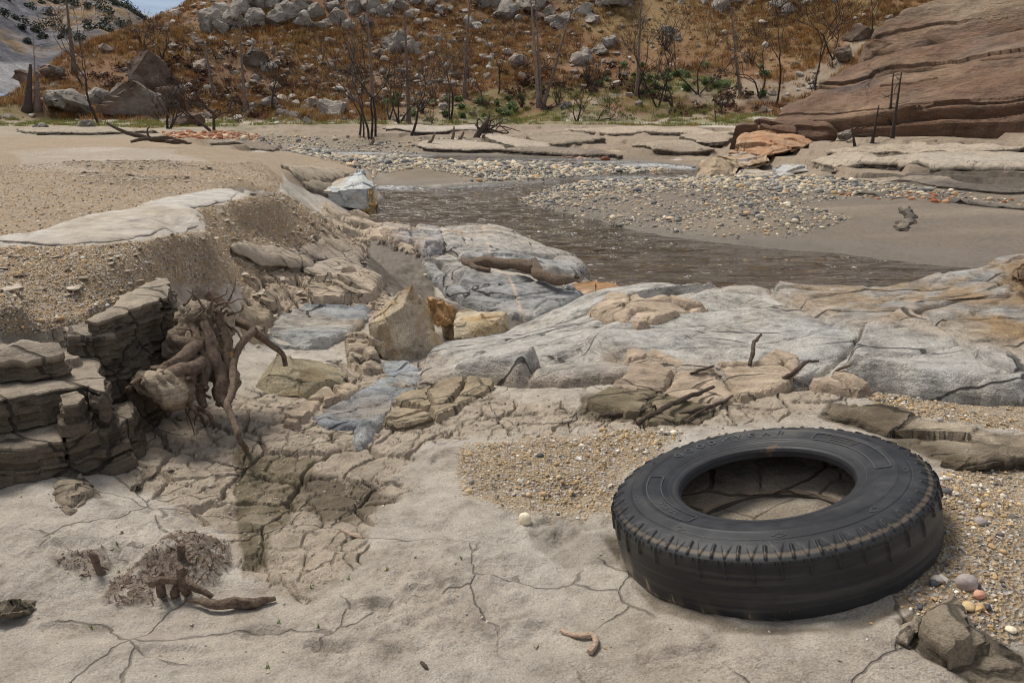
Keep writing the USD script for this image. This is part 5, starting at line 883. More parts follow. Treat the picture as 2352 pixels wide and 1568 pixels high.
# small stones of the hillside: too many to count
def spread(n, rng, r0, r1, u0, u1, keep):
    a = rng.uniform(azof(u0), azof(u1), n * 6); r = np.sqrt(rng.uniform(r0 ** 2, r1 ** 2, n * 6)); x, y = np.sin(a) * r, np.cos(a) * r; k = rng.random(len(x)) < np.clip(keep(x, y), 0, 1); x, y = x[k][:n], y[k][:n]
    return np.c_[x, y, ground_h(x, y)]
hill_at = lambda x, y: look_up(hill, x, y)
p = spread(14000, rng, 84, 150, -300, 2500, lambda x, y: hill_at(x, y) * np.clip(.5 + 2.4 * fb(x, y, 0, .07, 3, 631), .08, 1) * (1 - .6 * look_up(M['green'], x, y)))
s = np.clip(rng.lognormal(-1.6, .65, len(p)), .07, .8)
instancer('hillside_stones', [(chunk(rng, 1.0, .65, 8, 1), 'hillstone', False) for _ in range(5)], p + np.c_[0 * s, 0 * s, .15 * s], quat_rand(rng, len(p), .5), np.c_[s, s, s], rng.integers(0, 5, len(p)), 'small pale stones littering the dry hillside', 'stones')
# dry grass and brush
def tuft(rng, n, h, spreadr, w):
    a = rng.uniform(0, 6.28, n); r = spreadr * np.sqrt(rng.random(n)); b = np.c_[r * np.cos(a), r * np.sin(a), 0 * r]; hh = h * rng.uniform(.5, 1.1, n); l = rng.uniform(0, 6.28, n); tip = b + np.c_[np.cos(l) * hh * .45, np.sin(l) * hh * .45, hh]
    side = np.c_[-np.sin(l), np.cos(l), 0 * l] * w; v = np.concatenate([b - side, b + side, tip], 1).reshape(-1, 3); return v, np.arange(3 * n).reshape(-1, 3)
TUFTS = [(tuft(rng, 26, 1.0, .7, .045), 'drygrass', False) for _ in range(4)]
p = spread(40000, rng, 84, 150, -300, 2500, lambda x, y: hill_at(x, y) * (1 - .8 * look_up(band, x, y)) * np.clip(.55 + 2 * fb(x, y, 0, .12, 3, 632), .05, 1) * (1 - look_up(M['green'], x, y)))
s = rng.uniform(.35, .95, len(p)); instancer('dry_grass', TUFTS, p - [0, 0, .05], quat_rand(rng, len(p), .1), np.c_[s, s, s * rng.uniform(.5, 1.0, len(p))], rng.integers(0, 4, len(p)), 'dry orange-brown grass covering the hillside', 'grass')
p = spread(1500, rng, 84, 150, -300, 2500, lambda x, y: hill_at(x, y) * np.clip(-.1 + 3.4 * fb(x, y, 0, .1, 3, 633), 0, 1))
s = rng.uniform(.4, 1.3, len(p)); instancer('burnt_brush', [(leaf_ball(rng, 60, .8, .6, .16), 'brownleaf', False) for _ in range(3)], p, quat_rand(rng, len(p), .1), np.c_[s, s, s * .7], rng.integers(0, 3, len(p)), 'low dark brown burnt brush on the hillside', 'brush')
p = np.vstack([spread(6500, rng, 24, 125, -200, 2600, lambda x, y: look_up(M['green'], x, y) * np.clip(.4 + 2.6 * fb(x, y, 0, .5, 3, 634), 0, 1))])
s = rng.uniform(.16, .5, len(p)) * np.clip(np.hypot(p[:, 0], p[:, 1]) / 80, .5, 1.2); instancer('green_grass', [(tuft(rng, 30, .8, .8, .05), 'greengrass', False) for _ in range(3)], p - [0, 0, .03], quat_rand(rng, len(p), .1), np.c_[s * 1.4, s * 1.4, s], rng.integers(0, 3, len(p)), 'patches of green and yellowish grass along the foot of the hill and the banks', 'grass')
# green bushes that can be told apart
for k in range(80):
    big = k < 46
    u, v = (rng.uniform(1340, 1760), rng.uniform(150, 222)) if k < 34 else ((rng.uniform(1440, 1560), rng.uniform(160, 190)) if k < 46 else (rng.uniform(880, 1200), rng.uniform(225, 272)))
    p = hit([u], [v], 0.0, 40.0)[0]; r = rng.uniform(.25, .6) * (1.0 if big else .8); t = thing('green_bush', 'small rounded green bush, one of many on the lower slope between the burnt trees' if big else 'low pale green clump in the grass at the foot of the hill', 'bush', p, 0, 'green bushes on the lower slope' if big else 'pale green clumps at the foot of the hill')
    put('foliage', leaf_ball(rng, 110, r, .8, .16), 'greenleaf' if rng.random() < .55 else 'palegreenleaf', t); put('stem', trimesh.creation.cone(.05, r * .8, sections=5), 'burntwood', t)
# ------------------------------------------------------------------ burnt trees
def tube(pts, rad, sides=6, cap=True):
    p = np.asarray(pts, float); rad = np.broadcast_to(np.asarray(rad, float), (len(p),)); t = np.gradient(p, axis=0); t /= np.linalg.norm(t, axis=1)[:, None] + 1e-12
    ref = np.array([.3, .2, 1.0]) if abs(t[0, 2]) < .8 else np.array([1.0, .2, .1]); a = np.cross(t, ref); a /= np.linalg.norm(a, axis=1)[:, None] + 1e-12; b = np.cross(t, a)
    ang = np.arange(sides) * 2 * np.pi / sides; v = (p[:, None] + rad[:, None, None] * (np.cos(ang)[None, :, None] * a[:, None] + np.sin(ang)[None, :, None] * b[:, None])).reshape(-1, 3)
    i, j = np.meshgrid(np.arange(len(p) - 1), np.arange(sides), indexing='ij'); j2 = (j + 1) % sides; f = np.stack([i * sides + j, i * sides + j2, (i + 1) * sides + j2, (i + 1) * sides + j], -1).reshape(-1, 4); f = np.vstack([f[:, :3], f[:, [0, 2, 3]]])
    if cap:
        e0, e1 = len(v), len(v) + 1; v = np.vstack([v, p[0], p[-1]]); k = np.arange(sides); k2 = (k + 1) % sides; o = (len(p) - 1) * sides; f = np.vstack([f, np.c_[np.full(sides, e0), k2, k], np.c_[np.full(sides, e1), o + k, o + k2]])
    return v, f
def join(ms):
    vs, fs, n = [], [], 0
    for v, f in ms: vs.append(v); fs.append(f + n); n += len(v)
    return np.vstack(vs), np.vstack(fs)
def wander(rng, p0, d, L, n, bend, up=0.0):
    pts = [np.asarray(p0, float)]; d = np.asarray(d, float); d /= np.linalg.norm(d)
    for _ in range(n):
        d = d + rng.normal(0, bend, 3) + np.array([0, 0, up]); d /= np.linalg.norm(d); pts.append(pts[-1] + d * L / n)
    return np.array(pts), d
def fork(rng, p0, d, L, r, lev, out, up=.03, bend=.16, sides=5):
    pts, d2 = wander(rng, p0, d, L, 5, bend, up); rr_ = np.linspace(r, r * .62, 6); out.append(tube(pts, np.maximum(rr_, .013), sides if lev > 2 else 4, False))
    if lev <= 0: return
    for k in range(int(rng.integers(2, 4))):
        nd = d2 + rng.normal(0, .55, 3) + np.array([0, 0, .1]); s = pts[-1] if k < 2 else pts[int(rng.integers(2, 5))]; fork(rng, s, nd, L * rng.uniform(.55, .82), r * .6 * (1 if k < 2 else .7), lev - 1, out, up, bend)
def snag(u, v, vt, ut, label, rng, group=None, r=.2, wood='greywood', twigs=40, r0=40.0):
    """a tall dead trunk: foot seen at u, v, tip at ut, vt"""
    p = hit([u], [v], 0.0, r0)[0]; d = np.hypot(p[0], p[1]); tip = Wr(ut, vt, d); ax = tip - p; L = np.linalg.norm(ax)
    t = thing('dead_trunk', label, 'dead tree', p, 0, group); n = 14; s = np.linspace(0, 1, n); pts = s[:, None] * ax + np.cumsum(rng.normal(0, .02 * L / n, (n, 3)), 0) * [1, 1, 0]; pts[0, 2] -= .3
    put('trunk', tube(pts, r * (1 - .72 * s) * (1 + .5 * np.exp(-s * 14)), 8), wood, t, True)
    tw_ = []
    for k in range(twigs):
        q = rng.uniform(.15, 1) ** .8; b = np.array([np.interp(q, s, pts[:, i]) for i in range(3)]); a = rng.uniform(0, 6.28); ln = rng.uniform(.3, 1.5) * (1.25 - .7 * q); w_, _ = wander(rng, b, [math.cos(a), math.sin(a), rng.normal(-.1, .35)], ln, 5, .22, -.06); tw_.append(tube(w_, np.linspace(.028, .012, 6), 4, False))
    put('branches', join(tw_), wood, t, True); return t
def burnt(u, v, vt, label, rng, group=None, stems=2, spread=.45, lev=4, r=.09, lean=(0, 0), r0=26.0, wood='burntwood'):
    p = hit([u], [v], 0.0, r0)[0]; d = np.hypot(p[0], p[1]); Ht = 1.22 * (v - vt) / FPX * d; t = thing('burnt_tree', label, 'burnt tree', p, 0, group)
    for k in range(stems):
        a = rng.uniform(0, 6.28) if stems > 1 else 0; dr = np.array([math.cos(a) * spread + lean[0], math.sin(a) * spread * .7, 1.0 + .2 * lean[1]]); rad = r * rng.uniform(.75, 1.1); pts, d2 = wander(rng, [.06 * math.cos(a), .06 * math.sin(a), -.15], dr, Ht * rng.uniform(.36, .5), 7, .12, .03)
        put('trunk', tube(pts, np.linspace(rad * 1.25, rad * .75, 8), 7), wood, t, True); br = []
        for _ in range(int(rng.integers(2, 4))): fork(rng, pts[-1] if _ < 2 else pts[5], d2 + rng.normal(0, .5, 3) * [1, .8, .4], Ht * rng.uniform(.3, .4), rad * .62, lev - 1, br, .045)
        put('branches', join(br), wood, t, True)
    return t
def thicket(u, v, vt, label, rng, group=None, n=16, w=.5, r0=30.0, wood='burntwood'):
    p = hit([u], [v], 0.0, r0)[0]; d = np.hypot(p[0], p[1]); Ht = (v - vt) / FPX * d; t = thing('burnt_bush', label, 'burnt bush', p, 0, group); st, tg = [], []
    for k in range(n):
        a = rng.uniform(0, 6.28); dr = np.array([math.cos(a) * w, math.sin(a) * w, 1.0]); pts, d2 = wander(rng, [rng.normal(0, .12), rng.normal(0, .12), -.1], dr, Ht * rng.uniform(.6, 1.0), 7, .1, .06); st.append(tube(pts, np.linspace(.035, .013, 8), 5, False))
        for _ in range(4): w_, _d = wander(rng, pts[int(rng.integers(2, 7))], dr + rng.normal(0, .6, 3), Ht * rng.uniform(.12, .3), 4, .2, .04); tg.append(tube(w_, np.linspace(.014, .01, 5), 4, False))
    put('stems', join(st), wood, t, True); put('twigs', join(tg), wood, t, True); return t
rng = np.random.default_rng(700)
for q in [(171, 168, -5, 152, 'tall bare trunk rising past the distant mountain at the far left', .24), (564, 262, 28, 549, 'thin tall dead trunk in front of the left crags', .17), (492, 222, 100, 470, 'short dead pole right of the brown split boulder', .16), (813, 200, 32, 806, 'slender dead trunk left of the tall split boulder', .15), (857, 245, -12, 842, 'tall dead trunk behind the clump of burnt stems', .19),
          (939, 284, 10, 932, 'tall dead trunk with white twigs rising right of the clump of burnt stems', .19), (1066, 226, -14, 1077, 'tall dark dead trunk in the middle of the hillside', .2), (1237, 246, -22, 1214, 'tallest of the paired pale trunks left of the leaning one', .2), (1243, 244, -6, 1229, 'thinner of the paired pale trunks', .14), (1246, 250, 4, 1322, 'dead trunk leaning strongly to the right', .18), (1462, 222, -12, 1473, 'tall dead trunk among the burnt trees right of centre', .2), (1702, 225, -4, 1676, 'pale dead trunk leaning left near the great rock', .16)]:
    snag(*q[:4], q[4], rng, r=q[5] * 1.15)
snag(62, 252, 148, 70, 'thick dark broken stump at the far left', rng, r=.42, twigs=4, wood='burntwood'); snag(85, 250, 165, 84, 'pale splintered stump beside the dark one', rng, r=.4, twigs=6); snag(86, 252, 82, 78, 'thin pole standing behind the pale stump', rng, r=.1, twigs=8)
for q in [(2039, 312, 168, 2052, 'left of two thin black poles on the right bank', .09), (2049, 318, 166, 2071, 'right of two thin black poles on the right bank', .09), (2003, 330, 242, 2019, 'short black pole with washed roots below the two thin poles', .08), (1964, 340, 284, 1955, 'stub of a black pole at the edge of the right bank', .07), (2153, 275, 218, 2164, 'small crooked dead stem in front of the great rock', .05), (2204, 266, 172, 2197, 'hair-thin dead stem in front of the great rock', .03), (1645, 285, 222, 1640, 'thin dead stem at the foot of the hill left of the great rock', .05)]:
    snag(*q[:4], q[4], rng, r=q[5], wood='burntwood', twigs=5, r0=20.0)
for q in [(1604, 217, 92, 'broad burnt tree with a round crown right of the dead trunk', 3, .7, (0, 0)), (1782, 240, 48, 'large burnt tree with spreading crown left of the great rock', 1, .3, (-.25, 0)), (1872, 194, 52, 'slim burnt tree close to the foot of the great rock', 2, .25, (.05, 0)), (1915, 138, 28, 'tall burnt tree on the slope behind the great rock', 2, .4, (-.1, 0)), (2003, 88, -6, 'burnt tree leaning left over the shoulder of the great rock', 1, .3, (-.5, 0)),
          (1748, 226, 130, 'small burnt tree beside the large spreading one', 2, .5, (0, 0)), (1510, 246, 108, 'forked burnt tree with two thick stems', 2, .7, (.1, 0)), (1470, 228, 122, 'burnt tree directly under the tall dead trunk', 2, .4, (0, 0)), (1547, 246, 178, 'low burnt tree right of the forked one', 2, .5, (0, 0)), (1120, 250, 178, 'burnt tree with arching limbs left of centre', 1, .4, (-.9, 0)), (1143, 215, 108, 'thin burnt tree above the arching one', 1, .2, (0, 0)), (1036, 282, 150, 'burnt tree with many fine twigs left of the arching one', 2, .4, (0, 0)),
          (386, 296, 240, 'small burnt tree left of the orange gravel', 3, .6, (0, 0)), (492, 303, 218, 'black tree spreading low over the orange gravel', 2, .9, (-.2, 0)), (632, 258, 182, 'black tree standing before the round grey boulder', 2, .4, (0, 0)), (226, 286, 136, 'slender burnt tree leaning left in front of the big rounded boulder', 1, .1, (-.35, 0)), (942, 310, 196, 'lone black tree on the gravel bank with a bent trunk', 1, .3, (.1, 0)), (918, 284, 186, 'grey burnt tree behind the lone black one', 3, .6, (0, 0)), (895, 276, 212, 'small twiggy tree left of the grey burnt one', 2, .5, (0, 0)),
          (373, 134, 66, 'burnt tree on top of the square-topped boulder ridge', 2, .5, (.2, 0)), (352, 134, 80, 'burnt tree leaning left above the square-topped boulder', 1, .3, (-1.0, 0)), (1788, 46, 0, 'small burnt tree high on the slope left of the great rock', 2, .3, (0, 0)), (1325, 279, 226, 'small black sapling at the foot of the hill', 2, .5, (0, 0)), (1370, 279, 225, 'fallen-crowned burnt tree spreading right at the foot of the hill', 2, .9, (.7, 0))]:
    burnt(q[0], q[1], q[2], q[3], rng, None, q[4], q[5], 5, .09, q[6], 40.0)
for k in range(5): burnt(825 + k * 9 + rng.uniform(-3, 3), 316 + rng.uniform(-3, 4), 130 + 40 * rng.random(), 'one of the tall black stems crowded at the edge of the gravel bank', rng, 'black stems at the edge of the gravel bank', 1, .1, 4, .075, (rng.normal(0, .18), 0), 40.0)
for q in [(1353, 200, 130, 'upright burnt thicket above the green bushes'), (1381, 192, 138, 'second upright burnt thicket right of the first'), (1531, 115, 52, 'burnt thicket of straight stems high on the slope'), (1281, 242, 196, 'low burnt thicket beside the leaning trunk'), (1199, 246, 205, 'low burnt thicket left of the paired trunks'), (998, 236, 180, 'black twiggy bush left of the tall dark trunk'), (970, 260, 215, 'burnt bush in the grass left of centre')]: thicket(*q[:3], q[3], rng)
nb = 0
while nb < 46:
    u, v = rng.uniform(180, 1960), rng.uniform(70, 285)
    if (u < 480 and v < 200 - u * .3) or (u > 1700 and v > 230) or (v < 170 and rng.random() < .5): continue
    thicket(u, v, v - rng.uniform(22, 55), 'leafless burnt shrub, one of many across the hillside', rng, 'burnt shrubs across the hillside', int(rng.integers(6, 12)), rng.uniform(.5, 1.0), 40.0); nb += 1
p = hit([1900 * 0 + 1258], [252], 0, 40.0)[0]; st = []
for k in range(16): w_, _ = wander(rng, p + [0, 0, .2], [rng.normal(0, 1), rng.normal(0, 1), rng.uniform(-.1, .5)], rng.uniform(.8, 2.2), 5, .25); st.append(tube(w_, np.linspace(.06, .02, 6), 5))
tag(put('root_mound', join(st), 'burntwood', smooth=True), 'black tangle of uprooted roots at the foot of the leaning trunk', 'roots')
# ------------------------------------------------------------------ layered mud ledges and cracked crusts
def ledge_mesh(poly, sp, topz, drop, layers, amp, jag, seed, undul=.012, taper=.25):
    P2, t, n, d = tri_region(poly, sp, jag, seed); ring = P2[:n]
    nn = np.roll(ring, -1, 0) - np.roll(ring, 1, 0); nn = np.c_[nn[:, 1], -nn[:, 0]] / (np.linalg.norm(nn, axis=1)[:, None] + 1e-9)
    if not Polygon(ring).exterior.is_ccw: nn = -nn
    s = np.r_[0, np.cumsum(np.linalg.norm(np.diff(ring, axis=0), axis=1))]; rg = np.random.default_rng(seed)
    z = topz(P2[:, 0], P2[:, 1], d) + undul * 2 * fb(P2[:, 0], P2[:, 1], 0, 5, 4, seed + 1)
    hs = np.sort(rg.uniform(0, 1, layers - 1)); hs = np.r_[0, .5 * hs + .5 * np.linspace(0, 1, layers + 1)[1:-1], 1.0]
    rings = []; V = [np.c_[P2, z]]
    for k in range(layers):
        off = amp * (2.2 * fb(ring[:, 0], ring[:, 1], k * 3.7, .5 / amp, 3, seed + 2) + rg.uniform(-.5, .6)) * (.25 if k == 0 else 1) + taper * drop * (k / layers) ** 1.5
        o = ring + nn * off[:, None]; f1_ = fb(ring[:, 0], ring[:, 1], k, 3, 2, seed + 3)
        for e in (0, 1):
            if k == 0 and e == 0: rings.append(np.arange(n)); continue
            rings.append(sum(map(len, V)) + np.arange(n)); V.append(np.c_[o - nn * (.15 * amp if e == 0 else 0), z[:n] - drop * (hs[k + e] + (.0 if e == 0 else -.12 / layers)) + .25 * drop / layers * f1_])
    V = np.vstack(V); F_ = [t]; i = np.arange(n); j = (i + 1) % n; ccw = Polygon(ring).exterior.is_ccw
    for a, b in zip(rings[:-1], rings[1:]):
        q = np.vstack([np.c_[a[i], b[i], b[j]], np.c_[a[i], b[j], a[j]]]); F_.append(q if ccw else q[:, ::-1])
    b = rings[-1]; cap = np.c_[np.full(n, len(V)), b[j], b[i]]; F_.append(cap if ccw else cap[:, ::-1]); V = np.vstack([V, np.r_[ring.mean(0), V[b, 2].mean()]])
    return trimesh.Trimesh(V, np.vstack(F_), process=False), len(P2)
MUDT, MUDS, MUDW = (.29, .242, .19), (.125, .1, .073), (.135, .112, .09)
def ledge(name, label, uvs, lift, drop, layers, amp, jag, seed, top=MUDT, side=MUDS, sp=None, undul=.012, cat='mud ledge', r0=1.3, taper=.25, group=None, lk='mud'):
    if len(uvs[0]) == 3:
        q = np.array([[*W(u, v, z), z] for u, v, z in uvs]); pg = Polygon(q[:, :2]).buffer(0); pg = max(pg.geoms, key=lambda g: g.area) if hasattr(pg, 'geoms') else pg; pl = np.linalg.lstsq(np.c_[q[:, :2], np.ones(len(q))], q[:, 2], rcond=None)[0]; tf = lambda x, y: pl[0] * x + pl[1] * y + pl[2]
    else: pg = ground_poly(uvs, r0); tf = smooth_h
    c = pg.centroid.coords[0]; r = math.hypot(*c); sp = sp or .0042 * r
    m, nt = ledge_mesh(pg, sp, lambda x, y, d: tf(x, y) + lift * sstep(0, 3 * amp + .02, d + 2 * amp) + undul * fract(x, y, .3, 12 * amp, 2.2, seed + 5, .8, .02)[0], drop, layers, amp, jag, seed, undul, taper); v = m.vertices; b = fb(v[:, 0], v[:, 1], v[:, 2] * 4, 3 * 4 / max(r, 4), 4, seed + 8); sd = (np.arange(len(v)) >= nt).astype(float)
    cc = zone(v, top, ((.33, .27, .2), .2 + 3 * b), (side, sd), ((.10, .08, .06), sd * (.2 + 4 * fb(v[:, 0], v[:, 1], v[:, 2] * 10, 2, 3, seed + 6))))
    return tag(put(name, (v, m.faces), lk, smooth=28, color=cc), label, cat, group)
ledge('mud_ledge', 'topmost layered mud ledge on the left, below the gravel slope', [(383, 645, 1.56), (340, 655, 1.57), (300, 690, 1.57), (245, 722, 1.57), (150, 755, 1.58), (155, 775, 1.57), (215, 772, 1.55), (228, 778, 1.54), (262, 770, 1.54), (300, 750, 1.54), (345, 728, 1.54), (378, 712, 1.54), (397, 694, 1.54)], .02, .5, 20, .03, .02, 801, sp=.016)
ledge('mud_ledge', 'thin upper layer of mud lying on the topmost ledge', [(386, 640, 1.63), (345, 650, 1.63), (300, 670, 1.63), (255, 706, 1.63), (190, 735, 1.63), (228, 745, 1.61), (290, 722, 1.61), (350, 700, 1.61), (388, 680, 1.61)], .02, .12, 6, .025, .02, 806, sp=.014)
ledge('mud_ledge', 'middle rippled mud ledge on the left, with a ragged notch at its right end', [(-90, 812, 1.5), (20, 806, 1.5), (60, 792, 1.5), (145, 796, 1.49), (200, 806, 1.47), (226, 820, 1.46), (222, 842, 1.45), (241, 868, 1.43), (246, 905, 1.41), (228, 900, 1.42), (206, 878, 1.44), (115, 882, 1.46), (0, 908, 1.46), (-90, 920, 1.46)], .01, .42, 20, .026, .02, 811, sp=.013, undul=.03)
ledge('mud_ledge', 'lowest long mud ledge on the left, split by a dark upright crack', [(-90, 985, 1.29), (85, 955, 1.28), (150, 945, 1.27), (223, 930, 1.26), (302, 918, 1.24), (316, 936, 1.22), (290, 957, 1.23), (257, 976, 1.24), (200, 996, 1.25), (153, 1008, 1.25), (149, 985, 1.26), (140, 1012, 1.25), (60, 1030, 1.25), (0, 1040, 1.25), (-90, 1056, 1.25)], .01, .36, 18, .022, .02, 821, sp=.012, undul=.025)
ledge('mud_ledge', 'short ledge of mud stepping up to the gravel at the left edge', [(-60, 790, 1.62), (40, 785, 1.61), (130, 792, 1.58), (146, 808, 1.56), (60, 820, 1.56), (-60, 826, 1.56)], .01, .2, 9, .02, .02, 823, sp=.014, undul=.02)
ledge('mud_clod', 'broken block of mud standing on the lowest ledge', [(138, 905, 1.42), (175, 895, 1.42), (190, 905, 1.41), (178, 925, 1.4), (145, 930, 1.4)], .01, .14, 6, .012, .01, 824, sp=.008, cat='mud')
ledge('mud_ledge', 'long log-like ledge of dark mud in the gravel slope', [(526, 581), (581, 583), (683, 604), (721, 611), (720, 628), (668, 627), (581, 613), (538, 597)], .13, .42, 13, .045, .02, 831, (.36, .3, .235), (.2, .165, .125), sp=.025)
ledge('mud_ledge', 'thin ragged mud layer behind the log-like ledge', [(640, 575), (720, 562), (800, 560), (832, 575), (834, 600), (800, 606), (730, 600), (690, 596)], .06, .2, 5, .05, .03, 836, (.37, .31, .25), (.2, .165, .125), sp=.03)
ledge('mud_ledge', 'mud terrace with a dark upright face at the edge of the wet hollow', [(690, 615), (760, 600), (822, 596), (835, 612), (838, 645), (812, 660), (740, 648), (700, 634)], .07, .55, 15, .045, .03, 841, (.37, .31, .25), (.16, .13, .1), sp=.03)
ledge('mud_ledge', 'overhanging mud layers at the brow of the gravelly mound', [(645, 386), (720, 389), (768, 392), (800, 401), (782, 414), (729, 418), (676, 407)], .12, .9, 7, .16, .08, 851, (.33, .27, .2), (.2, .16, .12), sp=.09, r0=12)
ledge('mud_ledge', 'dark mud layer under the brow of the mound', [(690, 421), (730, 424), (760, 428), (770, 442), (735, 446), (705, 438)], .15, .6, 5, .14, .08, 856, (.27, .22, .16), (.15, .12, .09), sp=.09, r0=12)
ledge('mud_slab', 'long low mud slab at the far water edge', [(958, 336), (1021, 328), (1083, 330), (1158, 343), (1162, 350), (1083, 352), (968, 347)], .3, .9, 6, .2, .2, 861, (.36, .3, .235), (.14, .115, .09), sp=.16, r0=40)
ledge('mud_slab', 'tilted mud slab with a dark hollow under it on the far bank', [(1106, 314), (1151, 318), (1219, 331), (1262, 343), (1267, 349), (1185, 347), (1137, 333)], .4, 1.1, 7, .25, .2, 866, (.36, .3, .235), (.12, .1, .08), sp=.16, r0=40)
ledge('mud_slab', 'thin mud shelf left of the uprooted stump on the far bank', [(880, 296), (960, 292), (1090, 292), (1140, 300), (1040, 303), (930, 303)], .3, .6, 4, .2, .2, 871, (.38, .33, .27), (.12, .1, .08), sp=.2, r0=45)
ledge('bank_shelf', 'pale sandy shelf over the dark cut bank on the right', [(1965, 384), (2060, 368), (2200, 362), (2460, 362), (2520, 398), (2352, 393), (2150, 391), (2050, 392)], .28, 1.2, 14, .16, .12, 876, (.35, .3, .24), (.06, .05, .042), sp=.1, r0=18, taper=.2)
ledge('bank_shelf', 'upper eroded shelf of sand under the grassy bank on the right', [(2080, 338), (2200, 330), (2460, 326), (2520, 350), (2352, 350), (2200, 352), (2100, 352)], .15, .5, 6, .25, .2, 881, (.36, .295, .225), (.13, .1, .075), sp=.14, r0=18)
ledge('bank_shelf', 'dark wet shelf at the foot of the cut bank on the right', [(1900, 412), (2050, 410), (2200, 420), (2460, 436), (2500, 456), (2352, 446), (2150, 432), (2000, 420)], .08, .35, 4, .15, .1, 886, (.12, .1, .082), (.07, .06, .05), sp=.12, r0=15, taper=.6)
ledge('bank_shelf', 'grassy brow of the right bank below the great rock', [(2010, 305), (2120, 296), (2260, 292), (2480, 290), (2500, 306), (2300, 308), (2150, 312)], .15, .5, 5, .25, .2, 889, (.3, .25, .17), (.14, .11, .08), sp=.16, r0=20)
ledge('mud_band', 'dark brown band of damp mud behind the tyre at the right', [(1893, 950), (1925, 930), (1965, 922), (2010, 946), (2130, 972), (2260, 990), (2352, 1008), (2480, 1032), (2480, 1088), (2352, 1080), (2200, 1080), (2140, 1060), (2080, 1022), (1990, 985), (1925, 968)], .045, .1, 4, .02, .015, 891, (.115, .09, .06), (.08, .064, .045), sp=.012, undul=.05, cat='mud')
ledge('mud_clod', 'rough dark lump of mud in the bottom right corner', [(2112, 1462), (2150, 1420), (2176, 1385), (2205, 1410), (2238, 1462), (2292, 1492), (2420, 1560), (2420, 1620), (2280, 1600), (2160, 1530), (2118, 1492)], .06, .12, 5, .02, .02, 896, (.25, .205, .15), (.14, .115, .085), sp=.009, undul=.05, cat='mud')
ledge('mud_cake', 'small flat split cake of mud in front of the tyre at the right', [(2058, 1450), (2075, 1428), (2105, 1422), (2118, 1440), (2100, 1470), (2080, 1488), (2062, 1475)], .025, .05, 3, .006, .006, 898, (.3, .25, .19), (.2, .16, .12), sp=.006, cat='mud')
# thin pale sheet of silt ending in a ragged edge on the terrace
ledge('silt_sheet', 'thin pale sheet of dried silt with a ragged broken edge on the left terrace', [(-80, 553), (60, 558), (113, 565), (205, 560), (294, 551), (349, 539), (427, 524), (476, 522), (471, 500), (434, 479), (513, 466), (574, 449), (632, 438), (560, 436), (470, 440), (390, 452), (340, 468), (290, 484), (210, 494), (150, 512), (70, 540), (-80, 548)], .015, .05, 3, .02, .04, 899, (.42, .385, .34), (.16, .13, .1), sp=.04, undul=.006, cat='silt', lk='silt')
def crust(name, label, uvs, cell, lift, seed, colr, gap=.012, drop=.1, amp=.03, sp=None, ang=.3, r0=1.3, fold=2.0, cat='mud crust', on=None):
    """dried mud broken into plates: every plate a piece of its own"""
    zf_ = on or smooth_h; pg = ground_poly(uvs, r0, on); c = pg.centroid.coords[0]; r = math.hypot(*c); sp = sp or .0038 * r; rg = np.random.default_rng(seed); loc = np.array([c[0], c[1], float(smooth_h(np.array([c[0]]), np.array([c[1]]))[0])]); t_ = thing(name, label, cat, loc)
    rg2 = np.asarray(pg.exterior.coords)[:-1]; s = np.linspace(0, pg.exterior.length, 70)[:-1]; ring = np.array([pg.exterior.interpolate(a).coords[0] for a in s]); ctr = ring.mean(0); ring = ring + (ring - ctr) * (.22 * fb(ring[:, 0], ring[:, 1], 0, 2.5 / cell * .4, 3, seed))[:, None]; pg = Polygon(ring).buffer(0)
    if hasattr(pg, 'geoms'): pg = max(pg.geoms, key=lambda g: g.area)
    x0, y0, x1, y1 = pg.bounds; gx, gy = np.meshgrid(np.arange(x0 - cell, x1 + cell, cell * 1.25), np.arange(y0 - cell, y1 + cell, cell * .9)); P_ = np.c_[gx.ravel(), gy.ravel()] + rg.uniform(-.45, .45, (gx.size, 2)) * cell; vor = Voronoi(np.vstack([P_, [[x0 - 99, y0], [x1 + 99, y0], [x0, y0 - 99], [x0, y1 + 99]]])); n = 0
    for ri in vor.point_region[:len(P_)]:
        reg = vor.regions[ri]
        if -1 in reg or not reg: continue
        cellp = Polygon(vor.vertices[reg]).intersection(pg).buffer(-gap * rg.uniform(.08, .5))
        if cellp.is_empty: continue
        cellp = max(cellp.geoms, key=lambda g: g.area) if hasattr(cellp, 'geoms') else cellp
        if cellp.area < .1 * cell * cell: continue
        h = lift * rg.uniform(.6, 1.25); tx, ty = rg.normal(0, .05, 2); cc = cellp.centroid.coords[0]
        m = slab_mesh(cellp, sp, lambda x, y, d: zf_(x, y) + tx * (x - cc[0]) + ty * (y - cc[1]) + (foliated(x, y, ang, amp, fold, seed)[0] + fract(x, y, ang, cell * .3, 2.5, seed + 77, .12 * lift + .003, .04)[0]) * np.clip(d / .04, .3, 1), drop, .012 + .1 * lift, .25 * gap + .012 * cell, seed + n, h)
        v = m.vertices; b = fb(v[:, 0], v[:, 1], v[:, 2], 3, 4, seed + 2); put('plate', local((v, m.faces), loc), 'mud', t_, 30, zone(v, np.asarray(colr) * rg.uniform(.88, 1.1), ((.27, .215, .15), .1 + 3 * b))); n += 1
    return t_
PINK = (.41, .32, .235)
crust('mud_crust', 'thick cracked tan mud crust on top of the granite slab at the water', [(1344, 722), (1383, 682), (1457, 675), (1522, 688), (1615, 706), (1636, 711), (1550, 738), (1504, 750), (1462, 760), (1434, 752), (1379, 738)], .36, .035, 901, PINK, .014, .2, .05, ang=-.1, on=top_s)
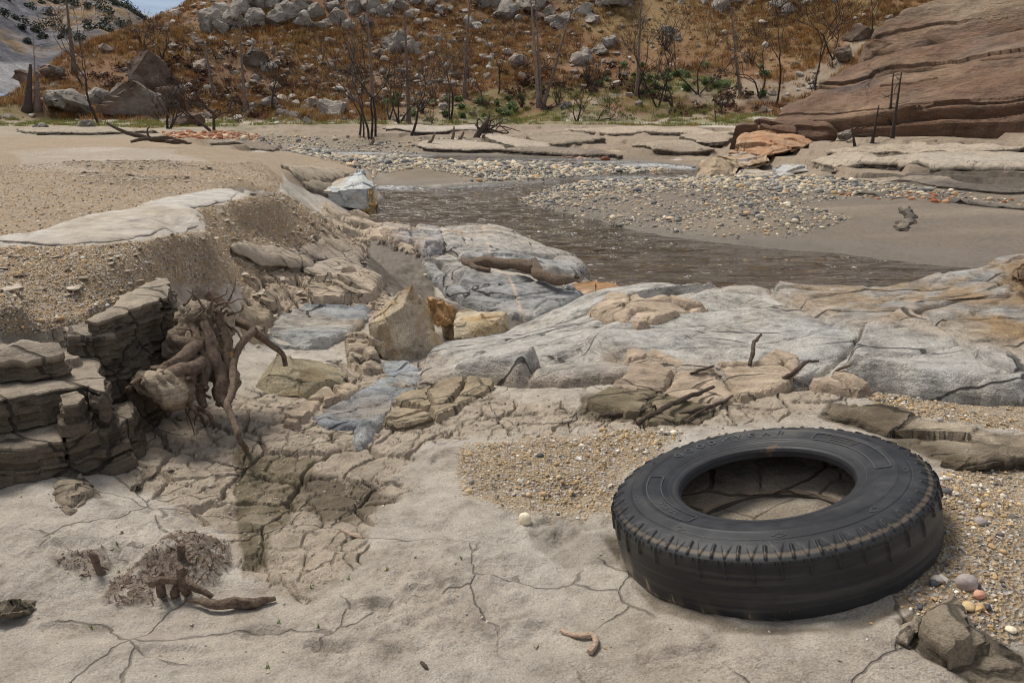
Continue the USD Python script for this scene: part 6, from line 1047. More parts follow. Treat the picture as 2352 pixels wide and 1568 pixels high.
crust('mud_crust', 'wide sheet of cracked pinkish-tan mud on the granite behind the tyre', [(1439, 808), (1518, 817), (1596, 853), (1643, 835), (1731, 840), (1781, 804), (1842, 822), (1837, 870), (1809, 898), (1726, 918), (1650, 937), (1600, 930), (1500, 905), (1440, 905), (1400, 890), (1437, 860)], .34, .028, 911, PINK, .012, .12, .02, on=top_s)
crust('mud_crust', 'olive-grey cracked mud sheet with sticks lying on it behind the tyre', [(1345, 945), (1350, 918), (1400, 893), (1440, 908), (1500, 908), (1590, 934), (1640, 942), (1560, 972), (1480, 985), (1420, 960)], .32, .035, 921, (.16, .13, .08), .012, .1, .02, on=top_s)
crust('mud_crust', 'cracked olive-tan mud cake against the point of the long granite slab', [(905, 932), (950, 907), (1000, 892), (1060, 872), (1140, 882), (1120, 907), (1060, 947), (1000, 982), (930, 994), (882, 988)], .26, .05, 931, (.33, .265, .18), .012, .1, .03, on=top_s)
crust('mud_crust', 'curling strip of pale cracked mud left of the long granite slab', [(652, 962), (700, 927), (740, 902), (800, 887), (832, 897), (790, 926), (730, 952), (692, 985), (652, 982)], .24, .045, 941, PINK, .016, .1, .03)
crust('mud_crust', 'big cracked block of tan mud behind the flat granite slab', [(672, 692), (700, 662), (745, 642), (800, 630), (870, 647), (905, 657), (860, 690), (800, 706), (745, 706), (700, 704)], .42, .09, 951, (.42, .34, .255), .016, .25, .08, ang=.15)
crust('mud_crust', 'folded grey-brown mud slab between the wedge boulder and the pointed one', [(792, 788), (850, 800), (880, 836), (888, 862), (832, 872), (795, 842)], .3, .06, 961, (.38, .31, .235), .018, .12, .04)
crust('mud_crust', 'broad cracked mud cap on the rock at the brink of the water', [(735, 482), (790, 489), (850, 502), (885, 517), (960, 578), (930, 585), (900, 562), (840, 552), (770, 528)], .7, .08, 971, (.42, .34, .255), .02, .35, .1, ang=.1, r0=8)
crust('mud_crust', 'cracked brown mud bank around the foot of the fallen root', [(555, 712), (610, 690), (655, 700), (630, 745), (608, 790), (575, 790), (550, 760)], .3, .09, 976, (.33, .265, .19), .02, .15, .05)
crust('mud_crust', 'small cracked tan patch below the right part of the granite slab', [(1845, 880), (1930, 866), (2000, 890), (2040, 905), (1990, 920), (1920, 912), (1870, 905)], .3, .04, 979, PINK, .014, .08, .03, on=top_s)
def lump(label, pts, seed, base=(.27, .22, .165), edge=.012, amp=.014):
    m = hull_rock(settled(at_view(pts), .8, 1.35), edge, amp, seed, .005, (.3, .2, 1), .035); v = m.vertices; b = fb(v[:, 0], v[:, 1], v[:, 2], 8, 3, seed); tag(put('mud_lump', (v, m.faces), 'mud', smooth=26, color=zone(v, base, ((.16, .13, .095), .3 + 4 * b))), label, 'mud')
lump('knobbly brown mud lump in the sand below the mud ledges', [(88, 1150, 2.84), (125, 1095, 2.98), (190, 1073, 3.04), (240, 1115, 2.9), (252, 1150, 2.8), (200, 1182, 2.7), (160, 1192, 2.66), (105, 1172, 2.74), (160, 1130, 2.74), (200, 1120, 2.76), (170, 1170, 2.9)], 981)
lump('ridge of crumbled mud right of the knobbly lump', [(292, 1135, 2.86), (325, 1070, 3.05), (365, 1060, 3.1), (370, 1080, 3.0), (330, 1102, 2.93), (302, 1147, 2.8), (330, 1078, 2.98), (310, 1120, 2.8)], 983)
lump('small dark clod of mud near the end of the mud ledge', [(375, 1085, 2.95), (385, 1070, 3.0), (408, 1075, 2.98), (412, 1085, 2.93), (390, 1095, 2.9), (395, 1078, 2.9)], 985, edge=.01, amp=.012)
lump('dark mud hump at the left edge in the foreground', [(-40, 1400, 2.2), (0, 1376, 2.26), (60, 1370, 2.28), (104, 1385, 2.24), (95, 1405, 2.18), (50, 1418, 2.14), (-10, 1425, 2.12), (40, 1385, 2.16)], 987, (.2, .165, .12))
lump('square clod of grey mud on top of the root', [(415, 660, 4.9), (440, 642, 4.95), (470, 655, 4.9), (500, 690, 4.85), (490, 715, 4.75), (440, 715, 4.75), (420, 690, 4.8), (460, 690, 5.1)], 989, (.3, .25, .19), .02, .02)
lump('rounded brown mud clod under the pointed boulder', [(798, 770, 5.75), (830, 765, 5.8), (860, 785, 5.7), (872, 812, 5.6), (820, 812, 5.55), (795, 795, 5.65), (835, 785, 5.5), (840, 790, 5.9)], 991, (.34, .27, .2), .02, .03)

for q in [('shelf of eroded silt at the water under the uprooted stump', [(1150, 352), (1230, 346), (1330, 350), (1400, 356), (1440, 366), (1340, 362), (1250, 358)], .3, .6, (.2, .16, .125)), ('dark undercut mud shelf left of the pinkish boulder', [(1210, 322), (1290, 312), (1360, 318), (1390, 330), (1300, 336), (1240, 338)], .35, .9, (.26, .21, .155)), ('long low silt shelf along the top of the far sandy bank', [(1290, 302), (1420, 298), (1600, 300), (1700, 306), (1560, 312), (1400, 311)], .25, .7, (.36, .29, .22)),
          ('broken mud slabs sliding down the far bank right of the tan boulder', [(1450, 340), (1520, 328), (1600, 332), (1640, 348), (1590, 358), (1500, 354)], .3, .8, (.27, .215, .16)), ('eroded silt step on the bank above the brown block', [(1560, 318), (1640, 314), (1690, 320), (1670, 332), (1600, 334)], .3, .7, (.3, .24, .18)), ('grey mud shelf at the far left beyond the terrace', [(40, 302), (160, 297), (300, 299), (360, 306), (240, 310), (90, 311)], .2, .5, (.3, .25, .19)), ('dark broken bank of mud at the far end of the terrace', [(455, 326), (540, 326), (610, 332), (640, 340), (560, 342), (480, 336)], .15, .5, (.2, .16, .12)),
          ('mud step on the right bank below the rounded grey boulder', [(1900, 345), (2000, 336), (2120, 338), (2160, 348), (2060, 356), (1940, 358)], .15, .45, (.33, .27, .2)), ('crumbled pale mud ledge right of the smooth grey rock', [(1860, 372), (1930, 362), (2010, 364), (2030, 376), (1960, 386), (1880, 386)], .2, .5, (.36, .3, .23)), ('thin dark step of mud across the right part of the gravel bar', [(1900, 445), (2060, 448), (2250, 462), (2450, 480), (2450, 488), (2240, 472), (2050, 457)], .06, .2, (.11, .095, .08)), ('short dark scarp cut in the wet sand of the right bar', [(2050, 476), (2090, 480), (2100, 498), (2086, 518), (2066, 530), (2078, 505), (2070, 488)], .1, .25, (.1, .085, .07))]:
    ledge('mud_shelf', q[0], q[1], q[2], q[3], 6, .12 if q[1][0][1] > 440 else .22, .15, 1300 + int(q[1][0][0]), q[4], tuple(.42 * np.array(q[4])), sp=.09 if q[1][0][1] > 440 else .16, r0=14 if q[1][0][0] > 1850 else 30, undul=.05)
# ------------------------------------------------------------------ cobbles and gravel
def pebble(rng, flat=.6, sub=1, amp=.16):
    m = trimesh.creation.icosphere(sub); v = m.vertices * np.array([1, rng.uniform(.65, .95), flat * rng.uniform(.8, 1.2)]); s = int(rng.integers(1e6)); v *= (1 + 2 * amp * fb(m.vertices[:, 0], m.vertices[:, 1], m.vertices[:, 2], .9, 2, s))[:, None]; return v, m.faces
rng = np.random.default_rng(1001)
cob = lambda x, y: look_up(M['cobble'], x, y)
p = spread(20000, rng, 14, 40, 1000, 2560, lambda x, y: cob(x, y) * np.clip(.75 + 2.2 * fb(x, y, 0, .5, 3, 1002), .1, 1) * (ground_h(x, y) > -.06)); p2 = spread(15000, rng, 26, 66, 560, 1700, lambda x, y: look_up(M['barA'], x, y) * cob(x, y) * (ground_h(x, y) > -.08)); p3 = spread(3500, rng, 40, 90, 340, 1200, lambda x, y: np.maximum(look_up(M['bankcob'], x, y) * .8, 0))
p4 = spread(1000, rng, 40, 75, 330, 620, lambda x, y: look_up(M['orange'], x, y))
pts = np.vstack([p, p2, p3]); far_k = np.hypot(pts[:, 0], pts[:, 1]); s = np.clip(rng.lognormal(-3.45, .55, len(pts)), .015, .16) * np.clip(far_k / 30, .7, 1.7)
hump = np.r_[np.zeros(len(p)), np.zeros(len(p2)), np.zeros(len(p3))]; px = s / far_k; order = np.argsort(-px); big = order[:290]; rest = order[290:]
BARL = ['rounded river cobble, one of many on the gravel bar in mid-river', 'rounded river cobble, one of many on the far gravel bar', 'rounded river cobble, one of many on the far bank']; BARG = ['cobbles of the mid-river gravel bar', 'cobbles of the far gravel bar', 'cobbles of the far bank']
for i in big:
    w = 0 if i < len(p) else 1 if i < len(p) + len(p2) else 2; v, f = pebble(rng, rng.uniform(.4, .75), 2, .24); a = rng.uniform(0, 6.28); v = np.c_[v[:, 0] * math.cos(a) - v[:, 1] * math.sin(a), v[:, 0] * math.sin(a) + v[:, 1] * math.cos(a), v[:, 2]] * s[i] + pts[i] + [0, 0, .3 * s[i]]; tag(put('cobble', (v, f), 'cobble', smooth=True), BARL[w], 'stone', BARG[w])
PR = [(pebble(rng, rng.uniform(.4, .75), 1, .24), 'cobble', True) for _ in range(8)]
instancer('bar_cobbles', PR, pts[rest] + np.c_[0 * rest, 0 * rest, .25 * s[rest]], quat_rand(rng, len(rest), .2), np.c_[s[rest], s[rest], s[rest]], rng.integers(0, 8, len(rest)), 'rounded cream and grey cobbles covering the gravel bars', 'stones')
s4 = np.clip(rng.lognormal(-2.4, .4, len(p4)), .05, .25); instancer('orange_cobbles', [(pebble(rng, .6, 1), 'orangecobble', True) for _ in range(4)], p4 + np.c_[0 * s4, 0 * s4, .2 * s4], quat_rand(rng, len(p4), .2), np.c_[s4, s4, s4], rng.integers(0, 4, len(p4)), 'rusty orange cobbles in a strip on the far left bank', 'stones')
p5 = spread(260, rng, 14, 34, 1950, 2560, lambda x, y: look_up(M['barB'], x, y) * np.exp(-((UV(x, y, ground_h(x, y))[1] - (448 + (UV(x, y, ground_h(x, y))[0] - 2000) * .07)) / 8) ** 2)); s5 = rng.uniform(.03, .1, len(p5)); instancer('orange_cobbles', [(pebble(rng, .6, 1), 'orangecobble', True) for _ in range(3)], p5 + np.c_[0 * s5, 0 * s5, .2 * s5], quat_rand(rng, len(p5), .2), np.c_[s5, s5, s5], rng.integers(0, 3, len(p5)), 'streak of rusty cobbles below the cut bank on the right', 'stones')
# gravel near by
gp = [spread(34000, rng, 3.6, 11, -150, 800, lambda x, y: look_up(M['slope'], x, y) * np.clip(.75 + 2 * fb(x, y, 0, 1.6, 3, 1003), .1, 1)), spread(15000, rng, 1.9, 6, 1000, 2520, lambda x, y: look_up(M['gravelR'], x, y) * np.clip(.6 + 2.4 * fb(x, y, 0, 3, 3, 1004), .02, 1)), spread(1800, rng, 1.6, 8, -150, 2520, lambda x, y: .5 * np.clip(.1 + 3 * fb(x, y, 0, 2.5, 3, 1005), 0, 1) * (ground_h(x, y) > .5)), spread(5000, rng, 6, 16, -150, 640, lambda x, y: look_up(M['terrace'], x, y) * (1 - look_up(sheet, x, y)) * .8)]
gs = [np.clip(rng.lognormal(-5.45, .5, len(gp[0])), .002, .02), np.clip(rng.lognormal(-5.55, .6, len(gp[1])), .0025, .02), np.clip(rng.lognormal(-5.6, .4, len(gp[2])), .002, .012), rng.uniform(.006, .014, len(gp[3]))]
gp, gs = np.vstack(gp), np.concatenate(gs)
in_tyre = np.hypot(gp[:, 0] - TC[0], gp[:, 1] - TC[1]) < .56; gp, gs = gp[~in_tyre], gs[~in_tyre]
instancer('gravel', [(pebble(rng, .65, 1, .25), 'gravelstone', True) if k < 2 else (chunk(rng, 1.0, rng.uniform(.45, .8), 4, 1), 'gravelstone', False) for k in range(7)], gp + np.c_[0 * gs, 0 * gs, .25 * gs], quat_rand(rng, len(gp), .4), np.c_[gs, gs, gs], rng.integers(0, 7, len(gp)), 'coarse tan, orange and dark gravel on the slope and round the tyre', 'gravel')
# flakes of dried mud on the slope and the terrace
fp = np.vstack([spread(500, rng, 4, 14, -100, 800, lambda x, y: np.clip(look_up(M['slope'], x, y), 0, 1)), spread(1500, rng, 6, 22, -150, 640, lambda x, y: look_up(rough, x, y)), spread(500, rng, 2.6, 10, 0, 1000, lambda x, y: look_up(M['ledge'], x, y) * .6 + look_up(M['mudcrust'], x, y))]); fs = np.clip(rng.lognormal(-3.75, .5, len(fp)), .01, .075)
instancer('mud_flakes', [(chunk(rng, 1.0, .28, 6, 1), 'flake', False) for _ in range(5)], fp + np.c_[0 * fs, 0 * fs, .12 * fs], quat_rand(rng, len(fp), .28), np.c_[fs, fs, fs * .8], rng.integers(0, 5, len(fp)), 'flakes and chips of dried mud scattered on the gravel slope', 'mud flakes')
# single stones one can point at
def stone(u, v, w, label, mats, flat=.7, rr0=1.3, sub=2, cat='stone'):
    q = hit([u], [v], 0, rr0)[0]; r = math.hypot(q[0], q[1]) + .3; sz = w / FPX * r / 2; vv, f = pebble(rng, flat, sub, .14); a = rng.uniform(0, 6.28); vv = np.c_[vv[:, 0] * math.cos(a) - vv[:, 1] * math.sin(a), vv[:, 0] * math.sin(a) + vv[:, 1] * math.cos(a), vv[:, 2]] * sz + q + [0, .4 * sz, .55 * sz * flat]; tag(put('stone', (vv, f), mats, smooth=True), label, cat)
for q in [(1206, 1204, 34, 'smooth cream-white pebble on the sand left of the tyre', 'creamstone', .9), (2224, 1352, 40, 'round mauve-grey stone in the gravel right of the tyre', 'mauvestone', .8), (2252, 1373, 24, 'small salmon-pink stone beside the round mauve one', 'pinkstone', .7), (2228, 1400, 30, 'flat tan stone below the salmon-pink one', 'tanstone', .5), (2146, 1345, 18, 'small blue-black stone next to the tyre on the right', 'darkstone', .7), (2115, 1396, 18, 'dark slate chip in front of the mauve stone', 'darkstone', .4), (2325, 1452, 22, 'small white stone at the right edge of the gravel', 'creamstone', .6),
          (1077, 1134, 20, 'yellow-cream pebble at the left edge of the gravel patch', 'tanstone', .7), (1082, 1110, 16, 'small grey-brown pebble above the yellow-cream one', 'mauvestone', .8), (2255, 1205, 26, 'grey-brown stone in the gravel close to the right edge', 'mauvestone', .6), (977, 634, 10, 'small white pebble on the wet mud by the grey slab', 'creamstone', .7), (1390, 374, 22, 'rust-brown stone standing on the far gravel bar', 'ruststone', .9), (700, 577, 12, 'tiny orange-and-white pebble on the mud terrace', 'tanstone', .6), (176, 662, 24, 'pale flat chip of mud lying in the gravel slope', 'flake', .25)]: stone(*q)
# crumbs of dry mud on the sand
cp = spread(9000, rng, 1.5, 7, -150, 2520, lambda x, y: np.clip(.04 + 4 * np.maximum(fb(x, y, 0, 2.0, 3, 23), 0) * fb(x, y, 0, 5, 3, 1006) * 2 + .25 * np.maximum(look_up(M['cracks'], x, y), look_up(M['ledge'], x, y)), 0, 1)); cp = cp[np.hypot(cp[:, 0] - TC[0], cp[:, 1] - TC[1]) > .56]; cs = np.clip(rng.lognormal(-5.6, .5, len(cp)), .0016, .016)
instancer('mud_crumbs', [(chunk(rng, 1.0, .5, 6, 1), 'flake', False) for _ in range(4)], cp + np.c_[0 * cs, 0 * cs, .2 * cs], quat_rand(rng, len(cp), .4), np.c_[cs, cs, cs], rng.integers(0, 4, len(cp)), 'crumbs of dry mud scattered over the sand', 'mud crumbs')
# ------------------------------------------------------------------ driftwood
def limb(pts, rad, seed, sides=20, n=46, knot=.12, twist=0.0):
    """a weathered branch along the points (each a world place), bent smoothly, with knots and grooves"""
    from scipy.interpolate import CubicSpline
    p = np.asarray(pts, float); s = np.r_[0, np.cumsum(np.linalg.norm(np.diff(p, axis=0), axis=1))]; q = np.linspace(0, s[-1], n); c = np.stack([np.interp(q, s, p[:, i]) * .35 + CubicSpline(s, p[:, i])(q) * .65 for i in range(3)], 1); r = np.interp(q, s, np.broadcast_to(rad, (len(p),))); kk = np.stack([fb(q * 1.0, 0 * q + j * 9, 0, .22 / r.max(), 3, seed + 7) for j in range(3)], 1); c = c + kk * r.max() * 1.5 * np.minimum(1, np.minimum(q, s[-1] - q) / (3 * r.max()))[:, None]
    v, f = tube(c, r, sides); k = np.repeat(np.arange(n), sides); cen = c[k]; d = v[:n * sides] - cen; a = np.tile(np.arange(sides), n) * 2 * np.pi / sides; L = r.max()
    g = 2.0 * knot * 2 * fb(v[:n * sides, 0], v[:n * sides, 1], v[:n * sides, 2], .45 / L, 3, seed) + .4 * fb(np.cos(a) * 6, np.sin(a) * 6, q[k] * .2 / L, 1.0, 2, seed + 2) + .3 * fb(np.cos(a) * 2.5, np.sin(a) * 2.5, q[k] * .35 / L, 1.5, 3, seed + 1); v[:n * sides] = cen + d * (1 + g)[:, None]; return v, f
def view_pts(a): return [Wr(u, v, r) for u, v, r in a]
def wood(name, label, limbs, cat='branch', lk='drift', partname='branch', group=None):
    """limbs: (places in the view with their distance, radii, seed)"""
    ms = [limb(view_pts(a), r, s) for a, r, s in limbs]
    if len(ms) == 1: return tag(put(name, ms[0], lk, smooth=35), label, cat, group)
    loc = ms[0][0].mean(0); t = thing(name, label, cat, loc, 0, group)
    for m in ms: put(partname, local(m, loc), lk, t, 35)
    return t
def gr(u, v, lift=.0, r0=1.3):
    q = hit([u], [v], lift, r0, on=top_h)[0]; return (u, v, math.hypot(q[0], q[1]))
# the fallen root with its long bent branch
rc = np.array([*hit([440], [930])[0]]); root = thing('driftwood_root', 'big gnarled driftwood root caked in mud, lying below the gravel slope', 'driftwood', rc)
def blobby(sph, seed, edge=.02, amp=.05, tw_=.015):
    parts = [manifold3d.Manifold.hull_points(np.vstack([trimesh.creation.icosphere(1).vertices * ra + Wr(*a), trimesh.creation.icosphere(1).vertices * rb_ + Wr(*b)])) for (a, ra), (b, rb_) in sph]
    m = manifold3d.Manifold.batch_boolean(parts, manifold3d.OpType.Add).refine_to_length(edge).to_mesh(); tm_ = trimesh.Trimesh(m.vert_properties[:, :3], m.tri_verts); trimesh.smoothing.filter_taubin(tm_, iterations=12); v = tm_.vertices; n = tm_.vertex_normals
    d = amp * 2 * fb(v[:, 0], v[:, 1], v[:, 2], 7, 5, seed) + tw_ * np.sin((v[:, 0] * 1.2 + v[:, 2] * .7 + .2 * fb(v[:, 0], v[:, 1], v[:, 2], 6, 3, seed + 1)) * 95) * (.5 + fb(v[:, 0], v[:, 1], v[:, 2], 4, 2, seed + 2)); return v + n * d[:, None], tm_.faces
WOODC = (.30, .215, .14)
def rootpart(name, sph, seed, base, amp=.05, grain=.012, lk='drift'):
    v, f = blobby(sph, seed, .014, amp, grain); b = fb(v[:, 0], v[:, 1], v[:, 2], 6, 4, seed + 4); put(name, local((v, f), rc), 'barkdrift', root, True, zone(v, base, ((.40, .33, .25), .1 + 4 * b), ((.12, .085, .055), .0 - 4 * b)))
rootpart('knob', [(((330, 880, 4.25), .06), ((385, 885, 4.1), .10)), (((385, 880, 4.1), .095), ((400, 905, 4.12), .08))], 1101, (.30, .235, .165), .07, .014)
rootpart('root_stem', [(((450, 800, 4.5), .09), ((500, 830, 4.45), .09)), (((505, 830, 4.45), .085), ((510, 900, 4.3), .05)), (((410, 800, 4.55), .08), ((460, 790, 4.5), .09))], 1102, (.2, .145, .095), .08, .016)
rng = np.random.default_rng(1120)
for P_, r_ in (([(432, 720, 4.55), (455, 780, 4.42), (470, 840, 4.3), (462, 900, 4.22), (470, 935, 4.16)], [.02, .03, .033, .03, .018]), ([(500, 715, 4.5), (515, 770, 4.42), (525, 830, 4.34), (520, 890, 4.24), (500, 930, 4.16)], [.02, .026, .028, .026, .016]), ([(470, 740, 4.45), (490, 800, 4.34), (505, 860, 4.26), (505, 915, 4.18), (530, 935, 4.12)], [.022, .032, .034, .03, .012]), ([(330, 890, 4.2), (370, 870, 4.08), (420, 850, 4.15), (460, 830, 4.3)], [.015, .034, .04, .034]),
               ([(350, 845, 4.25), (390, 840, 4.15), (430, 815, 4.25), (470, 790, 4.4)], [.014, .03, .036, .03]), ([(395, 925, 4.1), (420, 900, 4.1), (440, 860, 4.2), (450, 820, 4.3)], [.012, .022, .03, .028]), ([(345, 915, 4.15), (385, 920, 4.05), (410, 935, 4.06)], [.02, .03, .02]), ([(400, 770, 4.5), (430, 790, 4.38), (470, 795, 4.38), (515, 815, 4.36)], [.02, .034, .036, .026])):
    put('root', local(limb(view_pts(P_), r_, int(rng.integers(1e6)), 12, 40, .16), rc), 'drift', root, 40)
rootpart('root_ball', [(((445, 740, 4.6), .12), ((490, 750, 4.6), .11)), (((430, 770, 4.55), .09), ((500, 780, 4.5), .09))], 1103, (.24, .19, .135), .08, .01)
rng = np.random.default_rng(1104)
for k in range(34):
    a = Wr(rng.uniform(415, 530), rng.uniform(700, 800) if k < 22 else rng.uniform(860, 930), 4.48 if k < 22 else 4.2); w_, _ = wander(rng, a, [rng.normal(0, 1), -.6, rng.normal(.1, .6)], rng.uniform(.08, .22), 5, .35); put('rootlet', local(tube(w_, np.linspace(.009, .002, 6), 5), rc), 'drift', root, True)
for a, b, c in (((300 + 20, 870), (300, 885), (308, 905)), ((415, 880), (432, 870), (428, 895)), ((400, 915), (440, 935), (472, 980)), ((450, 935), (478, 952), (492, 985))): put('rootlet', local(limb(view_pts([(*a, 4.2), (*b, 4.05), gr(*c)]), [.013, .011, .006], 1105, 7, 16), rc), 'drift', root, True)
B0 = [(478, 672, 4.75), (505, 698, 4.72), (540, 730, 4.68), (572, 752, 4.62), (583, 762, 4.6)]
put('branch', local(limb(view_pts(B0), [.034, .034, .03, .025, .023], 1106), rc), 'drift', root, True)
put('branch', local(limb(view_pts([(581, 756, 4.62), (600, 775, 4.68), (630, 795, 4.72), (648, 812, 4.74), (656, 840, 4.72)]), [.022, .02, .018, .015, .013], 1107), rc), 'drift', root, True)
put('branch', local(limb(view_pts([(580, 760, 4.6), (562, 778, 4.5), (546, 800, 4.42), (537, 840, 4.28), (534, 885, 4.1), (523, 925, 3.92), (534, 965, 3.78), (547, 995, 3.68), gr(561, 1026)]), [.023, .022, .02, .019, .018, .016, .015, .014, .012], 1108, 12, 70), rc), 'drift', root, True)
put('splinter', local(limb(view_pts([(505, 770, 4.5), (522, 790, 4.42), (524, 820, 4.36), (515, 850, 4.34)]), [.02, .035, .035, .015], 1109), rc), 'orangewood', root, True)
# other pieces of driftwood
wood('driftwood_branch', 'long crooked brown driftwood branch across the grey river slabs', [([(1066, 597, 11.8), (1085, 607, 11.6), (1120, 606, 11.6), (1175, 610, 11.4), (1228, 612, 11.2)], [.05, .08, .08, .075, .085], 1111), ([(1226, 598, 11.3), (1232, 615, 11.15), (1255, 637, 10.9), (1285, 643, 10.8), (1318, 643, 10.9)], [.05, .085, .075, .075, .03], 1112), ([(1080, 603, 11.6), (1100, 618, 11.4), (1125, 620, 11.3)], [.05, .04, .03], 1113)], 'driftwood')
wood('stick', 'long straight dark stick pointing up from the gravel on the olive mud sheet', [([gr(1463, 972, .02), gr(1520, 940, .05), gr(1600, 903, .06), gr(1640, 888, .06)], [.012, .014, .013, .008], 1121)], 'stick', 'darkdrift')
wood('stick', 'thin curved stick lying left of the long straight one on the olive mud', [([gr(1378, 955, .02), gr(1430, 950, .02), gr(1475, 942, .03), gr(1504, 932, .03)], [.008, .011, .012, .008], 1122)], 'stick', 'darkdrift')
wood('stick', 'forked stick right of the long straight one behind the tyre', [([gr(1560, 950, .02), gr(1610, 938, .03), gr(1660, 922, .03), gr(1683, 909, .03)], [.008, .011, .011, .007], 1123), ([gr(1575, 970, .02), gr(1600, 950, .02), gr(1622, 938, .03)], [.006, .007, .007], 1124)], 'stick', 'darkdrift')
wood('stick', 'bent twig at the right end of the tan mud sheet', [([gr(1735, 875, .03), gr(1800, 868, .04), gr(1830, 850, .07), gr(1850, 832, .06), gr(1880, 829, .04)], [.01, .014, .013, .011, .007], 1125)], 'stick', 'darkdrift')
wood('stick', 'upright twig leaning on the pale granite above the tan mud', [([gr(1722, 838, .02), gr(1728, 812, .08), gr(1732, 785, .1), gr(1748, 768, .1)], [.011, .012, .011, .008], 1126)], 'stick', 'darkdrift')
wood('stick', 'short stick half buried in the tan mud crust', [([gr(1585, 858, .03), gr(1610, 850, .05), gr(1640, 840, .04)], [.007, .009, .006], 1127)], 'stick', 'darkdrift')
wood('stick', 'small forked twig on the blue granite right of the mud sheet', [([gr(1915, 862, .02), gr(1925, 848, .06), gr(1945, 842, .06), gr(1955, 838, .05)], [.006, .008, .008, .005], 1128)], 'stick', 'drift')
wood('twig', 'small curled tan twig on the sand in front of the tyre', [([gr(1291, 1446, .005), gr(1315, 1457, .01), gr(1340, 1460, .012), gr(1358, 1458, .012), gr(1370, 1468, .012), gr(1366, 1482, .012), gr(1354, 1498, .01)], [.007, .007, .008, .008, .009, .008, .010], 1131)], 'twig', 'palewood')
wood('twig', 'short tan twig lying by a crack in the middle foreground', [([gr(792, 1218, .005), gr(810, 1228, .01), gr(836, 1236, .006)], [.006, .007, .006], 1132)], 'twig', 'palewood')
wood('twig', 'tiny dark stick near the bottom edge left of the curled twig', [([gr(968, 1520, .004), gr(976, 1528, .006), gr(982, 1535, .004)], [.005, .006, .003], 1133)], 'twig', 'darkdrift')
wood('buried_snag', 'crooked little snag poking out of the sand at the left', [([gr(235, 1316, 0), (224, 1305, gr(235, 1316)[2]), (217, 1290, gr(235, 1316)[2]), (214, 1278, gr(235, 1316)[2]), (203, 1271, gr(235, 1316)[2])], [.013, .012, .012, .012, .006], 1134)], 'driftwood')
gb = gr(380, 1370)[2]
wood('buried_branches', 'bent branch with stub roots rising from the dark leaf litter at the lower left', [([gr(348, 1342, .09), (370, 1334, gb - .02), (400, 1336, gb - .02), (430, 1342, gb - .02), (460, 1350, gb - .04), gr(488, 1370, .01)], [.012, .013, .013, .012, .011, .008], 1141), ([gr(372, 1370, -.01), (368, 1350, gb), (366, 1330, gb), (374, 1312, gb)], [.015, .014, .012, .006], 1142), ([gr(402, 1368, -.01), (404, 1350, gb - .02), (408, 1340, gb - .02)], [.015, .013, .009], 1143), ([gr(430, 1358, .0), (418, 1345, gb - .03), (416, 1322, gb - .03), (413, 1303, gb - .03)], [.014, .014, .013, .011], 1144), ([(417, 1325, gb - .03), (426, 1312, gb - .03), (428, 1303, gb - .03)], [.01, .01, .006], 1145)], 'driftwood')
wood('stub', 'short upright stub in the dark leaf litter behind the bent branch', [([gr(418, 1284, -.01), (417, 1270, gr(418, 1284)[2]), (416, 1250, gr(418, 1284)[2])], [.013, .014, .013], 1146)], 'driftwood')
wood('drift_log', 'split weathered log lying flat at the edge of the sand, lower left', [([gr(430, 1378, .02), gr(480, 1386, .025), gr(540, 1386, .025), gr(590, 1382, .02), gr(632, 1374, .015)], [.005, .014, .018, .017, .007], 1147)], 'log')
wood('fallen_log', 'fallen dead tree lying on the far end of the left terrace', [([(245, 283, 23.2), (300, 307, 23.2), (350, 320, 23.2), (400, 327, 23.2), (440, 329, 23.2)], [.03, .05, .06, .05, .02], 1151), ([(300, 326, 23), (340, 318, 23), (380, 316, 23), (420, 324, 23)], [.03, .05, .04, .02], 1152), ([(345, 320, 22), (338, 300, 22), (344, 290, 22)], [.03, .02, .01], 1153), ([(380, 327, 21.8), (410, 322, 22), (430, 326, 22)], [.02, .03, .012], 1154)], 'log', 'darkdrift')
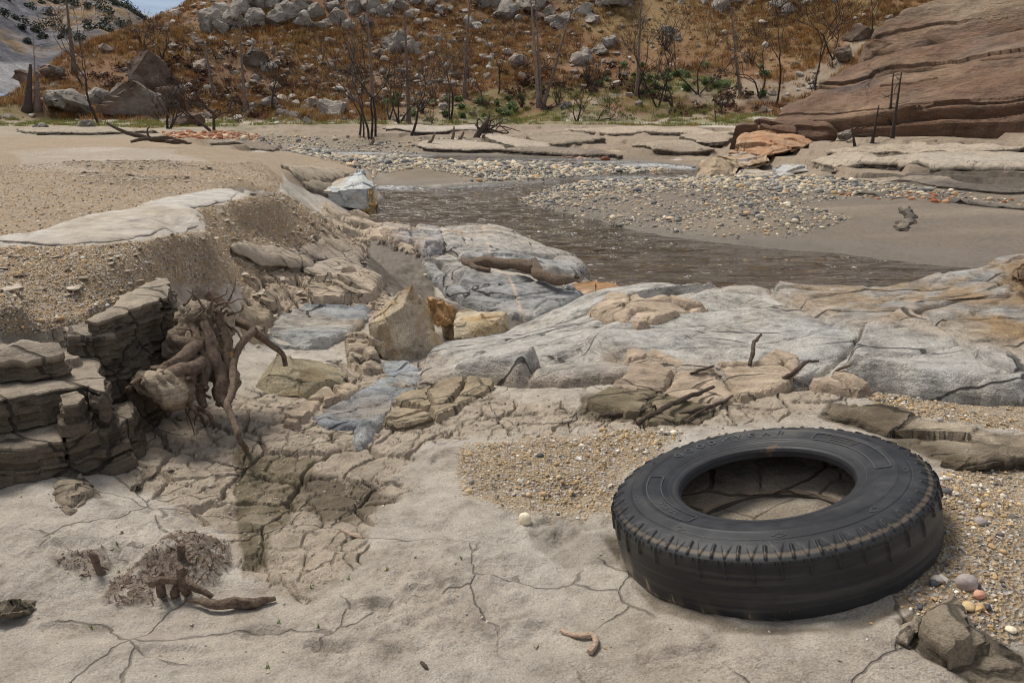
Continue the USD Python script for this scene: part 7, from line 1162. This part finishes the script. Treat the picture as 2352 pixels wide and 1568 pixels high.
for (u, v, ut, vt, lab) in ((1035, 328, 1043, 290, 'upright broken branch on the long low mud slab'), (1042, 328, 1066, 302, 'slanting broken branch beside the upright one on the mud slab'), (976, 338, 1000, 304, 'bent dark branch at the left end of the long mud slab'), (850, 334, 858, 345 - 30, 'small dark stick on the cobble bank')):
    g0 = gr(u, v, 0, 40); wood('driftwood_branch', lab, [([g0, ((u + ut) / 2 + 3, (v + vt) / 2, g0[2]), (ut, vt, g0[2])], [.13, .11, .05], 1160 + u)], 'driftwood')
g0 = gr(1098, 318, 0, 40)[2]; rng = np.random.default_rng(1170); lm_ = [([(1093, 320, g0), (1102, 300, g0), (1118, 282, g0), (1125, 262, g0)], [.28, .22, .16, .06], 1171)]
for k in range(11): lm_.append(([(1100 + rng.uniform(-6, 20), 300 + rng.uniform(-12, 10), g0), (1120 + rng.uniform(-30, 50), 290 + rng.uniform(-20, 22), g0 + rng.uniform(-1, 1)), (1130 + rng.uniform(-60, 75), 296 + rng.uniform(-30, 22), g0 + rng.uniform(-1.5, 1.5))], [.07, .05, .02], 1172 + k))
wood('uprooted_stump', 'black uprooted stump with tangled limbs at the edge of the far sandy terrace', lm_, 'stump', 'darkdrift')
# leaf litter
rng = np.random.default_rng(1180); lp = spread(3600, rng, 1.5, 4.2, -100, 700, lambda x, y: look_up(M['litter'], x, y)); lsz = np.clip(rng.lognormal(-5.2, .45, len(lp)), .003, .014)
chip = (np.array([(-1, -.22, 0), (1, -.18, .05), (1.1, .15, .02), (-.9, .25, .06), (0, 0, .16)], float), np.array([(0, 1, 4), (1, 2, 4), (2, 3, 4), (3, 0, 4)]))
instancer('leaf_litter', [(chip, 'litter', False)], lp + [0, 0, .004], quat_rand(rng, len(lp), .5), np.c_[lsz, lsz, lsz], np.zeros(len(lp), int), 'dark leaf litter and wood chips heaped round the buried branches', 'leaf litter')
# tiny green sprouts
sp_ = np.vstack([hit([u], [v]) for u, v in ((270, 1250), (272, 1315), (295, 1310), (430, 1300), (415, 1305), (615, 1575 - 40), (640, 1432), (210, 1442), (890, 1310), (1060, 1282), (1500, 1210), (1660, 1205), (455, 1285), (800, 1330), (716, 1350), (270, 522), (730, 1440))])
instancer('sprouts', [(tuft(rng, 5, 1.0, .25, .10), 'sproutgreen', False)], sp_, quat_rand(rng, len(sp_), .1), np.full((len(sp_), 3), .022), np.zeros(len(sp_), int), 'tiny green sprouts in the sand', 'sprouts')
